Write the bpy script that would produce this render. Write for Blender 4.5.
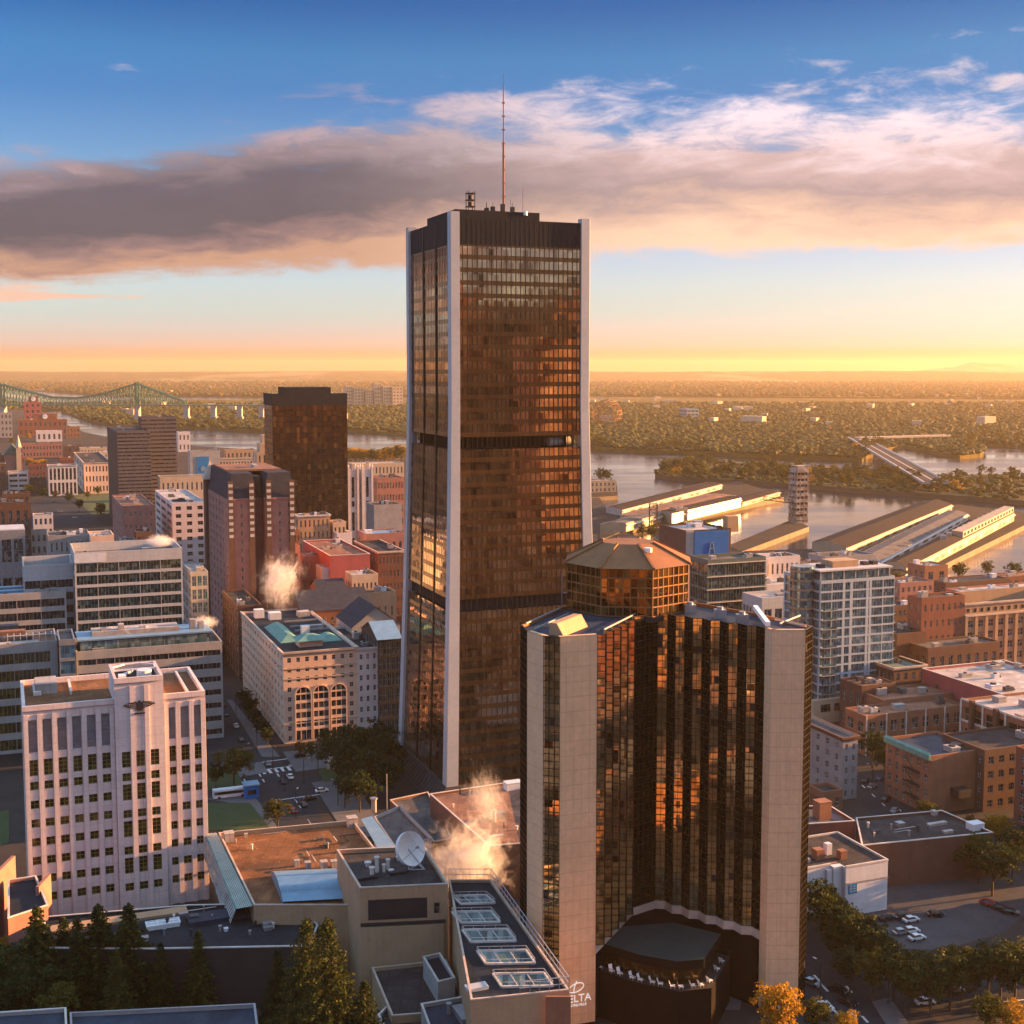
import bpy, math, random
import numpy as np
from mathutils import Vector, Matrix
rad = math.radians
for _o in list(bpy.data.objects): bpy.data.objects.remove(_o)
S = bpy.context.scene
COL = S.collection
# ---------------------------------------------------------------- camera
CAMZ = 140.0; F = 1300.0; TH = rad(5.3)
CY = 369.0 + F*math.tan(TH)
cam = bpy.data.objects.new('camera', bpy.data.cameras.new('camera'))
COL.objects.link(cam); S.camera = cam
cam.location = (0, 0, CAMZ); cam.rotation_euler = (math.pi/2-TH, 0, 0)
cam.data.sensor_width = 36; cam.data.lens = 36*F/1024
cam.data.shift_y = (CY-512)/1024
cam.data.clip_start = 1; cam.data.clip_end = 200000
S.render.resolution_x = S.render.resolution_y = 1024
# ---------------------------------------------------------------- light
SUN_AZ, SUN_EL = 73.0, 9.5
SUN_POWER, SKY_POWER = 4.6, 0.15
s_ = Vector((math.sin(rad(SUN_AZ))*math.cos(rad(SUN_EL)), math.cos(rad(SUN_AZ))*math.cos(rad(SUN_EL)), math.sin(rad(SUN_EL))))
sun = bpy.data.objects.new('sun', bpy.data.lights.new('sun', 'SUN'))
COL.objects.link(sun); sun.rotation_euler = s_.to_track_quat('Z', 'Y').to_euler()
sun.data.energy = SUN_POWER; sun.data.angle = rad(.5); sun.data.color = (1, .45, .145)
S.view_settings.view_transform = 'Standard'; S.view_settings.look = 'None'
S.view_settings.exposure = 2.72; S.view_settings.gamma = 1
S.view_settings.use_curve_mapping = False
S.cycles.use_denoising = True; S.cycles.max_bounces = 6; S.cycles.diffuse_bounces = 3
S.cycles.glossy_bounces = 3; S.cycles.transmission_bounces = 3; S.cycles.volume_bounces = 1
S.cycles.transparent_max_bounces = 8; S.cycles.caustics_reflective = False; S.cycles.caustics_refractive = False
S.cycles.sample_clamp_indirect = 4

class E:
    """a node socket with arithmetic"""
    def __init__(s, nt, v): s.nt, s.v = nt, v
    def op(s, o, *a):
        n = s.nt.nodes.new('ShaderNodeMath'); n.operation = o
        for i, x in enumerate((s,)+a):
            if isinstance(x, E): s.nt.links.new(x.v, n.inputs[i])
            else: n.inputs[i].default_value = x
        return E(s.nt, n.outputs[0])
    def __add__(s, o): return s.op('ADD', o)
    def __radd__(s, o): return s.op('ADD', o)
    def __sub__(s, o): return s.op('SUBTRACT', o)
    def __rsub__(s, o): return (s*-1)+o
    def __mul__(s, o): return s.op('MULTIPLY', o)
    def __rmul__(s, o): return s.op('MULTIPLY', o)
    def __truediv__(s, o): return s.op('DIVIDE', o)
    def floor(s): return s.op('FLOOR')
    def abs(s): return s.op('ABSOLUTE')
    def map(s, a, b, c=0., d=1., smooth=False):
        n = s.nt.nodes.new('ShaderNodeMapRange'); n.clamp = True
        if smooth: n.interpolation_type = 'SMOOTHSTEP'
        s.nt.links.new(s.v, n.inputs[0])
        for i, x in enumerate((a, b, c, d)):
            if isinstance(x, E): s.nt.links.new(x.v, n.inputs[i+1])
            else: n.inputs[i+1].default_value = x
        return E(s.nt, n.outputs[0])
def xyz(nt, x=0, y=0, z=0):
    n = nt.nodes.new('ShaderNodeCombineXYZ')
    for i, a in enumerate((x, y, z)):
        if isinstance(a, E): nt.links.new(a.v, n.inputs[i])
        else: n.inputs[i].default_value = a
    return n.outputs[0]
def sep(nt, sock):
    n = nt.nodes.new('ShaderNodeSeparateXYZ'); nt.links.new(sock, n.inputs[0])
    return [E(nt, o) for o in n.outputs]
def noise(nt, vec, scale=1., detail=4., rough=.55, dist=0., out=0):
    n = nt.nodes.new('ShaderNodeTexNoise'); nt.links.new(vec, n.inputs['Vector'])
    n.inputs['Scale'].default_value = scale; n.inputs['Detail'].default_value = detail
    n.inputs['Roughness'].default_value = rough; n.inputs['Distortion'].default_value = dist
    return E(nt, n.outputs[0]) if out == 0 else n.outputs[1]
def mixc(nt, f, a, b, mode='MIX'):
    n = nt.nodes.new('ShaderNodeMix'); n.data_type = 'RGBA'; n.blend_type = mode
    if isinstance(f, E): nt.links.new(f.v, n.inputs['Factor'])
    else: n.inputs['Factor'].default_value = f
    for k, x in ((6, a), (7, b)):
        if hasattr(x, 'links'): nt.links.new(x, n.inputs[k])
        else: n.inputs[k].default_value = (*x, 1)
    return n.outputs[2]
def ramp(nt, f, stops):
    n = nt.nodes.new('ShaderNodeValToRGB'); nt.links.new(f.v, n.inputs[0]); e = n.color_ramp.elements
    while len(e) < len(stops): e.new(.5)
    for el, (p, c) in zip(e, stops): el.position = p; el.color = (*c, 1)
    return n.outputs[0]
# ---------------------------------------------------------------- sky
W = bpy.data.worlds.new('World'); S.world = W; W.use_nodes = True
nt = W.node_tree; nt.nodes.clear()
sky = nt.nodes.new('ShaderNodeTexSky'); sky.sky_type = 'NISHITA'; sky.sun_disc = False
sky.sun_elevation = rad(SUN_EL); sky.sun_rotation = rad(SUN_AZ)
sky.altitude = 200; sky.air_density = 1.0; sky.dust_density = 1.6; sky.ozone_density = 2.0
tc = nt.nodes.new('ShaderNodeTexCoord')
dx, dy, dz = sep(nt, tc.outputs['Generated'])
el = dz.op('ARCSINE')*57.2958; az = dx.op('ARCTAN2', dy)*57.2958
# warm low sky turning to clean blue overhead
grade = ramp(nt, el.map(0, 20), [(0, (0.25, 0.082, 0.02)), (0.009, (0.25, 0.085, 0.022)), (0.024, (0.275, 0.18, 0.145)), (0.052, (0.29, 0.26, 0.39)), (0.085, (0.255, 0.26, 0.4)), (0.117, (0.22, 0.255, 0.365)), (0.15, (0.22, 0.245, 0.33)), (0.182, (0.22, 0.24, 0.32)), (0.246, (0.205, 0.215, 0.3)), (0.4, (0.105, 0.15, 0.215)), (0.57, (0.04, 0.105, 0.187)), (0.65, (0.032, 0.108, 0.182)), (0.75, (0.009, 0.069, 0.15)), (1, (0.006, 0.048, 0.125))])
skyc = mixc(nt, 1.0, sky.outputs[0], grade, 'MULTIPLY')
lift = az.map(-22, 22, 1.24, .84)
skyc = mixc(nt, 1.0, skyc, xyz(nt, lift, lift, lift), 'MULTIPLY')
skyc = mixc(nt, el.map(16, 32), skyc, mixc(nt, 1.0, sky.outputs[0], (1.0, .87, .76), 'MULTIPLY'))
bg1 = nt.nodes.new('ShaderNodeBackground'); nt.links.new(skyc, bg1.inputs[0]); bg1.inputs[1].default_value = SKY_POWER
# long stratus bank, darker to the left, torn and pink on its upper right
n1 = noise(nt, xyz(nt, az*.085, el*.42-az*.010, 0), 1.0, 9, .62, .35)
n2 = noise(nt, xyz(nt, az*.36, el*1.1, 3.7), 1.0, 9, .66, .6)
cen = az.map(-22, -2, 5.7, 7.9)+az.map(0, 22, 0, -.35)
upw = az.map(-22, -3, 3.2, 5.6)+az.map(8, 22, 0, -1.8)
dnw = az.map(-22, -4, 2.8, 4.0)+az.map(2, 22, 0, -1.1)
t = el-cen
up = t.map(0, upw, 1, 0); dn = (t*-1).map(0, dnw, 1, 0)
body = up*dn
soft = t.map(-.5, 1.5, 2.2, 1.0)
dens = (body*soft+(n1-.5)*2.0+(n2-.5)*1.1).map(.18, .72, 0, 1, True)
dens = dens*body.map(0, .10, 0, 1, True)
right = az.map(-10, 9, 0, 1, True)
shade = (t+(n1-.5)*4.5+(n2-.5)*2.6).map(-2.2, 3.2)
leftc = ramp(nt, shade, [(0, (.52, .30, .21)), (.16, (.25, .168, .175)), (.32, (.090, .091, .120)), (.62, (.110, .107, .142)), (.85, (.25, .20, .23)), (1, (.42, .32, .36))])
rightc = ramp(nt, shade, [(0, (.90, .62, .44)), (.2, (.70, .47, .37)), (.38, (.42, .315, .32)), (.56, (.60, .43, .42)), (.75, (.84, .66, .68)), (1, (.88, .74, .80))])
cloudc = mixc(nt, right, leftc, rightc)
# wisps: peach streaks low on the left, small white puffs high on the right
n3 = noise(nt, xyz(nt, az*.16, el*1.25, 9.1), 1.0, 7, .6, .4)
w1 = (n3+az.map(-22, -13, .22, -.12)+((el-3.0).abs()).map(0, 1.1, .06, -.35)).map(.56, .70, 0, .85, True)
w1 = w1*az.map(-60, -50, 0, 1)
n4 = noise(nt, xyz(nt, az*.22+el*.05, el*.62, 21.3), 1.0, 8, .62, .3)
w2 = (n4+az.map(2, 18, -.14, .06)+((el-12.0).abs()).map(.5, 4.5, .04, -.32)).map(.55, .74, 0, .8, True)
w2 = w2*az.map(60, 90, 1, 0)
bg2 = nt.nodes.new('ShaderNodeBackground'); nt.links.new(cloudc, bg2.inputs[0]); bg2.inputs[1].default_value = 0.175
bg3 = nt.nodes.new('ShaderNodeBackground'); bg3.inputs[0].default_value = (.85, .50, .36, 1); bg3.inputs[1].default_value = 0.168
bg4 = nt.nodes.new('ShaderNodeBackground'); bg4.inputs[0].default_value = (.80, .66, .68, 1); bg4.inputs[1].default_value = 0.175
last = bg1.outputs[0]
for f_, b_ in ((w2, bg4), (w1, bg3), (dens, bg2)):
    m = nt.nodes.new('ShaderNodeMixShader'); nt.links.new(f_.v, m.inputs[0]); nt.links.new(last, m.inputs[1]); nt.links.new(b_.outputs[0], m.inputs[2]); last = m.outputs[0]
wo = nt.nodes.new('ShaderNodeOutputWorld'); nt.links.new(last, wo.inputs[0])
# ---------------------------------------------------------------- pixel helpers (surveying the photograph)
ct, st = math.cos(TH), math.sin(TH)
def ray(px, py):
    u = (px-512)/F; v = (CY-py)/F
    return Vector((u, ct+v*st, -st+v*ct))
def pt(px, py, z=0.):
    d = ray(px, py); t = (z-CAMZ)/d.z; return Vector((d.x*t, d.y*t, z))
def pty(px, py, Y):
    d = ray(px, py); t = Y/d.y; return Vector((d.x*t, Y, CAMZ+d.z*t))
def proj(p):
    dep = p[1]*ct-(p[2]-CAMZ)*st; up = p[1]*st+(p[2]-CAMZ)*ct
    return 512+F*p[0]/dep, CY-F*up/dep
ALPHA = rad(21.5)                       # the street grid
e1 = Vector((math.cos(ALPHA), math.sin(ALPHA), 0)); e2 = Vector((-math.sin(ALPHA), math.cos(ALPHA), 0))
def along(P, e, px):
    """distance to go from P in direction e to reach image column px"""
    dep = P[1]*ct-(P[2]-CAMZ)*st; u = (px-512)/F
    return (u*dep-P[0])/(e[0]-u*e[1]*ct)
# ---------------------------------------------------------------- mesh builder
class MB:
    def __init__(s): s.v = []; s.f = []; s.m = []
    def q(s, *ps, m=0):
        b = len(s.v); s.v += [tuple(p) for p in ps]; s.f.append(tuple(range(b, b+len(ps)))); s.m.append(m)
    def box(s, x0, y0, z0, x1, y1, z1, m=0, bottom=True):
        b = len(s.v)
        s.v += [(x0,y0,z0),(x1,y0,z0),(x1,y1,z0),(x0,y1,z0),(x0,y0,z1),(x1,y0,z1),(x1,y1,z1),(x0,y1,z1)]
        fs = [(4,5,6,7),(0,1,5,4),(1,2,6,5),(2,3,7,6),(3,0,4,7)]+([(3,2,1,0)] if bottom else [])
        for f in fs: s.f.append(tuple(b+i for i in f)); s.m.append(m)
        return s
    def prism(s, poly, z0, z1, m=0, mtop=None, bottom=False, scale=1.0):
        n = len(poly); b = len(s.v)
        if sum(poly[i][0]*poly[(i+1)%n][1]-poly[(i+1)%n][0]*poly[i][1] for i in range(n)) < 0: poly = poly[::-1]
        cx = sum(p[0] for p in poly)/n; cy = sum(p[1] for p in poly)/n
        s.v += [(p[0], p[1], z0) for p in poly]+[(cx+(p[0]-cx)*scale, cy+(p[1]-cy)*scale, z1) for p in poly]
        for i in range(n):
            j = (i+1) % n; s.f.append((b+i, b+j, b+n+j, b+n+i)); s.m.append(m)
        s.f.append(tuple(b+n+i for i in range(n))); s.m.append(m if mtop is None else mtop)
        if bottom: s.f.append(tuple(b+i for i in reversed(range(n)))); s.m.append(m)
        return s
    def cyl(s, x, y, z0, z1, r0, r1=None, n=12, m=0):
        r1 = r0 if r1 is None else r1; b = len(s.v)
        for r, z in ((r0, z0), (r1, z1)):
            s.v += [(x+r*math.cos(2*math.pi*i/n), y+r*math.sin(2*math.pi*i/n), z) for i in range(n)]
        for i in range(n): s.f.append((b+i, b+(i+1)%n, b+n+(i+1)%n, b+n+i)); s.m.append(m)
        s.f.append(tuple(b+n+i for i in range(n))); s.m.append(m)
        return s
    def bar(s, p, q, r, n=4, m=0):
        p = Vector(p); q = Vector(q); d = (q-p).normalized()
        a = d.cross(Vector((0,0,1)) if abs(d.z) < .9 else Vector((1,0,0))).normalized(); c = d.cross(a); b = len(s.v)
        for o in (p, q):
            for i in range(n):
                w = 2*math.pi*(i+.5)/n; s.v.append(tuple(o+a*r*math.cos(w)+c*r*math.sin(w)))
        for i in range(n): s.f.append((b+i, b+(i+1)%n, b+n+(i+1)%n, b+n+i)); s.m.append(m)
        s.f.append(tuple(b+i for i in reversed(range(n)))); s.f.append(tuple(b+n+i for i in range(n))); s.m += [m, m]
        return s
    def mesh(s, name, mats):
        me = bpy.data.meshes.new(name); me.from_pydata(s.v, [], s.f)
        for m in (mats if isinstance(mats, (list, tuple)) else [mats]): me.materials.append(M[m] if isinstance(m, str) else m)
        if any(s.m): me.polygons.foreach_set('material_index', s.m)
        me.update(); return me
    def build(s, name, mats, parent=None, loc=(0,0,0), rz=0, smooth=False):
        me = s.mesh(name, mats)
        if smooth: me.polygons.foreach_set('use_smooth', [True]*len(me.polygons))
        return link(name, me, parent, loc, rz)
def link(name, data, parent=None, loc=(0,0,0), rz=0):
    o = bpy.data.objects.new(name, data); COL.objects.link(o); o.location = loc
    o.rotation_euler = (0, 0, rz); o.parent = parent; return o
def empty(name, label, cat, loc=(0,0,0), rz=0, group=None):
    o = link(name, None, None, loc, rz); o.empty_display_size = 2; return tag(o, label, cat, group)
def tag(o, label, cat, group=None):
    o['label'] = label; o['category'] = cat
    if group: o['group'] = group
    return o
def struct(o): o['kind'] = 'structure'; return o
KIDS = {}
def copy_thing(root, loc, rz=0, label=None, group=None, scale=None):
    if root.name not in KIDS: KIDS[root.name] = [(c, list(c.children)) for c in root.children]
    r = root.copy(); COL.objects.link(r); r.location = loc; r.rotation_euler = (0, 0, rz)
    if scale: r.scale = scale if not isinstance(scale, (int, float)) else (scale,)*3
    if label: r['label'] = label
    if group: r['group'] = group
    for c, gs in KIDS[root.name]:
        k = c.copy(); COL.objects.link(k); k.parent = r
        for g in gs:
            h = g.copy(); COL.objects.link(h); h.parent = k
    return r
# ---------------------------------------------------------------- materials
M = {}
def new_mat(name):
    m = bpy.data.materials.new(name); m.use_nodes = True; M[name] = m
    return m, m.node_tree, m.node_tree.nodes['Principled BSDF']
def mk(name, col, col2=None, scale=.25, rough=.85, metal=0., streak=0., joint=None, bump=0., spec=.4, lo=.38, hi=.62, seam=0):
    """weathered matte surface: two tones mixed by noise, faint vertical streaks, optional panel joints (du, dz)"""
    m, nt, b = new_mat(name)
    tc = nt.nodes.new('ShaderNodeTexCoord'); co = tc.outputs['Object']
    col2 = col2 or tuple(c*.72 for c in col)
    n = noise(nt, co, scale, 6, .62)
    c = mixc(nt, n.map(lo, hi), col, col2)
    fine = noise(nt, co, scale*9, 3, .6)
    c = mixc(nt, fine.map(.3, .7, 0, .30), c, tuple(x*.55 for x in col))
    if streak:
        x, y, z = sep(nt, co)
        sn = noise(nt, xyz(nt, x*1.3, y*1.3, z*.06), 1., 4, .6)
        c = mixc(nt, sn.map(.50, .75, 0, streak), c, tuple(v*.4 for v in col))
    if joint:
        x, y, z = sep(nt, co)
        fu = (((x+y)/joint[0]).op('FRACT')-.5).abs().map(.46, .49); fz = ((z/joint[1]).op('FRACT')-.5).abs().map(.46, .49)
        c = mixc(nt, fu.op('MAXIMUM', fz)*.35, c, tuple(v*.35 for v in col))
    if seam:
        x, y, z = sep(nt, co); pond = noise(nt, co, .09, 5, .6, 1.2)
        c = mixc(nt, pond.map(.52, .60, 0, .55), c, tuple(v*.45 for v in col)); c = mixc(nt, pond.map(.44, .36, 0, .5), c, tuple(min(.6, v*1.7) for v in col))
        ln = ((x/seam).op('FRACT')-.5).abs().map(.468, .482).op('MAXIMUM', ((y/(seam*3.1)).op('FRACT')-.5).abs().map(.488, .494))
        c = mixc(nt, ln*.55, c, tuple(v*.4 for v in col))
        sp = noise(nt, co, .8, 2, .5); c = mixc(nt, sp.map(.68, .72, 0, .5), c, tuple(min(.6, v*2.2) for v in col))
    nt.links.new(c, b.inputs['Base Color'])
    b.inputs['Roughness'].default_value = rough; b.inputs['Metallic'].default_value = metal; b.inputs['Specular IOR Level'].default_value = spec
    if bump:
        bm = nt.nodes.new('ShaderNodeBump'); bm.inputs['Strength'].default_value = bump; bm.inputs['Distance'].default_value = .3
        nt.links.new(fine.v, bm.inputs['Height']); nt.links.new(bm.outputs[0], b.inputs['Normal'])
    return m
def pane_normal(nt, b, co, du, dz, amt, zoff=0., col=None, colv=None, rough=None):
    """every pane of a curtain wall sits at its own small tilt and takes its own tone"""
    x, y, z = sep(nt, co)
    cell = xyz(nt, ((x+y)/du).floor(), ((z-zoff)/dz).floor(), ((x-y)/du/7).floor())
    wn = nt.nodes.new('ShaderNodeTexWhiteNoise'); nt.links.new(cell, wn.inputs['Vector'])
    r, g, bl = sep(nt, wn.outputs['Color'])
    geo = nt.nodes.new('ShaderNodeNewGeometry')
    off = xyz(nt, (r-.5)*amt, (g-.5)*amt, (bl-.5)*amt)
    wav = noise(nt, co, .35, 2, .5, 0, 1)
    va = nt.nodes.new('ShaderNodeVectorMath'); va.operation = 'ADD'; nt.links.new(geo.outputs['Normal'], va.inputs[0]); nt.links.new(off, va.inputs[1])
    sc = nt.nodes.new('ShaderNodeVectorMath'); sc.operation = 'MULTIPLY_ADD'; nt.links.new(wav, sc.inputs[0]); sc.inputs[1].default_value = (amt*.8,)*3; sc.inputs[2].default_value = (-amt*.4,)*3
    vb = nt.nodes.new('ShaderNodeVectorMath'); vb.operation = 'ADD'; nt.links.new(va.outputs[0], vb.inputs[0]); nt.links.new(sc.outputs[0], vb.inputs[1])
    vn = nt.nodes.new('ShaderNodeVectorMath'); vn.operation = 'NORMALIZE'; nt.links.new(vb.outputs[0], vn.inputs[0])
    nt.links.new(vn.outputs[0], b.inputs['Normal'])
    if col: nt.links.new(mixc(nt, wn_val(nt, wn), col, colv or col), b.inputs['Base Color'])
    return wn
def wn_val(nt, wn): return E(nt, wn.outputs['Value'])
def curtain(name, stops, du, dz, amt, metal=.85, rough=.06, zoff=0.):
    m, nt, b = new_mat(name); co = nt.nodes.new('ShaderNodeTexCoord').outputs['Object']
    wn = pane_normal(nt, b, co, du, dz, amt, zoff)
    nt.links.new(ramp(nt, wn_val(nt, wn), stops), b.inputs['Base Color'])
    b.inputs['Metallic'].default_value = metal; b.inputs['Roughness'].default_value = rough
    return m
def window_glass(name, stops, rough=.07, metal=.35, amt=.03):
    """single window panes: tone picked per window object"""
    m, nt, b = new_mat(name); oi = nt.nodes.new('ShaderNodeObjectInfo')
    co = nt.nodes.new('ShaderNodeTexCoord').outputs['Object']
    x, y, z = sep(nt, co)
    wn = nt.nodes.new('ShaderNodeTexWhiteNoise'); nt.links.new(xyz(nt, E(nt, oi.outputs['Random'])*91., (x/1.1).floor(), (z/1.6).floor()), wn.inputs['Vector'])
    nt.links.new(ramp(nt, wn_val(nt, wn), stops), b.inputs['Base Color'])
    b.inputs['Roughness'].default_value = rough; b.inputs['Metallic'].default_value = metal; b.inputs['IOR'].default_value = 1.7
    n = noise(nt, co, .8, 2, .5); bm = nt.nodes.new('ShaderNodeBump'); bm.inputs['Strength'].default_value = .05
    nt.links.new(n.v, bm.inputs['Height']); nt.links.new(bm.outputs[0], b.inputs['Normal'])
    return m
window_glass('glass', [(0, (.02, .024, .03)), (.55, (.035, .04, .045)), (.72, (.10, .10, .095)), (.9, (.22, .19, .15)), (1, (.3, .27, .22))])
window_glass('glass_green', [(0, (.02, .035, .03)), (.5, (.04, .065, .055)), (.75, (.09, .14, .12)), (1, (.25, .27, .2))], metal=.5)
window_glass('glass_teal', [(0, (.05, .11, .13)), (.5, (.13, .24, .27)), (1, (.30, .42, .44))], metal=.5)
window_glass('glass_dark', [(0, (.012, .012, .014)), (.7, (.03, .028, .028)), (1, (.12, .09, .06))], metal=.3)
window_glass('glass_olive', [(0, (.03, .028, .008)), (.5, (.06, .05, .015)), (.8, (.14, .11, .03)), (1, (.03, .035, .03))], metal=.3)
def bronze():
    m, nt, b = new_mat('bronze_glass'); co = nt.nodes.new('ShaderNodeTexCoord').outputs['Object']
    wn = pane_normal(nt, b, co, 1.72, 4.05, .007); x, y, z = sep(nt, co)
    cl = noise(nt, xyz(nt, ((x+y)/1.72).floor()*.16, ((z-.6)/4.05).floor()*.9, (x-y)*.02), 1., 3, .6)
    v = E(nt, wn.outputs['Value'])*.42+cl.map(.30, .70)*.58
    nt.links.new(ramp(nt, v, [(.10, (.06, .04, .03)), (.30, (.22, .135, .09)), (.50, (.37, .255, .175)), (.72, (.44, .32, .22)), (.86, (.60, .45, .30)), (1, (.80, .62, .40))]), b.inputs['Base Color'])
    b.inputs['Metallic'].default_value = .93; b.inputs['Roughness'].default_value = .04
bronze()
curtain('bronze_dark', [(0, (.12, .07, .032)), (.6, (.15, .088, .04)), (1, (.19, .11, .05))], 1.72, 4.05, .012, .7, .2)
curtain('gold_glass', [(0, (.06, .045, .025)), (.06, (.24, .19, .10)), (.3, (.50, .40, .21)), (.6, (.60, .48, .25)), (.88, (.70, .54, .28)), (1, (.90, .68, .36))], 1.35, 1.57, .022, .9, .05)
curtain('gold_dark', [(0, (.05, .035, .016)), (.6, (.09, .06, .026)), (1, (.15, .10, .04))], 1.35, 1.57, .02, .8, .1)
curtain('amber_glass', [(0, (.05, .028, .012)), (.5, (.17, .095, .035)), (1, (.42, .25, .085))], 1.6, 3.1, .05, .9, .06)
curtain('maroon_glass', [(0, (.05, .022, .014)), (.6, (.10, .045, .025)), (.9, (.17, .08, .035)), (1, (.34, .2, .08))], 2.4, 3.7, .03, .7, .12)
mk('mullion', (.022, .018, .015), rough=.45, metal=.5)
mk('pylon', (.50, .53, .56), (.44, .47, .51), .08, .5, joint=(1e6, 4.05), spec=.5)
mk('louver', (.016, .021, .028), rough=.75, spec=.1)
mk('fin_concrete', (.70, .455, .265), (.62, .40, .23), .10, .8, streak=.25, joint=(2.2, 3.14))
mk('pink_stone', (.66, .565, .545), (.57, .48, .465), .15, .8, streak=.18, joint=(3.4, 2.2))
mk('slate_panel', (.20, .20, .22), rough=.6)
mk('peach_stone', (.72, .50, .37), (.64, .43, .31), .2, .85, streak=.2)
mk('white_stone', (.62, .56, .54), (.55, .49, .47), .2, .85, streak=.2)
mk('beige_stone', (.50, .38, .27), (.44, .33, .23), .2, .85, streak=.2)
mk('grey_stone', (.30, .29, .28), (.24, .23, .23), .2, .85, streak=.2)
mk('slab_stone', (.115, .10, .105), (.10, .086, .09), .1, .8, joint=(4., 3.4))
mk('concrete', (.36, .34, .32), (.28, .27, .26), .2, .85, streak=.25)
mk('pale_panel', (.46, .46, .46), (.40, .40, .41), .1, .6, joint=(3.5, 2.1))
mk('brick_red', (.22, .075, .05), (.165, .058, .04), .25, .9, streak=.2)
mk('brick_brown', (.125, .062, .042), (.095, .047, .033), .25, .9, streak=.2)
mk('brick_rose', (.33, .155, .125), (.27, .12, .10), .25, .9, streak=.15)
mk('brick_orange', (.28, .125, .07), (.22, .095, .055), .25, .9, streak=.2)
mk('red_paint', (.36, .085, .085), (.28, .07, .07), .12, .8, streak=.3)
mk('tan_brick', (.40, .26, .15), (.34, .22, .13), .2, .9, streak=.25)
mk('white_paint', (.66, .66, .68), (.56, .57, .6), .3, .7, streak=.2)
mk('trim', (.60, .55, .50), rough=.7)
mk('stone_trim', (.52, .42, .34), rough=.8)
mk('frame_olive', (.28, .24, .07), rough=.6)
mk('frame_dark', (.05, .05, .05), rough=.5)
mk('frame_white', (.5, .48, .45), rough=.5)
mk('tar', (.032, .031, .033), (.06, .056, .055), .12, .95, bump=.2, seam=3.6, spec=.12)
mk('gravel_roof', (.20, .095, .045), (.15, .07, .035), .15, .95, bump=.3, seam=3.6, spec=.12)
mk('roof_grey', (.085, .082, .085), (.125, .115, .11), .12, .95, seam=3.6, spec=.12)
mk('roof_pale', (.42, .38, .35), (.30, .27, .26), .15, .9, seam=3.6, spec=.12)
mk('roof_blue', (.022, .036, .06), (.036, .05, .07), .15, .6, seam=3.6, spec=.12)
mk('roof_navy', (.012, .018, .025), (.022, .029, .037), .15, .75, seam=3.6, spec=.12)
mk('roof_rust', (.25, .13, .085), (.17, .095, .07), .15, .9, seam=3.6, spec=.12)
mk('pavilion_felt', (.030, .042, .040), (.042, .054, .05), .2, .9, spec=.15)
mk('copper', (.13, .30, .25), (.09, .22, .19), .4, .7)
mk('copper_dark', (.05, .10, .085), (.07, .12, .10), .3, .8)
mk('slate', (.045, .046, .058), (.032, .034, .042), .4, .7, spec=.08)
mk('metal', (.36, .37, .39), (.28, .29, .31), .5, .45, metal=.6)
mk('metal_dark', (.03, .03, .034), rough=.6, spec=.2)
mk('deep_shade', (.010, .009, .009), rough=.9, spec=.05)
mk('blue_metal', (.20, .34, .46), (.16, .28, .38), .3, .45, metal=.3)
mk('brown_metal', (.27, .12, .045), (.20, .09, .034), .15, .6, spec=.2)
mk('blue_board', (.004, .13, .42), (.004, .11, .36), .2, .7, spec=.1)
mk('teal_frame', (.075, .115, .10), (.06, .095, .085), .2, .5)
mk('cyan_board', (.006, .20, .46), (.006, .16, .38), .2, .7, spec=.1)
mk('green_steel', (.06, .20, .13), (.05, .16, .11), .05, .6)
mk('white_plastic', (.85, .84, .82), (.82, .81, .79), rough=.5)
mk('condo_panel', (.36, .44, .49), (.31, .39, .44), .1, .5, streak=.15)
mk('dark_stone', (.03, .026, .025), (.022, .019, .018), .15, .8)
mk('quay_deck', (.045, .037, .03), (.032, .026, .022), .03, .95, spec=.08)
mk('wood_floor', (.05, .05, .022), (.08, .065, .03), .02, .95, spec=.08)
mk('asphalt', (.028, .032, .038), (.04, .043, .048), .06, .92, spec=.08)
mk('pavement', (.14, .14, .145), (.105, .105, .11), .15, .9, joint=(3., 1e6))
mk('lot', (.05, .053, .06), (.075, .077, .083), .06, .95, spec=.08)
mk('line_paint', (.62, .62, .60), (.45, .45, .44), .8, .8)
mk('lawn', (.024, .048, .010), (.036, .06, .014), .15, .95, bump=.4)
mk('city_floor', (.032, .030, .029), (.052, .045, .040), .02, .95, spec=.08)
mk('quay_stone', (.20, .15, .095), (.14, .105, .07), .08, .9, streak=.3)
mk('shed_wall', (.34, .28, .20), (.27, .22, .155), .08, .6, streak=.3, spec=.2)
mk('shed_bright', (.92, .9, .85), (.9, .88, .83), rough=.36, metal=.95)
mk('shed_roof', (.030, .022, .018), (.022, .016, .013), .05, .8, spec=.08)
mk('rust_tower', (.38, .33, .29), (.17, .115, .085), .22, .9, lo=.44, hi=.56)
mk('shore', (.12, .085, .05), (.08, .06, .036), .02, .95, spec=.08)
mk('bed', (.04, .04, .035), rough=.9)
mk('bark', (.06, .045, .032), rough=.9)
mk('car_black', (.02, .02, .022), rough=.25, spec=.6); mk('car_white', (.7, .7, .7), (.66, .66, .66), rough=.25, spec=.6)
mk('car_silver', (.38, .40, .42), (.36, .38, .40), rough=.25, metal=.5); mk('car_red', (.34, .03, .025), rough=.25, spec=.6)
mk('car_blue', (.04, .07, .16), rough=.25, spec=.6); mk('tyre', (.02, .02, .02)); mk('headlight', (.7, .7, .66), rough=.2)
mk('taillight', (.35, .02, .02), rough=.3)
m, nt, b = new_mat('lit_letter'); b.inputs['Base Color'].default_value = (.85, .85, .85, 1); b.inputs['Emission Color'].default_value = (1, .97, .92, 1); b.inputs['Emission Strength'].default_value = .06
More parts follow.
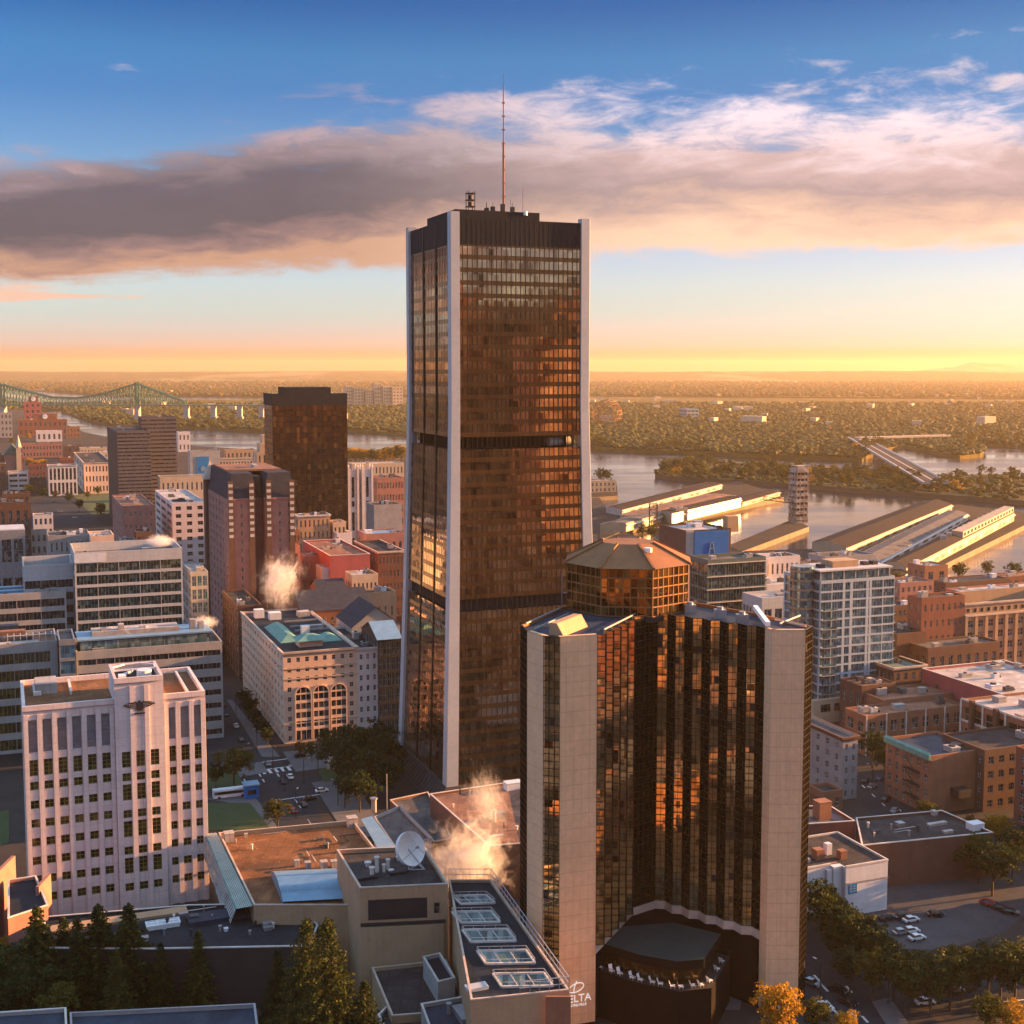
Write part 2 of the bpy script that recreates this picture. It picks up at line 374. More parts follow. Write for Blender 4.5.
def leafmat(name, c1, c2, c3, tr=.35):
    m, nt, b = new_mat(name); out = nt.nodes['Material Output']
    co = nt.nodes.new('ShaderNodeTexCoord').outputs['Object']; oi = nt.nodes.new('ShaderNodeObjectInfo')
    n = noise(nt, co, .35, 3, .6)+E(nt, oi.outputs['Random'])*.25-.12
    fine = noise(nt, co, 2.2, 2, .6)
    c = ramp(nt, (n*.7+fine*.3), [(.3, c1), (.5, c2), (.7, c3)])
    nt.links.new(c, b.inputs['Base Color']); b.inputs['Roughness'].default_value = .7; b.inputs['Specular IOR Level'].default_value = .15
    t = nt.nodes.new('ShaderNodeBsdfTranslucent'); nt.links.new(c, t.inputs[0])
    mx = nt.nodes.new('ShaderNodeMixShader'); mx.inputs[0].default_value = tr
    nt.links.new(b.outputs[0], mx.inputs[1]); nt.links.new(t.outputs[0], mx.inputs[2]); nt.links.new(mx.outputs[0], out.inputs[0])
leafmat('leaf_green', (.012, .024, .006), (.024, .040, .010), (.048, .058, .015))
leafmat('leaf_spruce', (.009, .018, .005), (.030, .044, .009), (.12, .11, .02))  # third tone paints the yellow sunlit highlights into the needles
leafmat('leaf_gold', (.16, .085, .008), (.32, .18, .018), (.45, .28, .03))
leafmat('leaf_olive', (.03, .042, .008), (.058, .064, .011), (.105, .092, .017))
leafmat('leaf_rust', (.08, .035, .008), (.13, .06, .012), (.17, .09, .02))
# ================================================================ ground, river, islands, air
random.seed(7)
def water_mat():
    m, nt, b = new_mat('water'); co = nt.nodes.new('ShaderNodeTexCoord').outputs['Object']
    b.inputs['Base Color'].default_value = (.018, .028, .032, 1); b.inputs['Roughness'].default_value = .12; b.inputs['IOR'].default_value = 1.33
    x, y, z = sep(nt, co)
    n = noise(nt, xyz(nt, x*.05, y*.05), 1., 5, .6); n2 = noise(nt, xyz(nt, x*.0035, y*.010), 1., 4, .6)
    bm = nt.nodes.new('ShaderNodeBump'); bm.inputs['Strength'].default_value = .22; bm.inputs['Distance'].default_value = 1.2
    nt.links.new((n*n2.map(.35, .65, .35, 1.)).v, bm.inputs['Height']); nt.links.new(bm.outputs[0], b.inputs['Normal'])
    nt.links.new(n2.map(.4, .6, .08, .22).v, b.inputs['Roughness'])
water_mat()
def suburb_mat(name, lit=1.):
    """far side of the river: tree tops, roofs and fields seen from far off"""
    m, nt, b = new_mat(name); co = nt.nodes.new('ShaderNodeTexCoord').outputs['Object']; x, y, z = sep(nt, co)
    big = noise(nt, xyz(nt, x*.0006, y*.00025), 1., 5, .6); mid = noise(nt, xyz(nt, x*.006, y*.004), 1., 5, .65)
    fine = noise(nt, xyz(nt, x*.02, y*.008), 1., 3, .6)
    trees = ramp(nt, mid*.6+fine*.4, [(.34, (.030, .030, .008)), (.5, (.08, .062, .014)), (.66, (.17, .115, .03))])
    field = mixc(nt, fine.map(.4, .6), (.17, .15, .05), (.23, .17, .09))
    c = mixc(nt, big.map(.53, .6), trees, field)
    vo = nt.nodes.new('ShaderNodeTexVoronoi'); nt.links.new(xyz(nt, x*.014, y*.007), vo.inputs['Vector']); vo.inputs['Scale'].default_value = 1
    roofs = E(nt, vo.outputs['Distance']).map(.10, .16, 1, 0)*mid.map(.52, .56)
    c = mixc(nt, roofs*.8, c, (.42, .34, .28))
    nt.links.new(c, b.inputs['Base Color']); b.inputs['Roughness'].default_value = .95; b.inputs['Specular IOR Level'].default_value = .1
    bm = nt.nodes.new('ShaderNodeBump'); bm.inputs['Strength'].default_value = 1.; bm.inputs['Distance'].default_value = 14
    nt.links.new((mid*.7+fine*.3).v, bm.inputs['Height']); nt.links.new(bm.outputs[0], b.inputs['Normal'])
suburb_mat('suburb')
mk('autumn_woods', (.13, .055, .02), (.05, .035, .012), .02, .95, spec=.08)
WZ = -4.0
mb = MB(); mb.q((-36000, -6000, -9), (36000, -6000, -9), (36000, 33000, -9), (-36000, 33000, -9)); struct(mb.build('ground', 'bed'))
mb = MB(); mb.q((-9000, 500, WZ), (9000, 500, WZ), (16000, 15000, WZ), (-16000, 15000, WZ)); struct(mb.build('river_water', 'water'))
def gp(px, py, z=0.):
    p = pt(px, py, z); return (p.x, p.y)
# the city's bank, west to east
shore = [(-7000, 4200), (-3000, 4300), gp(-30, 402), gp(30, 408), gp(56, 420), gp(84, 432), gp(112, 438), gp(180, 443), gp(196, 446), gp(262, 450), gp(346, 448), gp(404, 451),
         gp(500, 470), gp(592, 485), gp(620, 531), gp(690, 553), gp(738, 551), gp(812, 549), gp(890, 589), gp(985, 577), gp(1060, 566), (1500, 760), (9000, 500)]
mb = MB(); mb.prism(shore+[(9000, -6000), (-7000, -6000)], -9, 0, 0); struct(mb.build('city_ground', 'city_floor'))
# piers of the old port
for poly in ([gp(560, 500), gp(618, 496), gp(616, 480), gp(560, 478)], [gp(600, 541), gp(627, 529.5), gp(784, 497.5), gp(738, 481), gp(600, 510)],
             [gp(728, 546), gp(742, 552), gp(809, 527), gp(794, 519)],
             [gp(808, 557), gp(922, 506.5), gp(958, 505), gp(1024, 513), gp(1036, 520), gp(893, 590)]):
    mb = MB(); mb.prism(poly, -9, .35, 0, 1); struct(mb.build('quay', ['quay_stone', 'quay_deck']))
# wooded spit, the long island beyond it, the far bank
spit = [gp(655, 474.5), gp(675, 478), gp(760, 482), gp(850, 489), gp(960, 497), gp(1040, 503), (1500, 1250), (1750, 1400), gp(1040, 478), gp(980, 475), gp(935, 478), gp(860, 471), gp(760, 465), gp(690, 460), gp(662, 466)]
isle = [(-9000, 5200), (-3600, 3900), gp(60, 409), gp(64, 412), gp(84, 419), gp(110, 424.5), gp(200, 428), gp(262, 431), gp(346, 430), gp(404, 434), gp(500, 441), gp(596, 449), gp(700, 453), gp(800, 457), gp(862, 459), gp(885, 449), gp(905, 446.5), gp(960, 457), gp(980, 455), gp(984, 450), gp(965, 444),
        gp(980, 443), gp(1040, 448), (2200, 2150), (9000, 2600), (9000, 3800), gp(560, 397), gp(404, 399), gp(250, 400), gp(130, 400), gp(60, 403)]
far = [(-16000, 9000), gp(-40, 388), gp(40, 391), gp(100, 395), gp(135, 396), gp(250, 396.5), gp(404, 396), gp(600, 396), (9000, 4300), (34000, 7000), (34000, 32000), (-34000, 32000), (-34000, 9000)]
mb = MB(); mb.prism(spit, -9, 1.5, 0, 1); struct(mb.build('river_spit', ['shore', 'wood_floor']))
mb = MB(); mb.prism(isle, -9, 2, 0); struct(mb.build('island', 'suburb'))
mb = MB(); mb.prism(far, -9, 2.5, 0); struct(mb.build('far_bank', 'suburb'))
def inside(p, poly):
    r = False; n = len(poly)
    for i in range(n):
        a, b = poly[i], poly[i-1]
        if (a[1] > p[1]) != (b[1] > p[1]) and p[0] < (b[0]-a[0])*(p[1]-a[1])/(b[1]-a[1])+a[0]: r = not r
    return r
# mountains: one on the skyline to the right, a low ridge, and the mountain park behind the viewer
def ridge(name, pts, depth, mat, seed, rough=.2):
    rs = random.Random(seed); mb = MB(); xs = []
    for (a, b) in zip(pts, pts[1:]):
        for k in range(14): f = k/14; f2 = f*f*(3-2*f); xs.append((a[0]+(b[0]-a[0])*f, a[1]+(b[1]-a[1])*f, a[2]+(b[2]-a[2])*f2))
    xs.append(pts[-1]); R = 7; grid = []
    for (x, y, h) in xs:
        L = math.hypot(x, y) or 1; ux, uy = x/L, y/L
        grid.append([(x+ux*depth*(k/R-.5), y+uy*depth*(k/R-.5), h*math.sin(math.pi*k/R)**.8*(1+rs.uniform(-rough, rough)*.12)-6) for k in range(R+1)])
    for i in range(len(grid)-1):
        for k in range(R): mb.q(grid[i][k], grid[i][k+1], grid[i+1][k+1], grid[i+1][k])
    return struct(mb.build(name, mat, smooth=True))
def sky_pt(px, py, Y): p = pty(px, py, Y); return (p.x, p.y, p.z+6)
ridge('mountain', [sky_pt(915, 370.5, 24000), sky_pt(948, 367.5, 24000), sky_pt(974, 362.2, 24000), sky_pt(992, 363.2, 24000), sky_pt(1024, 363, 24000), sky_pt(1085, 363.8, 24000), sky_pt(1140, 370, 24000)], 5000, 'suburb', 3)
ridge('far_plain_rise', [(x_*17000., 17000.-abs(x_)*1500, pty(512, 371.2+.5*math.sin(x_*17), 17000).z+6) for x_ in (-.62, -.45, -.3, -.2, -.1, 0, .1, .2, .3, .45, .62)], 9000, 'suburb', 8, .3)
def polar(a, r, h): return (math.sin(rad(a))*r, math.cos(rad(a))*r, h)
ridge('hill', [polar(100, 1900, 60), polar(122, 1700, 270), polar(150, 1600, 330), polar(180, 1600, 300), polar(215, 1500, 260), polar(250, 1700, 200), polar(285, 2300, 60)], 1500, 'autumn_woods', 5, 1.)
# air
mb = MB(); mb.box(-37000, -7000, -10, 37000, 34000, 345); hz = mb.build('haze', [])
hz['kind'] = 'stuff'
m = bpy.data.materials.new('haze'); m.use_nodes = True; nt = m.node_tree; nt.nodes.clear()
pv = nt.nodes.new('ShaderNodeVolumePrincipled'); pv.inputs['Color'].default_value = (.97, .81, .58, 1); pv.inputs['Density'].default_value = 2.4e-5
pv.inputs['Anisotropy'].default_value = .35
ou = nt.nodes.new('ShaderNodeOutputMaterial'); nt.links.new(pv.outputs[0], ou.inputs['Volume']); hz.data.materials.append(m)
# ================================================================ building kit
WIN = {}
def window_mesh(w, h, nx, ny, fr, gl):
    k = (round(w, 2), round(h, 2), nx, ny, fr, gl)
    if k not in WIN:
        mb = MB(); window_into(mb, Vector((0, 0, 0)), Vector((1, 0, 0)), Vector((0, -1, 0)), w, h, nx, ny)
        WIN[k] = mb.mesh('window', [gl, fr])
    return WIN[k]
def window_into(mb, O, U, N, w, h, nx, ny):
    Z = Vector((0, 0, 1))
    mb.q(O, O+U*w, O+U*w+Z*h, O+Z*h, m=0)
    fw = min(.09, .08*w, .1*h); d = N*.10
    def strip(u0, z0, u1, z1):
        a = O+U*u0+Z*z0; b = O+U*u1+Z*z0; c = O+U*u1+Z*z1; e = O+U*u0+Z*z1
        mb.q(a+d, b+d, c+d, e+d, m=1)
        if u1-u0 < z1-z0: mb.q(a, a+d, e+d, e, m=1); mb.q(b+d, b, c, c+d, m=1)
        else: mb.q(e+d, c+d, c, e, m=1); mb.q(a, b, b+d, a+d, m=1)
    strip(0, 0, w, fw); strip(0, h-fw, w, h)
    for i in range(nx+1):
        u = min(max(w*i/nx-fw/2, 0), w-fw); strip(u, fw, u+fw, h-fw)
    for j in range(1, ny):
        z = h*j/ny; strip(fw, z-fw/2, w-fw, z+fw/2)
def wall_face(mb, O, U, N, W, z0, z1, cols, rows, depth, wins, skip=None, m=0):
    """a wall with real openings; wins collects (O, U, N, w, h) for each"""
    Z = Vector((0, 0, 1)); P = lambda u, z, d=0: O+U*u+Z*z-N*d
    zs = [z0]; [zs.extend(r) for r in rows]; zs.append(z1)
    us = [0]; [us.extend(c) for c in cols]; us.append(W)
    for i in range(0, len(zs)-1):
        za, zb = zs[i], zs[i+1]
        if zb-za < 1e-4: continue
        if i % 2 == 0: mb.q(P(0, za), P(W, za), P(W, zb), P(0, zb), m=m); continue
        ri = i//2
        for j in range(len(us)-1):
            ua, ub = us[j], us[j+1]
            if ub-ua < 1e-4: continue
            if j % 2 == 0 or (skip and skip(j//2, ri)): mb.q(P(ua, za), P(ub, za), P(ub, zb), P(ua, zb), m=m); continue
            d = depth
            mb.q(P(ua, za), P(ub, za), P(ub, za, d), P(ua, za, d), m=m); mb.q(P(ua, zb, d), P(ub, zb, d), P(ub, zb), P(ua, zb), m=m)
            mb.q(P(ua, za), P(ua, za, d), P(ua, zb, d), P(ua, zb), m=m); mb.q(P(ub, za, d), P(ub, za), P(ub, zb), P(ub, zb, d), m=m)
            wins.append((P(ua, za, d), U, N, ub-ua, zb-za))
def place_windows(root, wins, panes, fr, gl, limit=96, name='window'):
    rest = MB()
    for i, (O, U, N, w, h) in enumerate(wins):
        nx, ny = panes(w, h) if callable(panes) else panes
        if i < limit: link(name, window_mesh(w, h, nx, ny, fr, gl), root, O, math.atan2(U.y, U.x))
        else: window_into(rest, O, U, N, w, h, nx, ny)
    if rest.v: rest.build('more_windows', [gl, fr], root)['kind'] = 'stuff'
def cells(W, n, frac, margin=0.):
    c = (W-2*margin)/n; return [(margin+c*(i+.5-frac/2), margin+c*(i+.5+frac/2)) for i in range(n)]
def survey(c, r, l, h=None):
    """corner (px, top py, base py), right end px, left end px (or depth in m) -> P, width, depth, height"""
    pxc, pyt, pyb = c
    Y = pt(pxc, pyb).y; top = pty(pxc, pyt, Y)
    w = along(top, e1, r) if r > -9000 else 20
    if isinstance(l, tuple): d = l[0]
    else: d = along(top, e2, l)
    return Vector((top.x, top.y, 0)), abs(w), abs(d), (top.z if h is None else h)
RS = random.Random(11)
def roof_units(root, w, d, z, n, rs=None):
    rs = rs or RS
    for i in range(n):
        a, b, c = rs.uniform(1.6, min(5, w*.22)), rs.uniform(1.6, min(5, d*.22)), rs.uniform(1.0, 2.6)
        x, y = rs.uniform(1.2, max(1.3, w-a-1.2)), rs.uniform(1.2, max(1.3, d-b-1.2))
        mb = MB(); mb.box(x, y, z-.1, x+a, y+b, z+c); mb.box(x-.12, y-.12, z+c, x+a+.12, y+b+.12, z+c+.18)
        if rs.random() < .6: mb.cyl(x+a*.5, y+b*.5, z+c+.18, z+c+.6, min(a, b)*.33, n=10, m=1)
        if rs.random() < .5: mb.box(x+a, y+b*.3, z-.1, x+a+1.2, y+b*.7, z+c*.5, m=1)
        mb.build('roof_unit', [rs.choice(['metal', 'roof_pale', 'white_paint', 'roof_grey', 'concrete']), 'metal_dark'], root)
def shell(mb, w, d, h, par, t=.45, roofz=None):
    """parapet top and inner faces; the roof sheet itself is a separate part"""
    rz = h-par
    o = [(0,0),(w,0),(w,d),(0,d)]; n = [(t,t),(w-t,t),(w-t,d-t),(t,d-t)]
    for i in range(4):
        j = (i+1) % 4
        mb.q((*o[i], h), (*o[j], h), (*n[j], h), (*n[i], h)); mb.q((*n[i], h), (*n[j], h), (*n[j], rz), (*n[i], rz))
    return rz
def block(label, c, r, l, h=None, wall='brick_red', floors=5, nf=8, nl=6, wf=.45, hf=.55, gz=0., roof='tar', par=.9, cornice=None, units=3, panes=(2, 2), gl='glass', fr='frame_white',
          cat='building', name='building', group=None, faces='fl', depth=.35, belts=None, base=None, z0=0., coping=None, limit=96, rot=ALPHA, skip=None, P=None, dims=None):
    if P is None: P, w, d, H = survey(c, r, l, h)
    else: w, d, H = dims
    root = empty(name, label, cat, P, rot, group)
    V = Vector; mb = MB(); wins = []
    fh = (H-gz-par-.4)/max(floors, 1)
    rows = [(gz+fh*i+fh*(1-hf)*.5, gz+fh*i+fh*(1-hf)*.5+fh*hf) for i in range(floors)]
    spec = {'f': (V((0,0,0)), V((1,0,0)), V((0,-1,0)), w, nf), 'l': (V((0,d,0)), V((0,-1,0)), V((-1,0,0)), d, nl),
            'r': (V((w,0,0)), V((0,1,0)), V((1,0,0)), d, nl), 'b': (V((w,d,0)), V((-1,0,0)), V((0,1,0)), w, nf)}
    for k in faces+''.join(x for x in 'flrb' if x not in faces):
        O, U, N, L, n = spec[k]
        on = k in faces and n > 0 and floors > 0
        wf_ = wf if not isinstance(wf, dict) else wf.get(k, .45)
        wall_face(mb, O, U, N, L, z0, H, cells(L, n, wf_, min(.6, L*.02)) if on else [], rows if on else [], depth, wins, skip.get(k) if (skip and on) else None)
    rz = shell(mb, w, d, H, par); mb.build('wall', wall, root)
    m2 = MB(); m2.q((.4, .4, rz), (w-.4, .4, rz), (w-.4, d-.4, rz), (.4, d-.4, rz)); m2.build('roof', roof, root)
    place_windows(root, wins, panes, fr, gl, limit)
    if cornice:
        m3 = MB(); t = .5
        for z, hh, tt in ((H-.55, .75, .6), (H-1.1, .5, .3)):
            m3.box(-tt, -tt, z, w+tt, 0-.002, z+hh); m3.box(-tt, 0, z, -.002, d+tt, z+hh); m3.box(w+.002, 0, z, w+tt, d+tt, z+hh)
        m3.build('cornice', cornice, root)
    elif coping:
        m3 = MB(); z = H+.003; o = .12
        m3.box(-o, -o, z, w+o, .5, z+.18); m3.box(-o, d-.5, z, w+o, d+o, z+.18); m3.box(-o, .5, z, .5, d-.5, z+.18); m3.box(w-.5, .5, z, w+o, d-.5, z+.18)
        m3.build('coping', coping, root)
    for i, (bz, bm) in enumerate(belts or []):
        m3 = MB(); m3.box(-.25, -.25, bz, w+.25, -.002, bz+.45); m3.box(-.25, 0, bz, -.002, d, bz+.45); m3.build('belt_course', bm, root)
    roof_units(root, w, d, rz, units)
    root['dims'] = (w, d, H); return root, w, d, H, rz
def part_box(root, name, mat, *b):
    mb = MB(); mb.box(*b); return mb.build(name, mat, root)

# ================================================================ the tall bronze tower
def stock_tower():
    h = 181.5
    P = pty(453, 788, pt(453, 797).y); P.z = 0
    top = pty(453, 215, P.y+2); s = 49.0; cx, cy = P+e1*24.6+e2*24.6, 0
    cen = Vector((P.x, P.y, 0))+(e1+e2)*24.2
    root = empty('office_tower', 'tallest dark bronze glass skyscraper with pale corner pylons and roof mast', 'skyscraper', cen, ALPHA)
    zb = 4.73; fh = 4.05
    def half(z): return 23.3*(1+.15*max(0, 1-z/128)**1.2)
    recess = [(z0, z0+2.9) for z0 in (115.5, 61.0)]
    nfl = int((h-zb)/fh)
    spn = MB(); mul = MB()
    def ring(mb, z0, z1, off=0., m=0):
        a, b = half(z0)+off, half(z1)+off; p0 = half(z0)-1.6, half(z1)-1.6
        for sx, sy in ((0,-1), (-1,0), (0,1), (1,0)):
            def pp(t, hz, ins, z):
                return (t, sy*hz, z) if sy else (sx*hz, t, z)
            sgn = -sy if sy else sx
            mb.q(pp(-p0[0]*sgn, a, 0, z0), pp(p0[0]*sgn, a, 0, z0), pp(p0[1]*sgn, b, 0, z1), pp(-p0[1]*sgn, b, 0, z1), m=m)
    for i in range(nfl):
        z = zb+i*fh; zt = z+fh
        if any(a-.5 < z+1.9 < b+1.2 for a, b in recess):
            lo_ = z+fh*.0; m_ = MB(); ring(m_, z, z+fh, -1.3 if z < 100 else -6.5); m_.build('mechanical_recess', 'louver', root)
            if z > 100:
                q = half(z)-.3
                for zz in (z, z+fh): s2 = MB(); s2.q((-q,-q,zz+.01), (q,-q,zz+.01), (q,q,zz+.01), (-q,q,zz+.01)); s2.build('plant_floor', 'mullion', root)
                for k2, (x2, y2) in enumerate(((13.5, -19.5), (17.6, -18.2), (19.5, -12))):
                    s2 = MB(); s2.bar((x2-2.2, y2, z+1.9), (x2+2.2, y2+.5, z+1.9), 1.6, 12); s2.build('cooling_drum', 'pale_panel', root)
            # sills above and below the set-back storey
            continue
        ring(spn, z, z+1.45, .06)
        wb = MB(); ring(wb, z+1.45, zt); wb.build('window_band', 'bronze_glass', root)
        ring_top = half(z+1.45)
    ztop = zb+nfl*fh
    ring(spn, ztop, ztop+.6, .06)
    spn.build('spandrel_panels', 'bronze_dark', root)
    cr = MB(); ring(cr, ztop+.6, h+6.2, .1); hh = half(h)+.1
    cr.q((-hh, -hh, h+4.6), (hh, -hh, h+4.6), (hh, hh, h+4.6), (-hh, hh, h+4.6)); cr.build('crown_louver', 'louver', root)
    # mullions: thin ones at every pane, heavy ones at thirds
    n = 26
    for k in range(n+1):
        u = -1+2*k/n; heavy = k in (9, 17)
        r = .30 if heavy else .07; out = .34 if heavy else .10
        for sx, sy in ((0,-1), (-1,0), (1,0), (0,1)):
            heavy = k in (9, 17) and sx
            r = .30 if heavy else (.10 if sy else .06); out = .30 if heavy else (.13 if sy else .045)
            zs = [zb, 20, 40, 57.4, 69.5, 100, 115.4, 118.5, h+6.]
            for z0, z1 in zip(zs, zs[1:]):
                a, b = half(z0), half(z1); w0, w1 = (a-1.7)*u, (b-1.7)*u
                def pt_(t, d, z): return (t, sy*d, z) if sy else (sx*d, t, z)
                f = [pt_(w0-r, a+out, z0), pt_(w0+r, a+out, z0), pt_(w1+r, b+out, z1), pt_(w1-r, b+out, z1)]
                g = [pt_(w0-r, a-.02, z0), pt_(w0+r, a-.02, z0), pt_(w1+r, b-.02, z1), pt_(w1-r, b-.02, z1)]
                mul.q(*f); mul.q(g[0], f[0], f[3], g[3]); mul.q(f[1], g[1], g[2], f[2])
    mul.build('mullion_grid', 'mullion', root)
    for sx, sy in ((-1,-1), (1,-1), (1,1), (-1,1)):
        p = MB(); zs = [1.2, 15, 30, 60, 95, 128, h+7.6+(.5 if (sx, sy) == (-1,-1) else 0)]
        for z0, z1 in zip(zs, zs[1:]):
            q0, q1 = [], []
            for z, q in ((z0, q0), (z1, q1)):
                a = half(z); t = 3.05*(1+.35*max(0, 1-z/128)); o = a+.95; i_ = o-t
                pts = [(i_, i_), (o, i_), (o, o-.12), (o-.12, o), (i_, o)]
                q += [(sx*x, sy*y, z) for x, y in pts]
            if sx*sy < 0: q0.reverse(); q1.reverse()
            m_ = len(q0)
            for i in range(m_): j = (i+1) % m_; p.q(q0[i], q0[j], q1[j], q1[i])
            if z1 == zs[-1]: p.q(*q1)
        p.build('corner_pylon', 'pylon', root)
    ph = MB(); ph.box(-20.3, -17.5, h+4.5, 9, 12, h+9.6); ph.build('penthouse', 'louver', root)
    # rooftop gear
    zr = h+9.6
    mast = MB(); mast.bar((1.5, -4, zr), (1.5, -4, zr+24), .36, 6); mast.bar((1.5, -4, zr+24), (1.5, -4, zr+43), .2, 6); mast.bar((1.5, -4, zr+43), (1.5, -4, zr+47.5), .08)
    for k in range(9): z = zr+2+k*4.4; mast.box(1.1, -4.4, z, 1.9, -3.6, z+.4)
    mast.build('mast', 'brown_metal', root)
    for x, y, hh2 in ((6.5, -9, 9), (2.5, -8, 5)):
        a = MB(); a.bar((x, y, zr), (x, y, zr+hh2), .12); a.build('whip_antenna', 'metal', root)
    lt = MB(); x0, y0, z0 = -15.5, -16.5, h+9.5
    for dx, dy in ((0,0), (2.2,0), (2.2,2.2), (0,2.2)): lt.bar((x0+dx, y0+dy, z0), (x0+dx, y0+dy, z0+6.2), .14)
    for k in range(3):
        z = z0+1.2+k*2.1; lt.box(x0-.2, y0-.2, z, x0+2.4, y0+2.4, z+.25)
    for k in (1, 2): lt.cyl(x0+1.1, y0+1.1, z0+1.6+2.1*(k-1), z0+2.9+2.1*(k-1), .8)
    lt.build('antenna_rack', 'metal_dark', root)
    for k, (x, y) in enumerate(((-9, -15), (-6.5, -14), (-3.6, -15.5), (-8, -12), (0, -15))):
        u = MB(); u.box(x, y, zr, x+1.2, y+1.2, zr+1.2+k%3*.7); u.bar((x+.6, y+.6, zr), (x+.6, y+.6, zr+3.2), .08); u.build('roof_unit', 'metal_dark', root)
    fl = MB(); fl.cyl(4, -17.2, h+8.6, h+9.9, .8); fl.build('floodlight', 'white_plastic', root)
    # flared base wall
    bs = MB(); b0, b1 = half(0)+5.5, half(5)+1.2
    o = [(-b0, -b0), (b0, -b0), (b0, b0), (-b0, b0)]; q = [(-b1, -b1), (b1, -b1), (b1, b1), (-b1, b1)]
    for i in range(4):
        j = (i+1) % 4; bs.q((*o[i], 0), (*o[j], 0), (*q[j], 4.7), (*q[i], 4.7))
    bs.q(*[(*k, 4.7) for k in q]); bs.build('podium', 'dark_stone', root)
    for k in range(22):
        u = -.95+1.9*k/21; g = MB(); g.bar((-b0+.2, u*b0, .2), (-b1-.1, u*b1, 4.7), .22); g.build('podium_rib', 'mullion', root)
    return root
stock_tower()

# ================================================================ the gold-glass hotel with concrete fins
HZ = 85.0; HB = 18.0
def hotel():
    base = pt(640, 625, HZ); org = Vector((base.x, base.y, 0))
    root = empty('hotel', 'gold glass hotel of two splayed wings with blank concrete fins and drum restaurant', 'hotel', org)
    L = lambda px, py, z=HZ: pt(px, py, z)-org
    def v2(px, py): p = L(px, py); return Vector((p.x, p.y, 0))
    A = [v2(*p) for p in ((520.5,625), (527,631), (543.5,636), (560,637), (597.5,634.5))]
    B1 = v2(634, 617); B2 = v2(658, 613.5); C = [v2(*p) for p in ((765,628), (772,630), (806,630), (812.6,626))]
    mull = 'mullion'
    def seg(p, q, z0, z1, kind):
        d = (q-p); w = d.length; U = d/w; N = Vector((U.y, -U.x, 0)); Z = Vector((0,0,1))
        mb = MB()
        if kind == 'fin':
            t = -N*1.2; a, b = p+Z*z0, q+Z*z0; c, e = q+Z*z1, p+Z*z1
            mb.q(a, b, c, e); mb.q(a+t, a, e, e+t); mb.q(b, b+t, c+t, c); mb.q(e, c, c+t, e+t)
            return mb.build('concrete_fin', 'fin_concrete', root)
        dark = kind == 'dark'  # returns and fork recess: shade and dark reflections put into the glass colour
        g = -N*.25
        mb.q(p+g+Z*z0, q+g+Z*z0, q+g+Z*z1, p+g+Z*z1, m=0)
        nx = max(1, round(w/1.35)); nz = round((z1-z0)/1.57)
        for i in range(nx+1):
            u = w*i/nx; a = p+U*u; r = U*.045; o = N*.06
            mb.q(a-r+o+Z*z0, a+r+o+Z*z0, a+r+o+Z*z1, a-r+o+Z*z1, m=1)
            mb.q(a-r+g+Z*z0, a-r+o+Z*z0, a-r+o+Z*z1, a-r+g+Z*z1, m=1); mb.q(a+r+o+Z*z0, a+r+g+Z*z0, a+r+g+Z*z1, a+r+o+Z*z1, m=1)
        for k in range(nz+1):
            z = z0+(z1-z0)*k/nz; r = Z*.05; o = N*.02
            mb.q(p+o+Z*z-r, q+o+Z*z-r, q+o+Z*z+r, p+o+Z*z+r, m=1); mb.q(p+o+Z*z+r, q+o+Z*z+r, q+g+Z*z+r, p+g+Z*z+r, m=1)
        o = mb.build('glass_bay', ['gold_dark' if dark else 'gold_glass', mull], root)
        # a few vents stand open
        if not dark and w > 1.9:
            rs = random.Random(int(p.x*100))
            for _ in range(2):
                i = rs.randrange(nx); k = rs.randrange(4, nz-2); u0 = w*i/nx+.06; z = z0+(z1-z0)*k/nz+.06
                vb = MB(); a = p+U*u0-N*.12+Z*z; b = p+U*(w*(i+1)/nx-.06)-N*.12+Z*z
                vb.q(a, b, b+Z*1.4, a+Z*1.4); vb.build('open_window', 'metal_dark', root)
        return o
    zlo = 1.0
    seg(A[0], A[1], zlo, HZ, 'glass'); seg(A[1], A[2], zlo, HZ, 'fin'); seg(A[2], A[3], zlo, HZ, 'glass'); seg(A[3], A[4], zlo, HZ, 'fin')
    # left wing: five shallow teeth stepping back
    out = [A[0], A[1], A[2], A[3], A[4]]
    def teeth(p, q, n, frac, away):
        """frontal faces joined by returns; returns the corner list from p to q"""
        pts = [p]; d = (q-p)/n
        for i in range(n):
            s = p+d*i; e = s+d
            mid = Vector((e.x, s.y, 0)) if away else Vector((s.x+(e.x-s.x)*frac, s.y-(.12*(s.y-e.y)), 0))
            pts += [mid, e]
        return pts
    lt = teeth(A[4], B1, 5, 1, True)
    for i in range(0, len(lt)-1, 2):
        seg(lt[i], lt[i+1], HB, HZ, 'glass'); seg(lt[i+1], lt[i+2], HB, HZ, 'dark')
    seg(B1, B2, HB, HZ-1, 'dark')
    rt = teeth(B2, C[0], 6, .62, False)
    for i in range(0, len(rt)-1, 2):
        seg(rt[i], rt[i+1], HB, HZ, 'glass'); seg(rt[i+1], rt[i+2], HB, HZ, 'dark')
    seg(C[0], C[1], zlo, HZ, 'fin'); seg(C[1], C[2], zlo, HZ, 'fin')
    seg(C[2], C[3], zlo, HZ, 'glass')
    outline = A+lt[1:]+[B2]+rt[1:]+C[1:]
    back = [v2(*p) for p in ((764,614.5), (700,603), (640,597), (600,598), (561,607))]
    full = outline+back
    for a, b in zip([C[3]]+back, back+[A[0]]):
        mb = MB(); mb.q((a.x,a.y,0), (b.x,b.y,0), (b.x,b.y,HZ), (a.x,a.y,HZ)); mb.build('rear_wall', 'gold_dark', root)
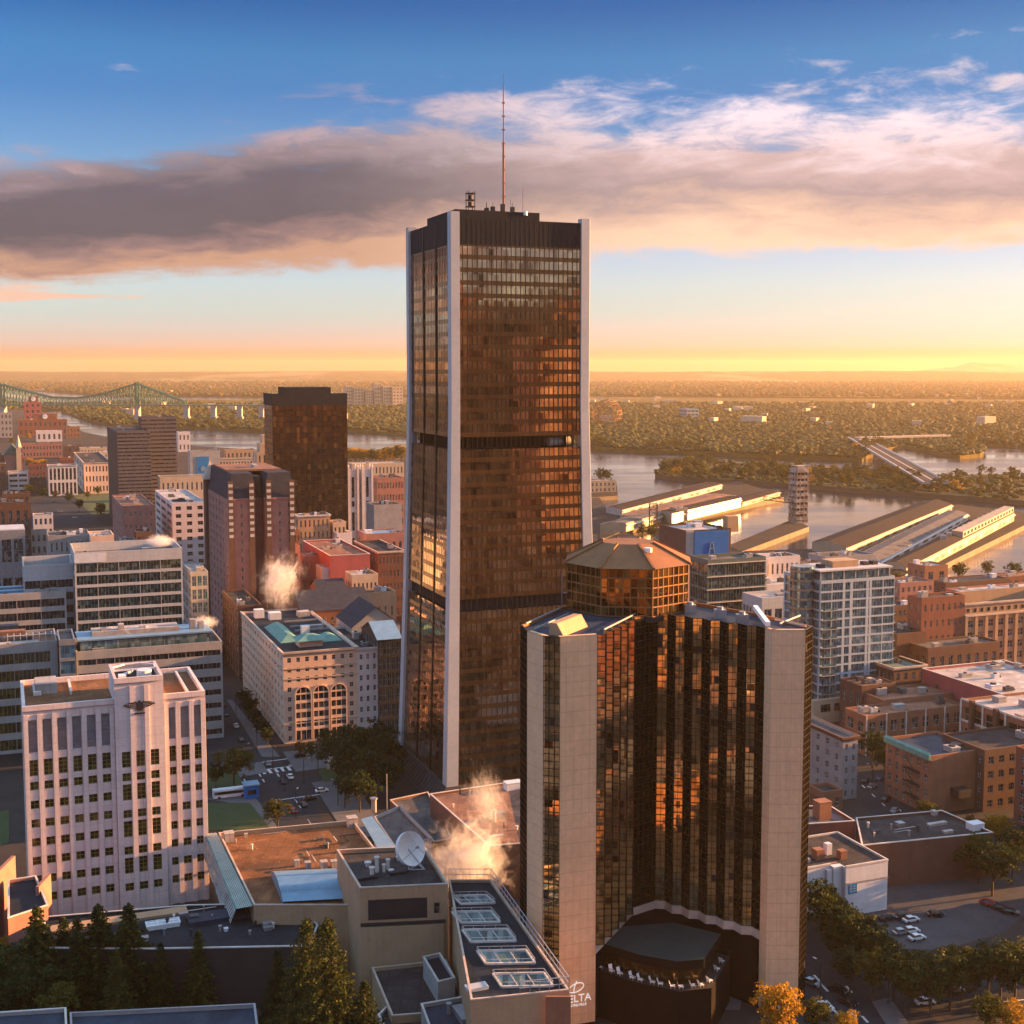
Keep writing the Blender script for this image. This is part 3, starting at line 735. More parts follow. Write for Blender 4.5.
    mb = MB(); mb.v = [(p.x, p.y, HZ-.7) for p in full]; mb.f = [tuple(range(len(full)))]; mb.m = [0]
    for i in range(len(full)):
        a, b = full[i], full[(i+1) % len(full)]; n = Vector((b.y-a.y, a.x-b.x, 0)); 
        if n.length < .01: continue
        n = n.normalized()*.45
        mb.q((a.x,a.y,HZ+.01), (b.x,b.y,HZ+.01), (b.x-n.x,b.y-n.y,HZ+.01), (a.x-n.x,a.y-n.y,HZ+.01), m=1); mb.q((a.x-n.x,a.y-n.y,HZ+.01), (b.x-n.x,b.y-n.y,HZ+.01), (b.x-n.x,b.y-n.y,HZ-.7), (a.x-n.x,a.y-n.y,HZ-.7), m=1)
    mb.build('roof', ['roof_blue', 'brown_metal'], root)
    # roof gear
    def onroof(px, py): p = L(px, py); return p
    p = onroof(562, 633); q = onroof(592, 621); d = (q-p); U = d.normalized(); N = Vector((U.y, -U.x, 0)); a = p+N*.4; mb = MB()
    w = d.length*.8; pr = [(0, 0), (-3.4, 0), (-3.4, 2.6), (-1.6, 2.6)]
    l0 = [a+N*x+Vector((0,0,z-.7)) for x, z in pr]; l1 = [v+U*w for v in l0]
    for i in range(4): j = (i+1) % 4; mb.q(l0[i], l1[i], l1[j], l0[j])
    mb.q(*reversed(l0)); mb.q(*l1); mb.build('skylight_monitor', 'tan_brick', root)
    for (pa, pb) in (((526,624), (560,609)), ((534,630), (569,614)), ((604,630), (640,612)), ((775,620), (806,627)), ((780,624), (800,616))):
        mb = MB(); mb.bar(onroof(*pa)+Vector((0,0,.15)), onroof(*pb)+Vector((0,0,.15)), .22); mb.build('roof_rail', 'metal', root)
    mb = MB(); p = onroof(768, 627); q = onroof(755, 613); mb.bar(p+Vector((0,0,.6)), q+Vector((0,0,1.3)), .7); mb.build('roof_duct', 'white_plastic', root)
    for px, py in ((596,606), (655,609), (668,606), (690,610), (720,615), (742,620)):
        p = onroof(px, py); mb = MB(); mb.box(p.x-1.3, p.y-1, HZ-.7, p.x+1.3, p.y+1, HZ+1.3); mb.cyl(p.x, p.y, HZ+1.3, HZ+1.9, .7); mb.build('roof_unit', ['metal'], root)
    # whip antennas in a thicket at the back of the left wing
    mb = MB(); p = onroof(574, 606)
    rs = random.Random(5)
    for k in range(7): x, y = p.x+rs.uniform(-3, 3), p.y+rs.uniform(-1, 1); mb.bar((x, y, HZ-.7), (x, y, HZ+rs.uniform(3, 8)), .11)
    mb.box(p.x-2.5, p.y-.2, HZ+3, p.x+2.5, p.y+.2, HZ+3.3); mb.build('antenna_cluster', 'metal', root)
    # core and drum restaurant
    c0 = pt(629, 576, 92)-org; cc = Vector((c0.x, c0.y+3, 0)); R = 15.0
    an = [rad(22.5+45*k-6) for k in range(8)]
    oct_ = lambda r: [(cc.x+r*math.cos(a), cc.y+r*math.sin(a)) for a in an]
    mb = MB(); mb.prism(oct_(7.5), 0, 84.5); mb.build('core', 'gold_dark', root)
    zd0, zd1 = 84.5, 95.4
    dr = oct_(R)
    for i in range(8):
        p = Vector((*dr[i], 0)); q = Vector((*dr[(i+1) % 8], 0)); U = (q-p); w = U.length; U /= w; N = Vector((U.y, -U.x, 0))
        mb = MB(); Z = Vector((0,0,1)); mb.q(p+Z*zd0, q+Z*zd0, q+Z*zd1, p+Z*zd1, m=0)
        lit = N.x > .8  # sun-facing facet: its sunlight is put into a paler bar colour
        nz = 5
        for k in range(nz+1):
            z = zd0+(zd1-zd0)*k/nz; r = .14; mb.q(p+N*.14+Z*(z-r), q+N*.14+Z*(z-r), q+N*.14+Z*(z+r), p+N*.14+Z*(z+r), m=1); mb.q(p+N*.14+Z*(z+r), q+N*.14+Z*(z+r), q+Z*(z+r), p+Z*(z+r), m=1)
        for k in range(8):
            a = p+U*(w*k/7); r = U*.09; mb.q(a-r+N*.18+Z*zd0, a+r+N*.18+Z*zd0, a+r+N*.18+Z*zd1, a-r+N*.18+Z*zd1, m=1)
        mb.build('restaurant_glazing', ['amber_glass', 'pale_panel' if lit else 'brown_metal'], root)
    mb = MB(); mb.prism(oct_(R+.5), zd0-1.2, zd0, bottom=True); mb.build('drum_soffit', 'metal_dark', root)
    mb = MB(); e_ = oct_(R+.8); i_ = oct_(R*.42); zr0, zr1 = zd1, zd1+4.4
    for i in range(8): j = (i+1) % 8; mb.q((*e_[i], zr0), (*e_[j], zr0), (*i_[j], zr1), (*i_[i], zr1))
    mb.q(*[(*p, zr1) for p in i_]); mb.q(*[(*p, zr0) for p in reversed(e_)]); rf = mb.build('drum_roof', 'brown_metal', root)
    for i in range(8): mb = MB(); mb.bar((*e_[i], zr0+.1), (*i_[i], zr1+.1), .35); mb.build('hip_rib', 'brown_metal', rf)
    mb = MB(); p = pt(648, 558, 97)-org; mb.bar(p, p+Vector((0,0,1.6)), .12); mb.cyl(p.x, p.y-.3, p.z+1.4, p.z+2.4, .9); mb.build('roof_dish', 'white_plastic', root)
    # ledge under the bays, dark undercroft
    for pts in ([lt[0], lt[0].lerp(lt[-1], .5), lt[-1]], rt):
        for i in range(0, len(pts)-2, 2):
            a, b, c = pts[i], pts[i+1], pts[i+2]
            f = Vector((0, -.35, 0)); mb = MB()
            for p, q in ((a, b), (b, c)):
                mb.q(p+f+Vector((0,0,HB-1.9)), q+f+Vector((0,0,HB-1.9)), q+f+Vector((0,0,HB)), p+f+Vector((0,0,HB))); mb.q(p+f+Vector((0,0,HB)), q+f+Vector((0,0,HB)), q+Vector((0,1,HB)), p+Vector((0,1,HB)))
            mb.build('ledge', 'stone_trim', root)
    mb = MB(); f = Vector((0, -.35, 0)); a, b = B1, B2
    mb.q(a+f+Vector((0,0,HB-1.9)), b+f+Vector((0,0,HB-1.9)), b+f+Vector((0,0,HB)), a+f+Vector((0,0,HB))); mb.build('ledge', 'stone_trim', root)
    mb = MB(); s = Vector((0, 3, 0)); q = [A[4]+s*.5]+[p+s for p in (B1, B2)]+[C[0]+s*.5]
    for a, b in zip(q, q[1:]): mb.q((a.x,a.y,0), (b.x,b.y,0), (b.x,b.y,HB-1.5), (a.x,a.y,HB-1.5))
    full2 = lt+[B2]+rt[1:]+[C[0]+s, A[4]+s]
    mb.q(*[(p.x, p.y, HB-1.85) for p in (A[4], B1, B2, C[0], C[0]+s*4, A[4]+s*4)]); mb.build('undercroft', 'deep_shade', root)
    # restaurant pavilion in the fork
    R2 = [L(px, py, 16) for px, py in ((601,943), (626,917), (647,916), (721,934), (704,959), (676,961.5), (639,954.5))]
    ring2 = [(p.x, p.y) for p in R2]
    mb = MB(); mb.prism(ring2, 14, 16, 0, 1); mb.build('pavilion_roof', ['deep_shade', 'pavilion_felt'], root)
    cxp = sum(p[0] for p in ring2)/7; cyp = sum(p[1] for p in ring2)/7
    mb = MB(); mb.prism([(cxp+(x-cxp)*.94, cyp+(y-cyp)*.94) for x, y in ring2], 10.6, 14); o = mb.build('pavilion_glazing', 'gold_dark', root)
    big = [(cxp+(x-cxp)*1.16, cyp+(y-cyp)*1.22) for x, y in ring2]
    mb = MB(); mb.prism(big, 0, 10.6, 0, 1)
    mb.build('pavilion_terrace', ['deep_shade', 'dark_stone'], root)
    mb = MB()
    for i in range(7):
        a, b = big[i], big[(i+1) % 7]; mb.bar((*a, 11.7), (*b, 11.7), .05)
        for k in range(6): x, y = a[0]+(b[0]-a[0])*k/6, a[1]+(b[1]-a[1])*k/6; mb.bar((x, y, 10.6), (x, y, 11.7), .04)
    mb.build('terrace_railing', 'metal_dark', root)
    spots = []
    for s0, s1, n_ in ((0, 6, 4), (6, 5, 4), (5, 4, 3), (4, 3, 3)):
        for k in range(n_):
            t = (k+.35+.2*(k % 2))/n_; x = ring2[s0][0]*(1-t)+ring2[s1][0]*t; y = ring2[s0][1]*(1-t)+ring2[s1][1]*t
            spots.append(Vector((cxp+(x-cxp)*1.08, cyp+(y-cyp)*1.11, 10.63))+org)
    return root, org, A, spots
H_ROOT, H_ORG, H_A, SEATS = hotel()
def text_mesh(s, size, depth=.08, name='lettering'):
    cu = bpy.data.curves.new(name, 'FONT'); cu.body = s; cu.size = size; cu.extrude = depth; cu.align_x = 'CENTER'
    o = bpy.data.objects.new(name, cu); COL.objects.link(o)
    dg = bpy.context.evaluated_depsgraph_get(); me = bpy.data.meshes.new_from_object(o.evaluated_get(dg))
    bpy.data.objects.remove(o); bpy.data.curves.remove(cu); me.name = name; return me
def hotel_sign():
    a, b = H_A[3]+H_ORG, H_A[4]+H_ORG; U = (b-a).normalized(); N = Vector((U.y, -U.x, 0)); c = a+U*(b-a).length*.46+N*.25
    z = pty(578, 1002, c.y).z
    root = empty('hotel_sign', 'white hotel name lettering with looped emblem low on left concrete fin', 'sign', (c.x, c.y, z), math.atan2(U.y, U.x))
    for s, size, zz, nm in (('DELTA', 2.3, .0, 'name_letters'), ('CENTRE-VILLE', .75, -1.0, 'small_letters')):
        me = text_mesh(s, size, .06, nm); me.materials.append(M['lit_letter']); o = link(nm, me, root, (0, 0, zz)); o.rotation_euler = (math.pi/2, 0, 0)
    mb = MB(); pts = [(-.55+.0, 1.9), (-.5, 2.7), (-.3, 3.5), (.1, 4.3)]
    for p, q in zip(pts, pts[1:]): mb.bar((p[0], -.1, p[1]+.3), (q[0], -.1, q[1]+.3), .13)
    lo = [(-1.6+1.7*math.cos(t)*1.0+1.6, 3.2+.95*math.sin(t)+.35*math.cos(t)) for t in [rad(a_) for a_ in range(-150, 151, 20)]]
    for p, q in zip(lo, lo[1:]): mb.bar((p[0], -.1, p[1]), (q[0], -.1, q[1]), .12)
    mb.build('emblem', 'lit_letter', root)
hotel_sign()
# white chairs out on the pavilion terrace
def chair_proto():
    r = empty('patio_chair', 'white patio chair on the dark terrace below the hotel bays', 'chair', (0,0,0), 0, 'white chairs on the hotel terrace')
    mb = MB(); mb.box(-.45, -.5, .4, .45, .5, .52); mb.build('seat', 'white_plastic', r)
    mb = MB(); mb.q((-.45, .45, .5), (.45, .45, .5), (.45, .8, 1.5), (-.45, .8, 1.5)); mb.q((-.45, .85, 1.5), (.45, .85, 1.5), (.45, .5, .5), (-.45, .5, .5)); mb.build('backrest', 'white_plastic', r)
    for x in (-.38, .38):
        for y in (-.4, .4): mb = MB(); mb.bar((x, y, 0), (x, y, .4), .05); mb.build('leg', 'white_plastic', r)
    return r
_c = chair_proto()
for k, p in enumerate(SEATS):
    if k == 0: _c.location = p; _c.rotation_euler = (0, 0, .3)
    else: copy_thing(_c, p, .3+k*.17)

# ================================================================ pink stone block with winged emblem
def pink_block():
    P, w, d, h = survey((22, 707, 925), 205, (30,))
    root = empty('office_block', 'pale pink stone office block with raised centre bay and winged emblem', 'office block', P, ALPHA)
    V = Vector; wins = []; big = []; slate = []
    top = pty(22, 707, P.y)
    a0 = along(top, e1, 114); a1 = along(top, e1, 163)
    f0 = h-15.2; fh = 4.85
    def front(mb, u0, u1, y, H, n, kind):
        O = V((u0, y, 0)); U = V((1,0,0)); N = V((0,-1,0)); W_ = u1-u0
        cols = cells(W_, n, .60, W_*.02 if kind == 'side' else W_*.06)
        rows = []; z = f0-2.6
        k = 0
        lows = []
        if kind == 'side':
            lows = [(f0-4.85*j-2.2-4.2, f0-4.85*j-4.2) for j in range(9)]
            rows = sorted([r for r in lows if r[0] > 2])+[(f0-3.4+.6, f0+1.4), (f0+3.2, h-3.6)]
        else:
            for j in range(9):
                zc = f0-4.85*j-4.2
                if zc-2.2 < 2: break
                rows.append((zc-2.2, zc) if j % 2 == 0 else (zc-2.2-.2, zc+1.9))
            rows = sorted(rows)+[(f0-3.4+.6, f0+1.4)]
        ws = []; wall_face(mb, O, U, N, W_, 0, H, cols, rows, .55, ws)
        for i, x in enumerate(ws):
            if kind == 'side' and x[4] > 6: slate.append(x)
            elif x[4] > 3: big.append(x)
            else: wins.append(x)
        # pilasters between the columns
        for i in range(n+1):
            u = (W_*.02 if kind == 'side' else W_*.06)+(W_*(1-.04 if kind == 'side' else 1-.12))*i/n
            if i in (0, n) and kind != 'side': continue
            u = min(max(u, .7), W_-.7)
            pm = MB(); pm.box(u0+u-.55, y-.35, 0, u0+u+.55, y-.003, H-2.2); pm.build('pilaster', 'pink_stone', root)
    mb = MB(); ht = h+5.4
    front(mb, 0, a0, 0, h, 6, 'side'); front(mb, a0, a1, -1.2, ht, 3, 'mid'); front(mb, a1, w, 0, h, 3, 'side')
    for u, s in ((a0, 1), (a1, -1)): mb.q(*( [(u, 0, 0), (u, -1.2, 0), (u, -1.2, ht), (u, 0, ht)][::s] ))
    wall_face(mb, V((0, d, 0)), V((0,-1,0)), V((-1,0,0)), d, 0, h, cells(d, 5, .5), [(4.85*k+3, 4.85*k+5.2) for k in range(9)], .5, wins)
    wall_face(mb, V((w, 0, 0)), V((0,1,0)), V((1,0,0)), d, 0, h, cells(d, 5, .5), [(4.85*k+3, 4.85*k+5.2) for k in range(9)], .5, wins)
    mb.q((w, d, 0), (0, d, 0), (0, d, h), (w, d, h)); shell(mb, w, d, h, 1.3, .8)
    # the raised bay
    td = d*.55
    for x in (a0, a1):
        q = [(x, 0, h-1.3), (x, td, h-1.3), (x, td, ht), (x, 0, ht)]; mb.q(*(q if x == a1 else q[::-1]))
    mb.q((a1, td, h-1.3), (a0, td, h-1.3), (a0, td, ht), (a1, td, ht))
    o = [(a0,-1.2), (a1,-1.2), (a1,td), (a0,td)]; t = .7; n = [(a0+t,-1.2+t), (a1-t,-1.2+t), (a1-t,td-t), (a0+t,td-t)]
    for i in range(4):
        j = (i+1) % 4; mb.q((*o[i], ht), (*o[j], ht), (*n[j], ht), (*n[i], ht)); mb.q((*n[i], ht), (*n[j], ht), (*n[j], ht-2), (*n[i], ht-2))
    mb.build('wall', 'pink_stone', root)
    m2 = MB(); m2.q((.7, .7, h-1.3), (a0, .7, h-1.3), (a0, d-.7, h-1.3), (.7, d-.7, h-1.3)); m2.q((a1, .7, h-1.3), (w-.7, .7, h-1.3), (w-.7, d-.7, h-1.3), (a1, d-.7, h-1.3)); m2.q((a0, td, h-1.3), (a1, td, h-1.3), (a1, d-.7, h-1.3), (a0, d-.7, h-1.3)); m2.build('roof', 'gravel_roof', root)
    m2 = MB(); m2.q(*[(*p, ht-2) for p in n]); m2.build('raised_roof', 'roof_navy', root)
    place_windows(root, wins[:78]+wins[78:], (2, 2), 'frame_olive', 'glass_olive', 78)
    place_windows(root, big, (2, 4), 'frame_olive', 'glass_olive', 60, 'tall_window')
    for (O, U, N, ww, hh) in slate:
        m3 = MB(); m3.q(O, O+U*ww, O+U*ww+V((0,0,hh)), O+V((0,0,hh)))
        for k in range(1, 8): m3.bar(O+N*.08+V((0,0,hh*k/8)), O+U*ww+N*.08+V((0,0,hh*k/8)), .05)
        m3.build('slate_panel', 'slate_panel', root)
    # white steel frame, tank and ducts inside the raised parapet
    m3 = MB(); zt = ht-.2
    for p, q in (((a0+.8, td*.55), (a1-.8, td*.55)), ((a0+.8, td*.8), (a0+4, td-.8)), ((a1-.8, td*.8), (a1-4, td-.8)), ((a0+.8, td*.8), (a0+.8, td*.55)), ((a1-.8, td*.8), (a1-.8, td*.55)), ((a0+4, td-.8), (a1-4, td-.8))):
        m3.bar((*p, zt), (*q, zt), .28)
    m3.build('steel_frame', 'white_paint', root)
    m3 = MB(); m3.cyl(a1-4, 6, ht-2, ht+.2, 1.9, n=16); m3.build('roof_tank', 'white_paint', root)
    m3 = MB(); m3.box(a0+1.6, 3, ht-2, a0+3.4, 6, ht-.4); m3.bar((a0+2.5, 6, ht-.8), (a0+5.5, 10, ht-.8), .35); m3.build('roof_unit', 'white_paint', root)
    for b in ((3, 16, 5, 27), (7, 20, 8, 28), (12, 14, 12.6, 28)):
        m3 = MB(); m3.box(b[0], b[1], h-1.3, b[2], b[3], h-.3); m3.build('roof_duct', 'pink_stone', root)
    m3 = MB(); m3.box(3.5, 17, h-1.3, 9, 26, h+1.4); m3.build('roof_unit', 'roof_pale', root)
    m3 = MB(); m3.box(w-4.3, 1.6, h-1.3, w-3.7, d-2, h-.5); m3.build('roof_duct', 'pink_stone', root)
    for x0, x1, y, H in ((0, a0, 0, h), (a1, w, 0, h), (a0, a1, -1.2, ht)):
        m3 = MB(); m3.box(x0+.02, y-.45, H-1.2, x1-.02, y-.003, H+.12); m3.build('coping', 'pink_stone', root)
    # winged emblem
    cx = (a0+a1)/2; zc = pty(139, 715, P.y).z
    E_ = [(0, 1.5), (.5, .9), (1.0, 1.15), (2.4, 1.0), (3.6, .55), (4.0, .35), (3.2, .1), (2.5, -.25), (1.6, -.5), (.9, -.65), (.55, -1.2), (0, -1.3)]
    poly = E_+[(-x, z) for x, z in reversed(E_[1:-1])]
    m3 = MB(); y0, y1 = -1.22, -1.62
    b = [(cx+x, y1, zc+z) for x, z in poly]; m3.v += b+[(x, y0, z) for x, _, z in b]; nn = len(b)
    m3.f.append(tuple(range(nn-1, -1, -1))[::-1] if False else tuple(range(nn))[::-1]); m3.m.append(0)
    for i in range(nn): j = (i+1) % nn; m3.f.append((i, j, nn+j, nn+i)); m3.m.append(0)
    for s in (-1, 1):
        for k in range(3): m3.bar((cx+s*.9, y1-.05, zc+.6-k*.45), (cx+s*(3.3-k*.6), y1-.05, zc+.55-k*.35), .09, m=1)
    m3.bar((cx-1.3, y1, zc-1.9), (cx+1.3, y1, zc-1.9), .22); m3.build('emblem', ['metal_dark', 'metal'], root)
pink_block()
# ================================================================ buildings round the towers
def polyb(label, px, z, wall='concrete', roof='tar', coping='trim', par=.7, cat='building', name='building', z0=0., cw=.35, world=None):
    """a flat-roofed building given by the corners of its roof"""
    P = world or [pt(x, y, z) for x, y in px]
    if sum(P[i].x*P[(i+1) % len(P)].y-P[(i+1) % len(P)].x*P[i].y for i in range(len(P))) < 0: P = P[::-1]
    c = sum(P, Vector())/len(P); root = empty(name, label, cat, (c.x, c.y, 0))
    L = [Vector((p.x-c.x, p.y-c.y, 0)) for p in P]; n = len(L)
    I = []
    for i in range(n):
        a, b, e = L[i-1], L[i], L[(i+1) % n]; u = (b-a).normalized(); v = (e-b).normalized()
        n1 = Vector((-u.y, u.x, 0)); n2 = Vector((-v.y, v.x, 0)); m = (n1+n2).normalized(); I.append(b+m*cw/max(.35, m.dot(n1)))
    mb = MB()
    for i in range(n):
        j = (i+1) % n; a, b, e, f = L[i], L[j], I[j], I[i]
        mb.q((a.x,a.y,z0), (b.x,b.y,z0), (b.x,b.y,z), (a.x,a.y,z)); mb.q((e.x,e.y,z), (f.x,f.y,z), (f.x,f.y,z-par), (e.x,e.y,z-par))
    mb.build('wall', wall, root)
    mb = MB(); mb.q(*[(p.x, p.y, z-par) for p in I]); mb.build('roof', roof, root)
    mb = MB()
    O = [p+(p-q)*.25 for p, q in zip(L, I)]
    for i in range(n):
        j = (i+1) % n; a, b, e, f = O[i], O[j], I[j], I[i]
        mb.q((a.x,a.y,z+.15), (b.x,b.y,z+.15), (e.x,e.y,z+.15), (f.x,f.y,z+.15)); mb.q((a.x,a.y,z-.1), (b.x,b.y,z-.1), (b.x,b.y,z+.15), (a.x,a.y,z+.15)); mb.q((e.x,e.y,z+.15), (e.x,e.y,z-.02), (f.x,f.y,z-.02), (f.x,f.y,z+.15))
    mb.build('coping', coping, root)
    root['org'] = tuple(c); return root, c, L
def unit_at(root, c, px, py, z, sx, sy, sz, mat='metal', name='roof_unit', rz=ALPHA, kind='box'):
    p = pt(px, py, z)-Vector((c.x, c.y, 0)); mb = MB()
    if kind == 'box': mb.box(-sx/2, -sy/2, 0, sx/2, sy/2, sz); mb.box(-sx/2-.1, -sy/2-.1, sz, sx/2+.1, sy/2+.1, sz+.15)
    elif kind == 'stack': mb.cyl(0, 0, 0, sz, sx/2, n=10); mb.cyl(0, 0, sz, sz+.3, sx*.7, n=10)
    return mb.build(name, mat, root, p, rz)

# --- peach corner block with three great arches, white neighbour
def corner_block():
    sk = lambda ci, ri: (1 <= ci <= 6 and 0 <= ri <= 6 and ri < 7) and ri <= 5
    root, w, d, H, rz = block('peach stone corner block with three tall arches and a copper-roofed attic', (283, 653, 744), 357, 241.6, wall='peach_stone', floors=9, nf=8, nl=15, wf=.42, hf=.48, roof='roof_navy', cornice='stone_trim',
        units=0, par=.8, cat='office block', skip={'f': lambda c, r: 1 <= c <= 6 and r <= 5}, belts=[(7.2, 'stone_trim'), (24.3, 'stone_trim'), (28.2, 'stone_trim')])
    cw = (w-1.2)/8
    for k in range(3):
        u0 = .6+cw*(1+2*k)+.35; u1 = u0+2*cw-.7; r = (u1-u0)/2; zc = 18.4; cx = (u0+u1)/2
        mb = MB(); pts = [(u0, 1.), (u1, 1.)]+[(cx+r*math.cos(rad(a)), zc+r*math.sin(rad(a))*.95) for a in range(0, 181, 15)]
        mb.q(*[(x, -.10, z) for x, z in pts], m=0)
        for i in range(len(pts)-1):
            a, b = pts[i], pts[i+1]
            if i == 0: continue
            mb.bar((a[0], -.22, a[1]), (b[0], -.22, b[1]), .28, m=1)
        mb.bar((u0, -.22, 1), (u0, -.22, zc), .28, m=1)
        for z in (4.6, 8.2, 11.6, 15.0, 18.3): mb.box(u0, -.30, z, u1, -.11, z+(1.15 if z < 18 else .6), m=1)
        for j in (1, 2): x = u0+(u1-u0)*j/3; mb.box(x-.14, -.26, 1, x+.14, -.11, zc+r*.7, m=1)
        mb.build('arched_window', ['glass', 'peach_stone'], root)
    m = MB(); m.box(w*.30, d*.12, rz, w*.62, d*.2, rz+2.6); m.build('attic', 'peach_stone', root)
    def hip(x0, y0, x1, y1, z0, z1, mat, nm):
        m = MB(); i = min(x1-x0, y1-y0)*.42
        o = [(x0,y0,z0), (x1,y0,z0), (x1,y1,z0), (x0,y1,z0)]; q = [(x0+i,y0+i,z1), (x1-i,y0+i,z1), (x1-i,y1-i,z1), (x0+i,y1-i,z1)]
        for a in range(4): b = (a+1) % 4; m.q(o[a], o[b], q[b], q[a])
        m.q(*q); m.build(nm, mat, root)
    hip(w*.26, d*.10, w*.66, d*.22, rz+2.6, rz+4.4, 'copper', 'copper_roof')
    hip(w*.12, d*.24, w*.42, d*.62, rz, rz+2.6, 'copper', 'copper_roof'); hip(w*.66, d*.20, w*.96, d*.34, rz, rz+2., 'copper', 'copper_roof')
    for x, y, a, b, c in ((.5, .36, 3.2, 3, 3.8), (.3, .78, 5, 4, 3), (.12, .85, 4, 3.5, 3.6), (.7, .5, 6, 2.5, 1.4), (.75, .8, 5, 5, 2.2)):
        part_box(root, 'roof_unit', 'white_paint' if c > 2.5 else 'roof_pale', w*x, d*y, rz, w*x+a, d*y+b, rz+c)
    for y in (.45, .55, .68): part_box(root, 'roof_duct', 'metal', w*.46, d*y, rz+.2, w*.95, d*y+.7, rz+.9)
    P = root.location+e1*(w+.02); P2 = root.location+e1*w
    w2 = along(Vector((P.x, P.y, H)), e1, 385)
    block('white stone block adjoining the arched peach corner block', None, None, None, wall='white_stone', floors=8, nf=4, nl=2, wf=.42, hf=.5, roof='roof_navy', cornice='trim', units=2, P=P, dims=(w2, d*.5, H-.6), faces='f', cat='office block')
    return root
corner_block()

# --- brown brick chateau with mansard roof and turret
def chateau():
    P, w, d, H = survey((228, 500, 655), 294, 206)
    root = empty('chateau_tower', 'brown brick tower with steep slate mansard roof and pointed corner turret', 'tower block', P, ALPHA)
    V = Vector; mb = MB(); wins = []; n = 17; fh = (H-2)/n
    rows = [(1.5+fh*i, 1.5+fh*i+fh*.55) for i in range(n)]
    a, b = w*.40, w*.56                     # the deep slot in the front
    wall_face(mb, V((0,0,0)), V((1,0,0)), V((0,-1,0)), a, 0, H, cells(a, 3, .22), rows, .4, wins)
    wall_face(mb, V((b,0,0)), V((1,0,0)), V((0,-1,0)), w-b, 0, H, cells(w-b, 3, .22), rows, .4, wins)
    sd = 9
    mb.q((a,0,0), (a,sd,0), (a,sd,H), (a,0,H)); mb.q((b,sd,0), (b,0,0), (b,0,H), (b,sd,H)); mb.q((a,sd,0), (b,sd,0), (b,sd,H), (a,sd,H))
    wall_face(mb, V((0,d,0)), V((0,-1,0)), V((-1,0,0)), d, 0, H, cells(d, 7, .35), rows, .4, wins)
    wall_face(mb, V((w,0,0)), V((0,1,0)), V((1,0,0)), d, 0, H, [], [], .4, wins); mb.q((w,d,0), (0,d,0), (0,d,H), (w,d,H))
    mb.build('wall', 'brick_rose', root); wins.sort(key=lambda q: -q[0].z)
    place_windows(root, wins, (2, 1), 'trim', 'glass', 98)
    # the bays beside the slot and on the corners, with bright sashes
    for x in (1.2, a-1.6, b+1.6, w-1.2):
        bm = MB(); bm.box(x-1.3, -.8, 0, x+1.3, -.003, H+9); bm.build('corner_bay', 'brick_brown', root)
        for k in range(9):
            z = H+6.2-k*3.1; m2 = MB(); m2.box(x-1.0, -.92, z, x+1.0, -.80, z+1.5); m2.build('bay_window', 'frame_white', root)
    zt = H+12.5
    for (x0, x1) in ((0, a+.6), (b-.6, w)):
        m = MB(); o = [(x0,-.02,H), (x1,-.02,H), (x1,d,H), (x0,d,H)]; q = [(x0+2.4,3.2,zt), (x1-1.,3.2,zt), (x1-1.,d-3.2,zt), (x0+2.4,d-3.2,zt)]
        for i in range(4): j = (i+1) % 4; m.q(o[i], o[j], q[j], q[i])
        m.q(*q); m.build('mansard_roof', 'slate', root)
        part_box(root, 'eaves', 'brick_rose', x0-.2, -.4, H-.4, x1, -.03, H+.5)
    part_box(root, 'slot_roof', 'brick_brown', a+.6, sd, H-.2, b-.6, d-1, zt-2)
    m = MB(); m.box(2.4, d*.25, zt-.1, w*.92, d*.85, zt+.8); m.build('roof_deck', 'roof_rust', root)
    part_box(root, 'roof_unit', 'roof_pale', w*.55, d*.4, zt+.8, w*.62, d*.5, zt+2.2)
    # turret at the far end of the left face
    m = MB(); m.prism([(-1.6, d-7.5), (5, d-7.5), (5, d-.9), (-1.6, d-.9)], 0, H+5); tu = m.build('turret', 'brick_brown', root)
    m = MB()
    c = (1.7, d-4.2)
    for (x0, y0), (x1, y1) in zip(((-2.2, d-8.1), (5.6, d-8.1), (5.6, d-.3), (-2.2, d-.3)), ((5.6, d-8.1), (5.6, d-.3), (-2.2, d-.3), (-2.2, d-8.1))): m.q((x0, y0, H+5), (x1, y1, H+5), (*c, H+15))
    m.q((-2.2, d-.3, H+5), (5.6, d-.3, H+5), (5.6, d-8.1, H+5), (-2.2, d-8.1, H+5)); m.build('turret_spire', 'stone_trim', tu)
chateau()

# --- glass and white banded offices on the left
def banded(label, c, r, l, floors, top=3.2, nx=18, gl='glass_green', wall='pale_panel', par=.9, units=3, hf=.62, limit=96, roof='roof_grey', h=None, nf=5, **k):
    return block(label, c, r, l, h, wall=wall, floors=floors, nf=nf, nl=2, wf=.985, hf=hf, par=par+top, gl=gl, fr='metal', panes=lambda w, h: (max(1, round(w/1.5)), 1), units=units, roof=roof, cat='office block', limit=limit, **k)
A_ = banded('long white and green glass office with blank white top band', (74, 553, 694), 182, (34,), 11, top=3., hf=.76)
root, w, d, H, rz = A_
part_box(root, 'white_screen', 'white_paint', w*.0, -.25, H-4.5, w*.28, -.01, H-.6)
banded('lower wing of the white banded office with blank white parapet', (23, 566, 694), 73.5, (30,), 9, top=4.4, gl='glass_dark', wall='pale_panel', nf=3, units=2)
B_ = banded('grey stone office with glazed penthouse terrace and steaming roof', (76, 652, 752), 222, (26,), 7, top=.4, wall='concrete', gl='glass_dark', hf=.42, nf=8)
root, w, d, H, rz = B_
m = MB(); m.box(1.5, 3.5, rz, w-4, 19, rz+4.4); m.build('penthouse_core', 'metal_dark', root)
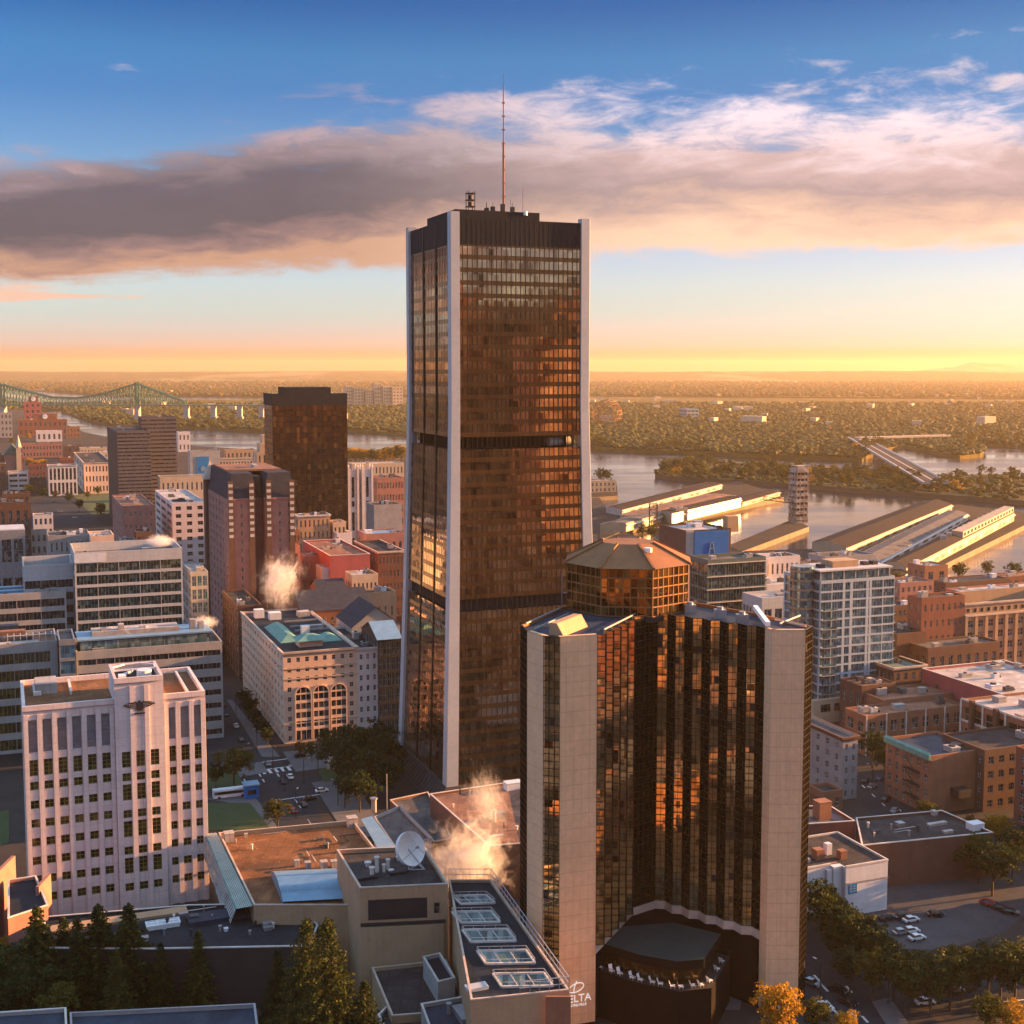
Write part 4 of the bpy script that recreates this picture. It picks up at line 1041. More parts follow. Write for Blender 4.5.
for k in range(11):
    x0 = 1.6+(w-5.8)*k/11; x1 = 1.6+(w-5.8)*(k+1)/11; m = MB(); m.box(x0+.12, 3.2, rz+.4, x1-.12, 3.49, rz+4.0); m.build('penthouse_pane', 'glass_teal', root)
m = MB(); m.box(.8, 2.6, rz+4.4, w-3.2, 20, rz+4.95); m.build('penthouse_roof', 'blue_metal', root)
m = MB(); m.box(w*.12, 8, rz+4.95, w*.72, 17, rz+6.6); m.build('roof_screen', 'roof_pale', root)
for k, x in enumerate((.18, .3, .45, .8, .86)): part_box(root, 'roof_unit', 'roof_pale', w*x, 9, rz+4.95, w*x+2, 12, rz+7.6+k % 2)
C_ = banded('low banded office at left edge with sunlit terraced roof', (-75, 650, 762), 57, (24,), 6, top=1.2, wall='concrete', gl='glass_olive', nf=6, roof='roof_rust')
root, w, d, H, rz = C_
part_box(root, 'corner_pier', 'concrete', w-2.6, -.5, 0, w+.02, -.02, H+.1)
for k in range(4): part_box(root, 'terrace_step', ['roof_pale', 'roof_grey', 'roof_rust', 'roof_blue'][k], w*(.10+.06*k), 5+5*k, rz, w*(.86-.05*k), 9+5*k, rz+1.2+1.3*k)
m = MB()
for k in range(8): x = w*.62+k*2.2; m.bar((x, 9, rz), (x, 9, rz+3.2), .12); m.bar((x, 9, rz+3.2), (x+2.2, 9, rz+3.2), .12); m.bar((x, 13, rz+3.2), (x, 9, rz+3.2), .12)
m.build('roof_frame', 'white_paint', root)
D_ = banded('glazed link with lattice panes squeezed between two banded offices', (59, 640, 755), 75, (20,), 7, top=.3, wall='metal', gl='glass_teal', nf=1, units=0, hf=.8)
E_ = banded('dark stepped glass office behind the left edge terraces', (-60, 598, 705), 66, (22,), 8, top=.8, wall='concrete', gl='glass_dark', nf=5, roof='roof_blue')
root, w, d, H, rz = E_
for k in range(3): part_box(root, 'roof_skylight', 'blue_metal', w*.3, 3+6*k, rz, w*.97, 6.5+6*k, rz+1.+.6*k)
F_ = block('low hall with ribbed pale blue metal roof at left edge', (-50, 533, 612), 25, (26,), wall='metal', floors=2, nf=6, wf=.8, hf=.6, roof='blue_metal', par=.3, units=0)
root, w, d, H, rz = F_
for k in range(5): part_box(root, 'roof_rib', 'white_paint', .5, 2+k*5, H, w-.5, 4+k*5, H+.7)
# --- the smaller blocks beyond them
block('grey stone block with pink end bay and white roof vents', (48, 536, 612), 90, (24,), wall='grey_stone', floors=4, nf=8, wf=.4, roof='roof_grey', units=6)
block('pinkish brick end block beside the grey stone block', (90.3, 536, 613), 114, (24,), wall='peach_stone', floors=4, nf=5, wf=.35, roof='roof_pale', units=2)
block('small white house standing in the left car park', (33, 515, 548), 53, (14,), wall='white_stone', floors=3, nf=4, wf=.5, units=1)
block('small grey annexe beside the white car park house', (30, 531, 556), 47, (10,), wall='concrete', floors=2, nf=3, units=1)
block('white classical hall with tall pillars beyond the green lawn', (48, 466, 496), 77, (25,), wall='white_stone', floors=2, nf=7, wf=.6, hf=.8, cornice='trim', units=1, fr='frame_dark')
block('long orange stone court block right of the white classical hall', (84, 463, 494), 112, 74, wall='peach_stone', floors=3, nf=8, nl=4, wf=.45, cornice='stone_trim', units=3)
block('white office with dark ribbon windows at far left', (8, 472, 494), 28, (20,), wall='white_stone', floors=4, nf=2, wf=.85, hf=.45, gl='glass_dark', units=1)
block('narrow brown slab at the far left edge', (-6, 464, 496), 5.5, (14,), wall='brick_brown', floors=4, nf=2, units=0, coping='trim')
def twin_slab():
    for lb, c, r, l in (('front slab of the blank grey stone twin office tower', (117, 431, 527), 150.5, 107), ('taller rear slab of the blank grey stone twin office tower', (141, 417, 522), 176, (26,))):
        root, w, d, H, rz = block(lb, c, r, l, wall='slab_stone', floors=0, nf=0, roof='roof_rust' if 'rear' in lb else 'tar', units=2, cat='office tower', name='office_slab')
        for k in range(26):
            m = MB(); z = H*(k+.6)/26.6; m.box(.4, -.12, z, w-.4, -.004, z+H/26*.30); m.build('window_band', 'glass_dark', root)
        m = MB(); m.box(-.06, .3, 0, -.004, d-.3, H-1.5); m.build('side_panel', 'metal_dark', root)
twin_slab()
root, w, d, H, rz = block('long beige block with small square windows behind chateau', (160, 477, 530), 228, (18,), wall='beige_stone', floors=3, nf=14, wf=.35, hf=.45, coping='trim', units=2)
root, w, d, H, rz = block('grey concrete block carrying a bright blue square banner', (190, 451, 500), 220, (18,), wall='concrete', floors=0, nf=0, units=3)
m = MB(); m.box(w*.22, -.35, H*.42, w*.62, -.02, H*.88); bb = m.build('blue_banner', 'cyan_board', root)
m = MB(); m.prism([(-1, -1), (1, -1), (1.3, 1), (0, 2), (-1.3, 1)], 0, .2, bottom=True)
em = m.build('emblem', 'blue_metal', bb, (w*.42, -.36, H*.62)); em.rotation_euler = (math.pi/2, 0, 0); em.scale = (2, 2, 1)
block('ochre market hall with a row of tall pillared windows', (219, 459, 489), 262, (18,), wall='beige_stone', floors=2, nf=14, wf=.55, hf=.75, cornice='stone_trim', units=1)
root, w, d, H, rz = block('slim stepped art deco tower of beige stone beside dark tower', (257, 452, 560), 276, (20,), wall='beige_stone', floors=10, nf=4, nl=2, wf=.3, hf=.7, units=0)
part_box(root, 'upper_stage', 'beige_stone', w*.2, 3, rz, w*.9, 16, H+6); part_box(root, 'top_stage', 'beige_stone', w*.35, 5, H+6, w*.8, 13, H+12)
block('cream apartment block with dark stacked balconies below banner', (172, 503, 566), 206, 155, wall='pink_stone', floors=8, nf=3, nl=3, wf={'f': .5, 'l': .8}, hf=.5, gl='glass_dark', units=5, roof='roof_pale')
block('rose brick commercial block left of the cream balconied apartments', (122, 506, 572), 154, 112, wall='brick_rose', floors=5, nf=6, nl=3, wf=.3, hf=.35, units=5, roof='roof_rust')
block('low brown annexe in front of the rose brick commercial block', (136, 532, 580), 152, (16,), wall='brick_brown', floors=3, nf=3, units=1)
block('small grey workshop at the foot of the rose block', (121, 540, 580), 136, (14,), wall='concrete', floors=2, nf=3, units=1)
block('teal glass block between white office and brown chateau', (191, 572, 668), 208, 181, wall='concrete', floors=7, nf=3, nl=3, wf=.8, hf=.75, gl='glass_teal', units=3, roof='roof_pale')
block('low brick hotel wing at the foot of the chateau', (238, 606, 680), 262, (44,), wall='brick_brown', floors=6, nf=4, nl=6, units=3)
# --- dark maroon tower
def maroon():
    P, w, d, H = survey((272, 394, 571), 346.5, (30,))
    root = empty('dark_tower', 'dark maroon glass tower behind the chateau, dotted with paler panes', 'skyscraper', P, ALPHA)
    mb = MB(); mb.box(0, 0, 0, w, d, H); mb.build('curtain_wall', 'maroon_glass', root)
    for k in range(1, 32):
        z = H*k/32; m = MB(); m.box(-.12, -.12, z-.3, w+.12, -.003, z+.3); m.box(-.12, .0, z-.3, -.003, d, z+.3); m.build('spandrel_band', 'mullion', root)
    for k in range(15): x = w*k/14; m = MB(); m.box(x-.2, -.28, 0, x+.2, -.13, H); m.build('mullion', 'mullion', root)
    m = MB(); m.box(-.3, -.3, H-8, w+.3, -.29, H+.3); m.box(-.3, -.28, H-8, -.02, d, H+.3); m.build('crown_band', 'louver', root)
    part_box(root, 'penthouse', 'louver', w*.18, 3, H, w*.80, d-4, H+4.5)
maroon()
# --- twin-towered basilica
def basilica():
    P, w, d, H = survey((348, 470, 562), 372, (60,)); 
    root = empty('basilica', 'grey stone basilica with two square crenellated bell towers', 'church', P, ALPHA)
    for k in (0, 1):
        x0 = w*.60*k; s = w*.40; m = MB(); wins = []
        V = Vector
        for O, U, N in ((V((x0,0,0)), V((1,0,0)), V((0,-1,0))), (V((x0,s,0)), V((0,-1,0)), V((-1,0,0))), (V((x0+s,0,0)), V((0,1,0)), V((1,0,0)))):
            wall_face(m, O, U, N, s, 0, H, [(s*.36, s*.64)], [(H*.08, H*.26), (H*.34, H*.54), (H*.60, H*.66), (H*.70, H*.92)], .8, wins)
        m.q((x0+s,s,0), (x0,s,0), (x0,s,H), (x0+s,s,H)); m.q((x0,0,H), (x0+s,0,H), (x0+s,s,H), (x0,s,H))
        tw = m.build('bell_tower', 'white_stone', root); place_windows(tw, wins, (1, 3), 'frame_dark', 'glass_dark', 40, 'lancet')
        for i in range(4):
            m = MB(); cx, cy = x0+s*(i % 2), s*(i//2); m.box(cx-.7, cy-.7, 0, cx+.7, cy+.7, H+2.2); m.cyl(cx, cy, H+2.2, H+4.2, .8, .05, 8); m.build('pinnacle', 'white_stone', tw)
        m = MB()
        for j in range(4): m.box(x0+s*(j+.3)/4.2, -.2, H, x0+s*(j+.9)/4.2, .4, H+1.3)
        m.build('battlement', 'white_stone', tw)
    part_box(root, 'front_screen', 'grey_stone', w*.4+.01, 1.2, 0, w*.6-.01, 5, H*.62)
    m = MB(); zz = H*.45
    m.box(0, w*.4+.01, 0, w, d, zz); m.build('nave', 'grey_stone', root)
    m = MB(); m.q((0, w*.4, zz), (w/2, w*.4, zz+9), (w/2, d, zz+9), (0, d, zz)); m.q((w/2, w*.4, zz+9), (w, w*.4, zz), (w, d, zz), (w/2, d, zz+9)); m.q((0, w*.4, zz), (w, w*.4, zz), (w/2, w*.4, zz+9)); m.build('nave_roof', 'copper_dark', root)
basilica()
block('brick loft block with rows of arched windows right of basilica', (377, 478, 552), 404, (24,), wall='brick_rose', floors=6, nf=9, wf=.5, hf=.5, units=3, roof='roof_rust')
block('long pale seminary block with sunlit roof behind the basilica', (352, 464, 512), 404, (22,), wall='beige_stone', floors=4, nf=14, wf=.4, units=2, roof='roof_pale')
block('grey windowless theatre block below the brick lofts', (374, 505, 572), 402, (20,), wall='grey_stone', floors=0, nf=0, units=4)
block('tan stone block with white rooftop hut below the dark tower', (298, 516, 600), 330, 293, wall='tan_brick', floors=7, nf=7, nl=2, wf=.35, hf=.6, units=5, roof='roof_pale', cornice='trim')
block('thin pale chimney-stacked house front right of tan stone block', (333, 522, 598), 346, (12,), wall='beige_stone', floors=5, nf=3, units=1)
block('small pale house under the basilica towers', (337, 533, 600), 352, (14,), wall='white_stone', floors=2, nf=3, wf=.3, hf=.4, units=0)
block('plain dark red brick warehouse, tall and windowless, behind steam', (330, 556, 640), 370, 303, wall='red_paint', floors=0, nf=0, nl=0, units=4, roof='roof_rust', coping='trim')
block('lower brick store in front of the windowless red warehouse', (304, 556, 632), 329, (20,), wall='brick_rose', floors=5, nf=5, wf=.2, hf=.4, units=3, roof='roof_rust')
block('brown brick office with pale trim beside the tall bronze tower', (378, 552, 632), 404, 355, wall='brick_brown', floors=6, nf=7, nl=6, wf=.4, hf=.5, units=2, cornice='stone_trim')
block('low round-roofed hall with pale blue metal roof, near basilica', (366, 534, 596), 404, (22,), wall='brick_rose', floors=2, nf=6, roof='blue_metal', units=2)
block('low tan workshop with flat roof amid dark slate roofs', (349, 594, 664), 396, (12,), wall='tan_brick', floors=2, nf=7, wf=.25, hf=.3, units=2)
def gable(label, c, r, l, rise, wall, roof, axis='x', **k):
    root, w, d, H, rz = block(label, c, r, l, wall=wall, units=0, par=.01, **k)
    m = MB(); o = .5
    if axis == 'x': m.q((-o,-o,H+.02), (w+o,-o,H+.02), (w+o,d/2,H+rise), (-o,d/2,H+rise)); m.q((w+o,d+o,H+.02), (-o,d+o,H+.02), (-o,d/2,H+rise), (w+o,d/2,H+rise)); ends = [((0,0,H+.02), (0,d/2,H+rise-.3), (0,d,H+.02)), ((w,d,H+.02), (w,d/2,H+rise-.3), (w,0,H+.02))]
    else: m.q((-o,d+o,H+.02), (-o,-o,H+.02), (w/2,-o,H+rise), (w/2,d+o,H+rise)); m.q((w+o,-o,H+.02), (w+o,d+o,H+.02), (w/2,d+o,H+rise), (w/2,-o,H+rise)); ends = [((0,0,H+.02), (w,0,H+.02), (w/2,0,H+rise-.3)), ((w,d,H+.02), (0,d,H+.02), (w/2,d,H+rise-.3))]
    m.build('pitched_roof', roof, root)
    for e in ends: m = MB(); m.q(*e); m.build('gable_wall', wall, root)
    return root
gable('long dark slate roofed hall behind the peach corner block', (302, 612, 690), 372, (30,), 7, 'brick_brown', 'slate', floors=3, nf=8)
gable('steep slate roofed hall with dormer ridge, nearer the bronze tower', (352, 628, 715), 400, (26,), 8, 'grey_stone', 'slate', 'y', floors=4, nf=6)
gable('glass-roofed atrium with sky blue panes beside bronze tower', (378, 640, 735), 401, (24,), 5, 'metal_dark', 'blue_metal', 'x', floors=6, nf=5, wf=.8, hf=.8, gl='glass_green')
gable('brown roofed house with orange gable left of slate hall', (318, 590, 655), 346, (16,), 4, 'brick_orange', 'slate', 'x', floors=3, nf=4)
# --- glass block with the blue billboard
G_ = banded('green glass office with white floor edges behind the hotel', (708, 560, 680), 766, 690, 9, top=.6, gl='glass_green', wall='teal_frame', nf=4, hf=.86)
root, w, d, H, rz = G_
for k in range(1, 10): part_box(root, 'floor_edge', 'trim', -.5, -.6, (H-1.9)*k/9-.2, w+.3, -.02, (H-1.9)*k/9+.12)
root, w, d, H, rz = block('dark brown brick block bearing a big blue billboard', (686, 531, 650), 731, 659, wall='brick_brown', floors=0, nf=0, nl=0, units=4, roof='roof_pale', coping='metal_dark')
part_box(root, 'grey_end', 'concrete', 0, -.6, 0, w*.16, -.02, H+.3)
m = MB(); m.box(w*.17, -1.0, H-12.5, w*.93, -.4, H-.4); bb = m.build('billboard', 'blue_board', root)
m = MB(); cx = w*.55; z0 = H-12.3
for a, b in (((cx-1.6, z0), (cx-.6, z0+6)), ((cx+1.6, z0), (cx+.6, z0+6)), ((cx-1.1, z0+3), (cx+1.1, z0+3)), ((cx-.6, z0+6), (cx+.6, z0+6))): m.bar((a[0], -1.1, a[1]), (b[0], -1.1, b[1]), .3)
m.build('billboard_emblem', 'blue_metal', bb)
m = MB(); m.box(w*.97, 2, H-2, w*1.22, 7, H+6); m.build('stair_tower', 'tan_brick', root)
# --- round-ended condominium tower
def condo():
    P, w, d, H = survey((821, 581, 722), 895, (26,)); d = 26
    root = empty('condo_tower', 'pale blue-grey condominium tower with balconies and round glazed end', 'apartment tower', P, ALPHA)
    V = Vector; m = MB(); wins = []; n = 15; fh = (H-1.)/n
    zones = [(0, .30, 2, .93), (.30, .42, 1, .55), (.42, .62, 1, .9), (.62, .68, 1, .2), (.68, 1, 2, .93)]
    cols = []
    for a, b, k, f in zones:
        cw = (b-a)*w/k
        for i in range(k): c = a*w+cw*(i+.5); cols.append((c-cw*f/2, c+cw*f/2))
    rows = [(fh*i+.4, fh*i+fh*.93) for i in range(n)]
    for O, U, N, L, cl in ((V((0,0,0)), V((1,0,0)), V((0,-1,0)), w, cols), (V((0,d,0)), V((0,-1,0)), V((-1,0,0)), d, cells(d, 4, .7)), (V((w,0,0)), V((0,1,0)), V((1,0,0)), d, cells(d, 4, .7))):
        wall_face(m, O, U, N, L, 0, H, cl, rows, .4, wins)
    m.q((w,d,0), (0,d,0), (0,d,H), (w,d,H)); shell(m, w, d, H, .8); m.build('wall', 'condo_panel', root)
    m = MB(); m.q((.4,.4,H-.8), (w-.4,.4,H-.8), (w-.4,d-.4,H-.8), (.4,d-.4,H-.8)); m.build('roof', 'roof_grey', root)
    wins.sort(key=lambda q: (q[2].y > -.5, -q[0].z)); place_windows(root, wins, lambda w, h: (max(1, round(w/1.3)), 1), 'metal', 'glass_teal', 98)
    for k in range(1, 13):
        z = fh*k; b = MB(); b.box(.3, -1.5, z, w*.20, -.02, z+.22); b.box(.3, -1.5, z+.22, w*.20, -1.42, z+1.1, m=1); b.build('balcony', ['pale_panel', 'glass_teal'], root)
        if k % 1 == 0: b = MB(); b.box(w+.02, 1, z, w+1.5, 9, z+.25); b.box(w+1.42, 1, z+.25, w+1.5, 9, z+1.1, m=1); b.build('balcony', ['pale_panel', 'glass_teal'], root)
    # upper set-back storeys and lift house
    part_box(root, 'penthouse', 'glass_teal', w*.02, 1.5, H, w*.95, d*.7, H+3.4); part_box(root, 'penthouse_roof', 'pale_panel', -.2, .6, H+3.4, w*.98, d*.72, H+4.0)
    part_box(root, 'lift_house', 'tan_brick', w*.25, 5, H+4.0, w*.6, 13, H+6.6)
    for k in range(7): part_box(root, 'penthouse_pillar', 'metal', w*(.02+.93*k/6)-.3, 1.2, H, w*(.02+.93*k/6)+.3, 1.49, H+3.4)
    for x in (.1, .7, .82): part_box(root, 'roof_unit', 'metal_dark', w*x, 6, H+4.0, w*x+2.5, 9, H+5.4)
    # round end
    cx, cy, R = -2.6, 9, 4.9; hz = H+5.0
    m = MB(); m.cyl(cx, cy, 0, hz, R-.2, n=24); dm = m.build('round_bay', 'glass_teal', root)
    for k in range(17): z = fh*k+.05; m = MB(); m.cyl(cx, cy, z, z+.8, R, n=24); m.build('floor_ring', 'tan_brick', dm)
    m = MB(); m.box(cx+R*.6, 4, 0, 4, 12, hz-3); m.build('grey_core', 'slab_stone', root)
    part_box(root, 'base_storeys', 'beige_stone', -4, -2.4, 0, w*.36, -.02, 9.5)
    for x in (.0, .18): part_box(root, 'base_window', 'glass', w*x-.5, -2.5, 4.5, w*x+4, -2.41, 7.6)
condo()
block('low pale brown loft behind the condominium round end', (767, 585, 668), 812, (18,), wall='white_stone', floors=4, nf=6, wf=.45, units=4, roof='roof_pale')
block('white store with dark shopfront behind the green glass office', (762, 598, 690), 816, (16,), wall='pale_panel', floors=2, nf=5, wf=.7, hf=.6, units=4, roof='roof_pale')
# --- brick and stone warehouses to the right
block('brown brick warehouse side wing with scattered small windows', (922, 598, 695), 965, 908, wall='brick_red', floors=6, nf=7, nl=2, wf=.32, hf=.42, units=3)
root, w, d, H, rz = block('broad tan stone warehouse with tall pilasters at right edge', (965, 604, 690), 1085, 925, wall='tan_brick', floors=6, nf=12, nl=6, wf={'f': .6, 'l': .28}, hf=.6, gz=.5, par=6.2, units=5, cornice='stone_trim', roof='roof_rust', limit=98)
for k in range(13): x = .6+(w-1.2)*k/12; part_box(root, 'pilaster', 'tan_brick', max(0, x-.8), -.7, 0, x+.8, -.02, H-5.8)
part_box(root, 'string_course', 'stone_trim', 0, -.9, H-5.75, w, -.02, H-5.0)
for k in range(18): x = w*(k+.5)/18; part_box(root, 'attic_window', 'glass_dark', x-.7, -.09, H-4, x+.7, -.02, H-2.2)
block('dark brown brick store left of the tan warehouse', (897, 634, 700), 926, (18,), wall='brick_brown', floors=0, nf=0, units=2)
block('brown house with copper green flat roof beside condominium', (894, 668, 722), 926, (16,), wall='brick_brown', floors=4, nf=4, wf=.4, roof='copper_dark', units=1, cornice='stone_trim')
block('faded crimson painted brick warehouse with white rooftop units', (1004, 695, 752), 1090, 922, wall='red_paint', floors=3, nf=8, nl=0, wf=.3, hf=.4, faces='f', units=7, roof='roof_pale', coping='trim')
root, w, d, H, rz = block('orange brick factory with pale concrete frame at right edge', (1030, 722, 792), 1120, 962, wall='brick_orange', floors=3, nf=6, nl=3, wf=.85, hf=.7, units=5, roof='roof_pale', gl='glass_dark')
for k in range(4): part_box(root, 'frame_beam', 'trim', -.3, 0, H-.3-k*(H-1.5)/3, -.02, d, H+.4-k*(H-1.5)/3)
for k in range(4): part_box(root, 'frame_post', 'trim', -.45, d*k/3-.4 if k else 0, 0, -.31, d*k/3+.4, H)
for y in (.42, .78): part_box(root, 'brick_flue', 'brick_brown', -1.8, d*y, 0, -.46, d*y+1.6, H+1)
root, w, d, H, rz = block('low brick garage with rust roof and pale posts in front of crimson warehouse', (866, 716, 756), 964, 845, wall='brick_orange', floors=2, nf=9, nl=2, wf=.6, hf=.6, units=4, roof='roof_rust')
for k in range(6): part_box(root, 'post', 'trim', w*k/5.05, -.3, 0, w*k/5.05+.5, -.02, H)
root, w, d, H, rz = block('orange brick walk-up with copper cornice and zigzag fire escape', (931, 756, 815), 984, 886, wall='brick_orange', floors=4, nf=0, nl=6, wf=.42, hf=.6, faces='l', units=2, roof='roof_blue')
m = MB(); m.box(-.9, -.1, H-1.4, -.02, d, H+.3); m.q((-.9,-.1,H+.3), (-.02,-.1,H+.9), (-.02,d,H+.9), (-.9,d,H+.3)); m.build('copper_cornice', 'copper', root)
part_box(root, 'shed_box', 'metal_dark', w*.38, -4, 5.5, w*.62, -.02, 8)
for k in range(3):
    z = 4+k*4.2; m = MB(); m.box(-1.6, d*.22, z, -.05, d*.5, z+.15); m.bar((-1.5, d*.25, z), (-1.5, d*.48, z+4.2), .12); m.bar((-1.6, d*.22, z+1), (-1.6, d*.5, z+1), .05); m.build('fire_escape', 'metal_dark', root)
block('pale grey stone tenement with flat roof right of hotel', (843, 738, 800), 858, 770, wall='grey_stone', floors=5, nf=2, nl=8, wf=.34, hf=.5, units=1, roof='roof_grey', cornice='brick_brown')
block('dark brick row house in shade behind the walk-up', (985, 750, 812), 1060, (20,), wall='brick_brown', floors=4, nf=7, wf=.5, hf=.5, gl='glass_dark', units=3)
block('small brick shed at the foot of the grey tenement', (823, 792, 812), 843, (8,), wall='brick_orange', floors=1, nf=2, units=0)
# --- big flat roof, white clinic, parking
RW, c, L = polyb('long low brick supermarket with grey gravel roof and white edging', [(862, 845.5), (993, 832.5), (942, 810.5), (856, 818)], 12.4, 'brick_brown', 'tar', 'trim')
RW2, c2 = RW, c
unit_at(RW, c, 975, 829, 11.7, 4, 3, 1.8, 'white_paint'); unit_at(RW, c, 937, 825, 11.7, 6, 1.2, .6, 'roof_pale'); unit_at(RW, c, 900, 826, 11.7, 2, 2, 1, 'metal'); unit_at(RW, c, 948, 833, 11.7, 3, 1, .6, 'roof_pale')
RW, c, L = polyb('low red brick shop with white edged roof against the hotel', [(780, 826), (855, 821), (829, 805), (780, 808)], 13.4, 'brick_red', 'roof_grey', 'trim')
unit_at(RW, c, 822, 818, 12.7, 4, 3.4, 5, 'brick_orange', 'chimney_stack')
def clinic():
    P, w, d, H = survey((846, 868, 917), 888, (22,)); w0 = along(Vector((P.x, P.y, H)), e1, 806)
    root = empty('clinic', 'small white painted building with blue sign beside the parking lot', 'building', P, ALPHA)
    m = MB(); m.box(0, 0, 0, w, d, H); m.box(w0, 3, 0, -2.6, d, H-.02); m.box(-4.2, 2.0, 0, -2.65, 3.5, H-.8); m.box(-2.6, 1.6, 0, -.02, d-.01, H-.01); m.build('wall', 'white_paint', root)
    m = MB(); m.q((.4,.4,H+.02), (w-.4,.4,H+.02), (w-.4,d-.4,H+.02), (.4,d-.4,H+.02)); m.q((w0,3.3,H+.02), (.4,3.3,H+.02), (.4,d-.4,H+.02), (w0,d-.4,H+.02)); m.build('roof', 'tar', root)
    part_box(root, 'upper_wall', 'brick_rose', -4.2, 3.6, H*.6, -.03, 4.4, H+.1)
    for b in ((0,-.1,w+.1,.35), (w-.35,.35,w+.1,d), (w0,2.9,-2.6,3.3), (w0,d-.4,w,d)): part_box(root, 'coping', 'trim', b[0], b[1], H+.0, b[2], b[3], H+.5)
    part_box(root, 'belt_course', 'roof_pale', -.02, -.12, H*.66, w+.08, -.02, H*.66+.35)
    part_box(root, 'sign_panel', 'cyan_board', .9, -.22, H*.46, 3.4, -.03, H*.46+2.6)
    m = MB()
    for i in range(3):
        for j in range(2): m.box(1.2+j*1.0, -.27, H*.46+.4+i*.7, 1.9+j*1.0, -.225, H*.46+.75+i*.7)
    m.build('sign_marks', 'blue_metal', root)
    for x, y, s, z, mt in ((-4, 7, 2.4, 2.6, 'brick_orange'), (2, 5, 2., 2.2, 'brick_orange'), (-8, 6, 1.4, 1.2, 'metal'), (.5, 9, 1.6, 3, 'white_paint')): part_box(root, 'roof_unit', mt, x, y, H+.02, x+s, y+s, H+z)
clinic()
# --- podium hall between tower and hotel
RW, c, L = polyb('low brown hall with pale roof edge between bronze tower and hotel', [(430, 794), (524, 780), (540, 842), (489, 846)], 15, 'brick_brown', 'roof_rust', 'trim')
RW3, c3 = RW, c
unit_at(RW, c, 513, 789, 14.3, 5, 3, 2.2, 'white_paint'); unit_at(RW, c, 494, 822, 14.3, 1.2, 1.2, 3.2, 'metal', 'vent_pipe', kind='stack'); unit_at(RW, c, 500, 818, 14.3, 2.6, 2.2, 1.6, 'metal'); unit_at(RW, c, 496, 838, 14.3, 4, 1, .6, 'roof_pale')
RW, c, L = polyb('narrow grey service block at the foot of bronze tower', [(390, 800), (428, 792), (452, 838), (434, 842)], 9, 'brick_brown', 'roof_grey', 'stone_trim')
# --- brown-roofed auditorium with a green glass gallery
RW, c, L = polyb('broad auditorium with brown gravel roof and green glazed side', [(219, 833), (353, 820.5), (375, 849), (382, 905), (254, 905)], 18, 'tan_brick', 'gravel_roof', 'stone_trim', par=1.)
RW1, c1 = RW, c
def lean(root, c, pts, name, mat):
    P = [pt(x, y, z)-Vector((c.x, c.y, 0)) for x, y, z in pts]; m = MB(); m.q(*P)
    for i in range(1, 9):
        t = i/9; a = P[0].lerp(P[1], t); b = P[3].lerp(P[2], t); m.bar(a+Vector((0,0,.05)), b+Vector((0,0,.05)), .09, m=1)
    return m.build(name, [mat, 'trim'], root)
lean(RW, c, [(205, 834, 17.2), (217, 833, 17.6), (253, 906, 17.6), (236, 909, 17.2)], 'skylight_strip', 'copper')
lean(RW, c, [(200, 845, 12), (205, 834, 17.1), (236, 909, 17.1), (228, 930, 12)], 'gallery_glass', 'glass_teal')
for px, py, s in ((229, 841, 2.4), (246, 838, .7), (352, 826, 2.6), (297, 866, 1.2), (308, 868, 1.3), (324, 868, 1.6), (334, 867, 1.4)): unit_at(RW, c, px, py, 17, s, s, s*.7+.6, 'roof_pale')
p = [pt(x, y, 17)-Vector((c.x, c.y, 0)) for x, y in ((271, 876), (333, 873), (333, 905), (283, 905))]
m = MB(); u = (p[1]-p[0]); v = (p[3]-p[0])
for k in range(10):
    t0, t1 = k/10, (k+1)/10; z0, z1 = 3.2*math.sin(math.pi*(.12+.8*t0)), 3.2*math.sin(math.pi*(.12+.8*t1)); a = p[0]+v*t0; b = p[0]+v*t1
    m.q(a+Vector((0,0,z0)), a+u+Vector((0,0,z0)), b+u+Vector((0,0,z1)), b+Vector((0,0,z1)))
for k in range(24): a = p[0]+u*(k/23); m.bar(a+v*.1+Vector((0,0,1.9)), a+v*.45+Vector((0,0,3.25)), .07); m.bar(a+v*.45+Vector((0,0,3.25)), a+v*.85+Vector((0,0,2.3)), .07)
m.q(p[0], p[0]+v, p[0]+v+Vector((0,0,.8)), p[0]+v*.5+Vector((0,0,3.2)), p[0]+Vector((0,0,1.2))); m.build('vault_roof', 'blue_metal', RW)
q = [pt(x, y, 15)-Vector((c.x, c.y, 0)) for x, y in ((361, 819), (372, 816), (396, 848), (380, 852))]
m = MB(); m.q(*q); m.build('side_canopy', 'blue_metal', RW)
RW, c, L = polyb('low grey annexe roof between the auditorium and bronze tower', [(374, 817), (400, 806), (432, 838), (397, 850)], 12, 'concrete', 'roof_grey', 'metal')
unit_at(RW, c, 374, 813, 12, 1.6, 1.6, 4.2, 'metal', 'vent_stack', kind='stack'); unit_at(RW, c, 387, 812, 12, .25, .25, 11, 'metal', 'flagpole', kind='stack')
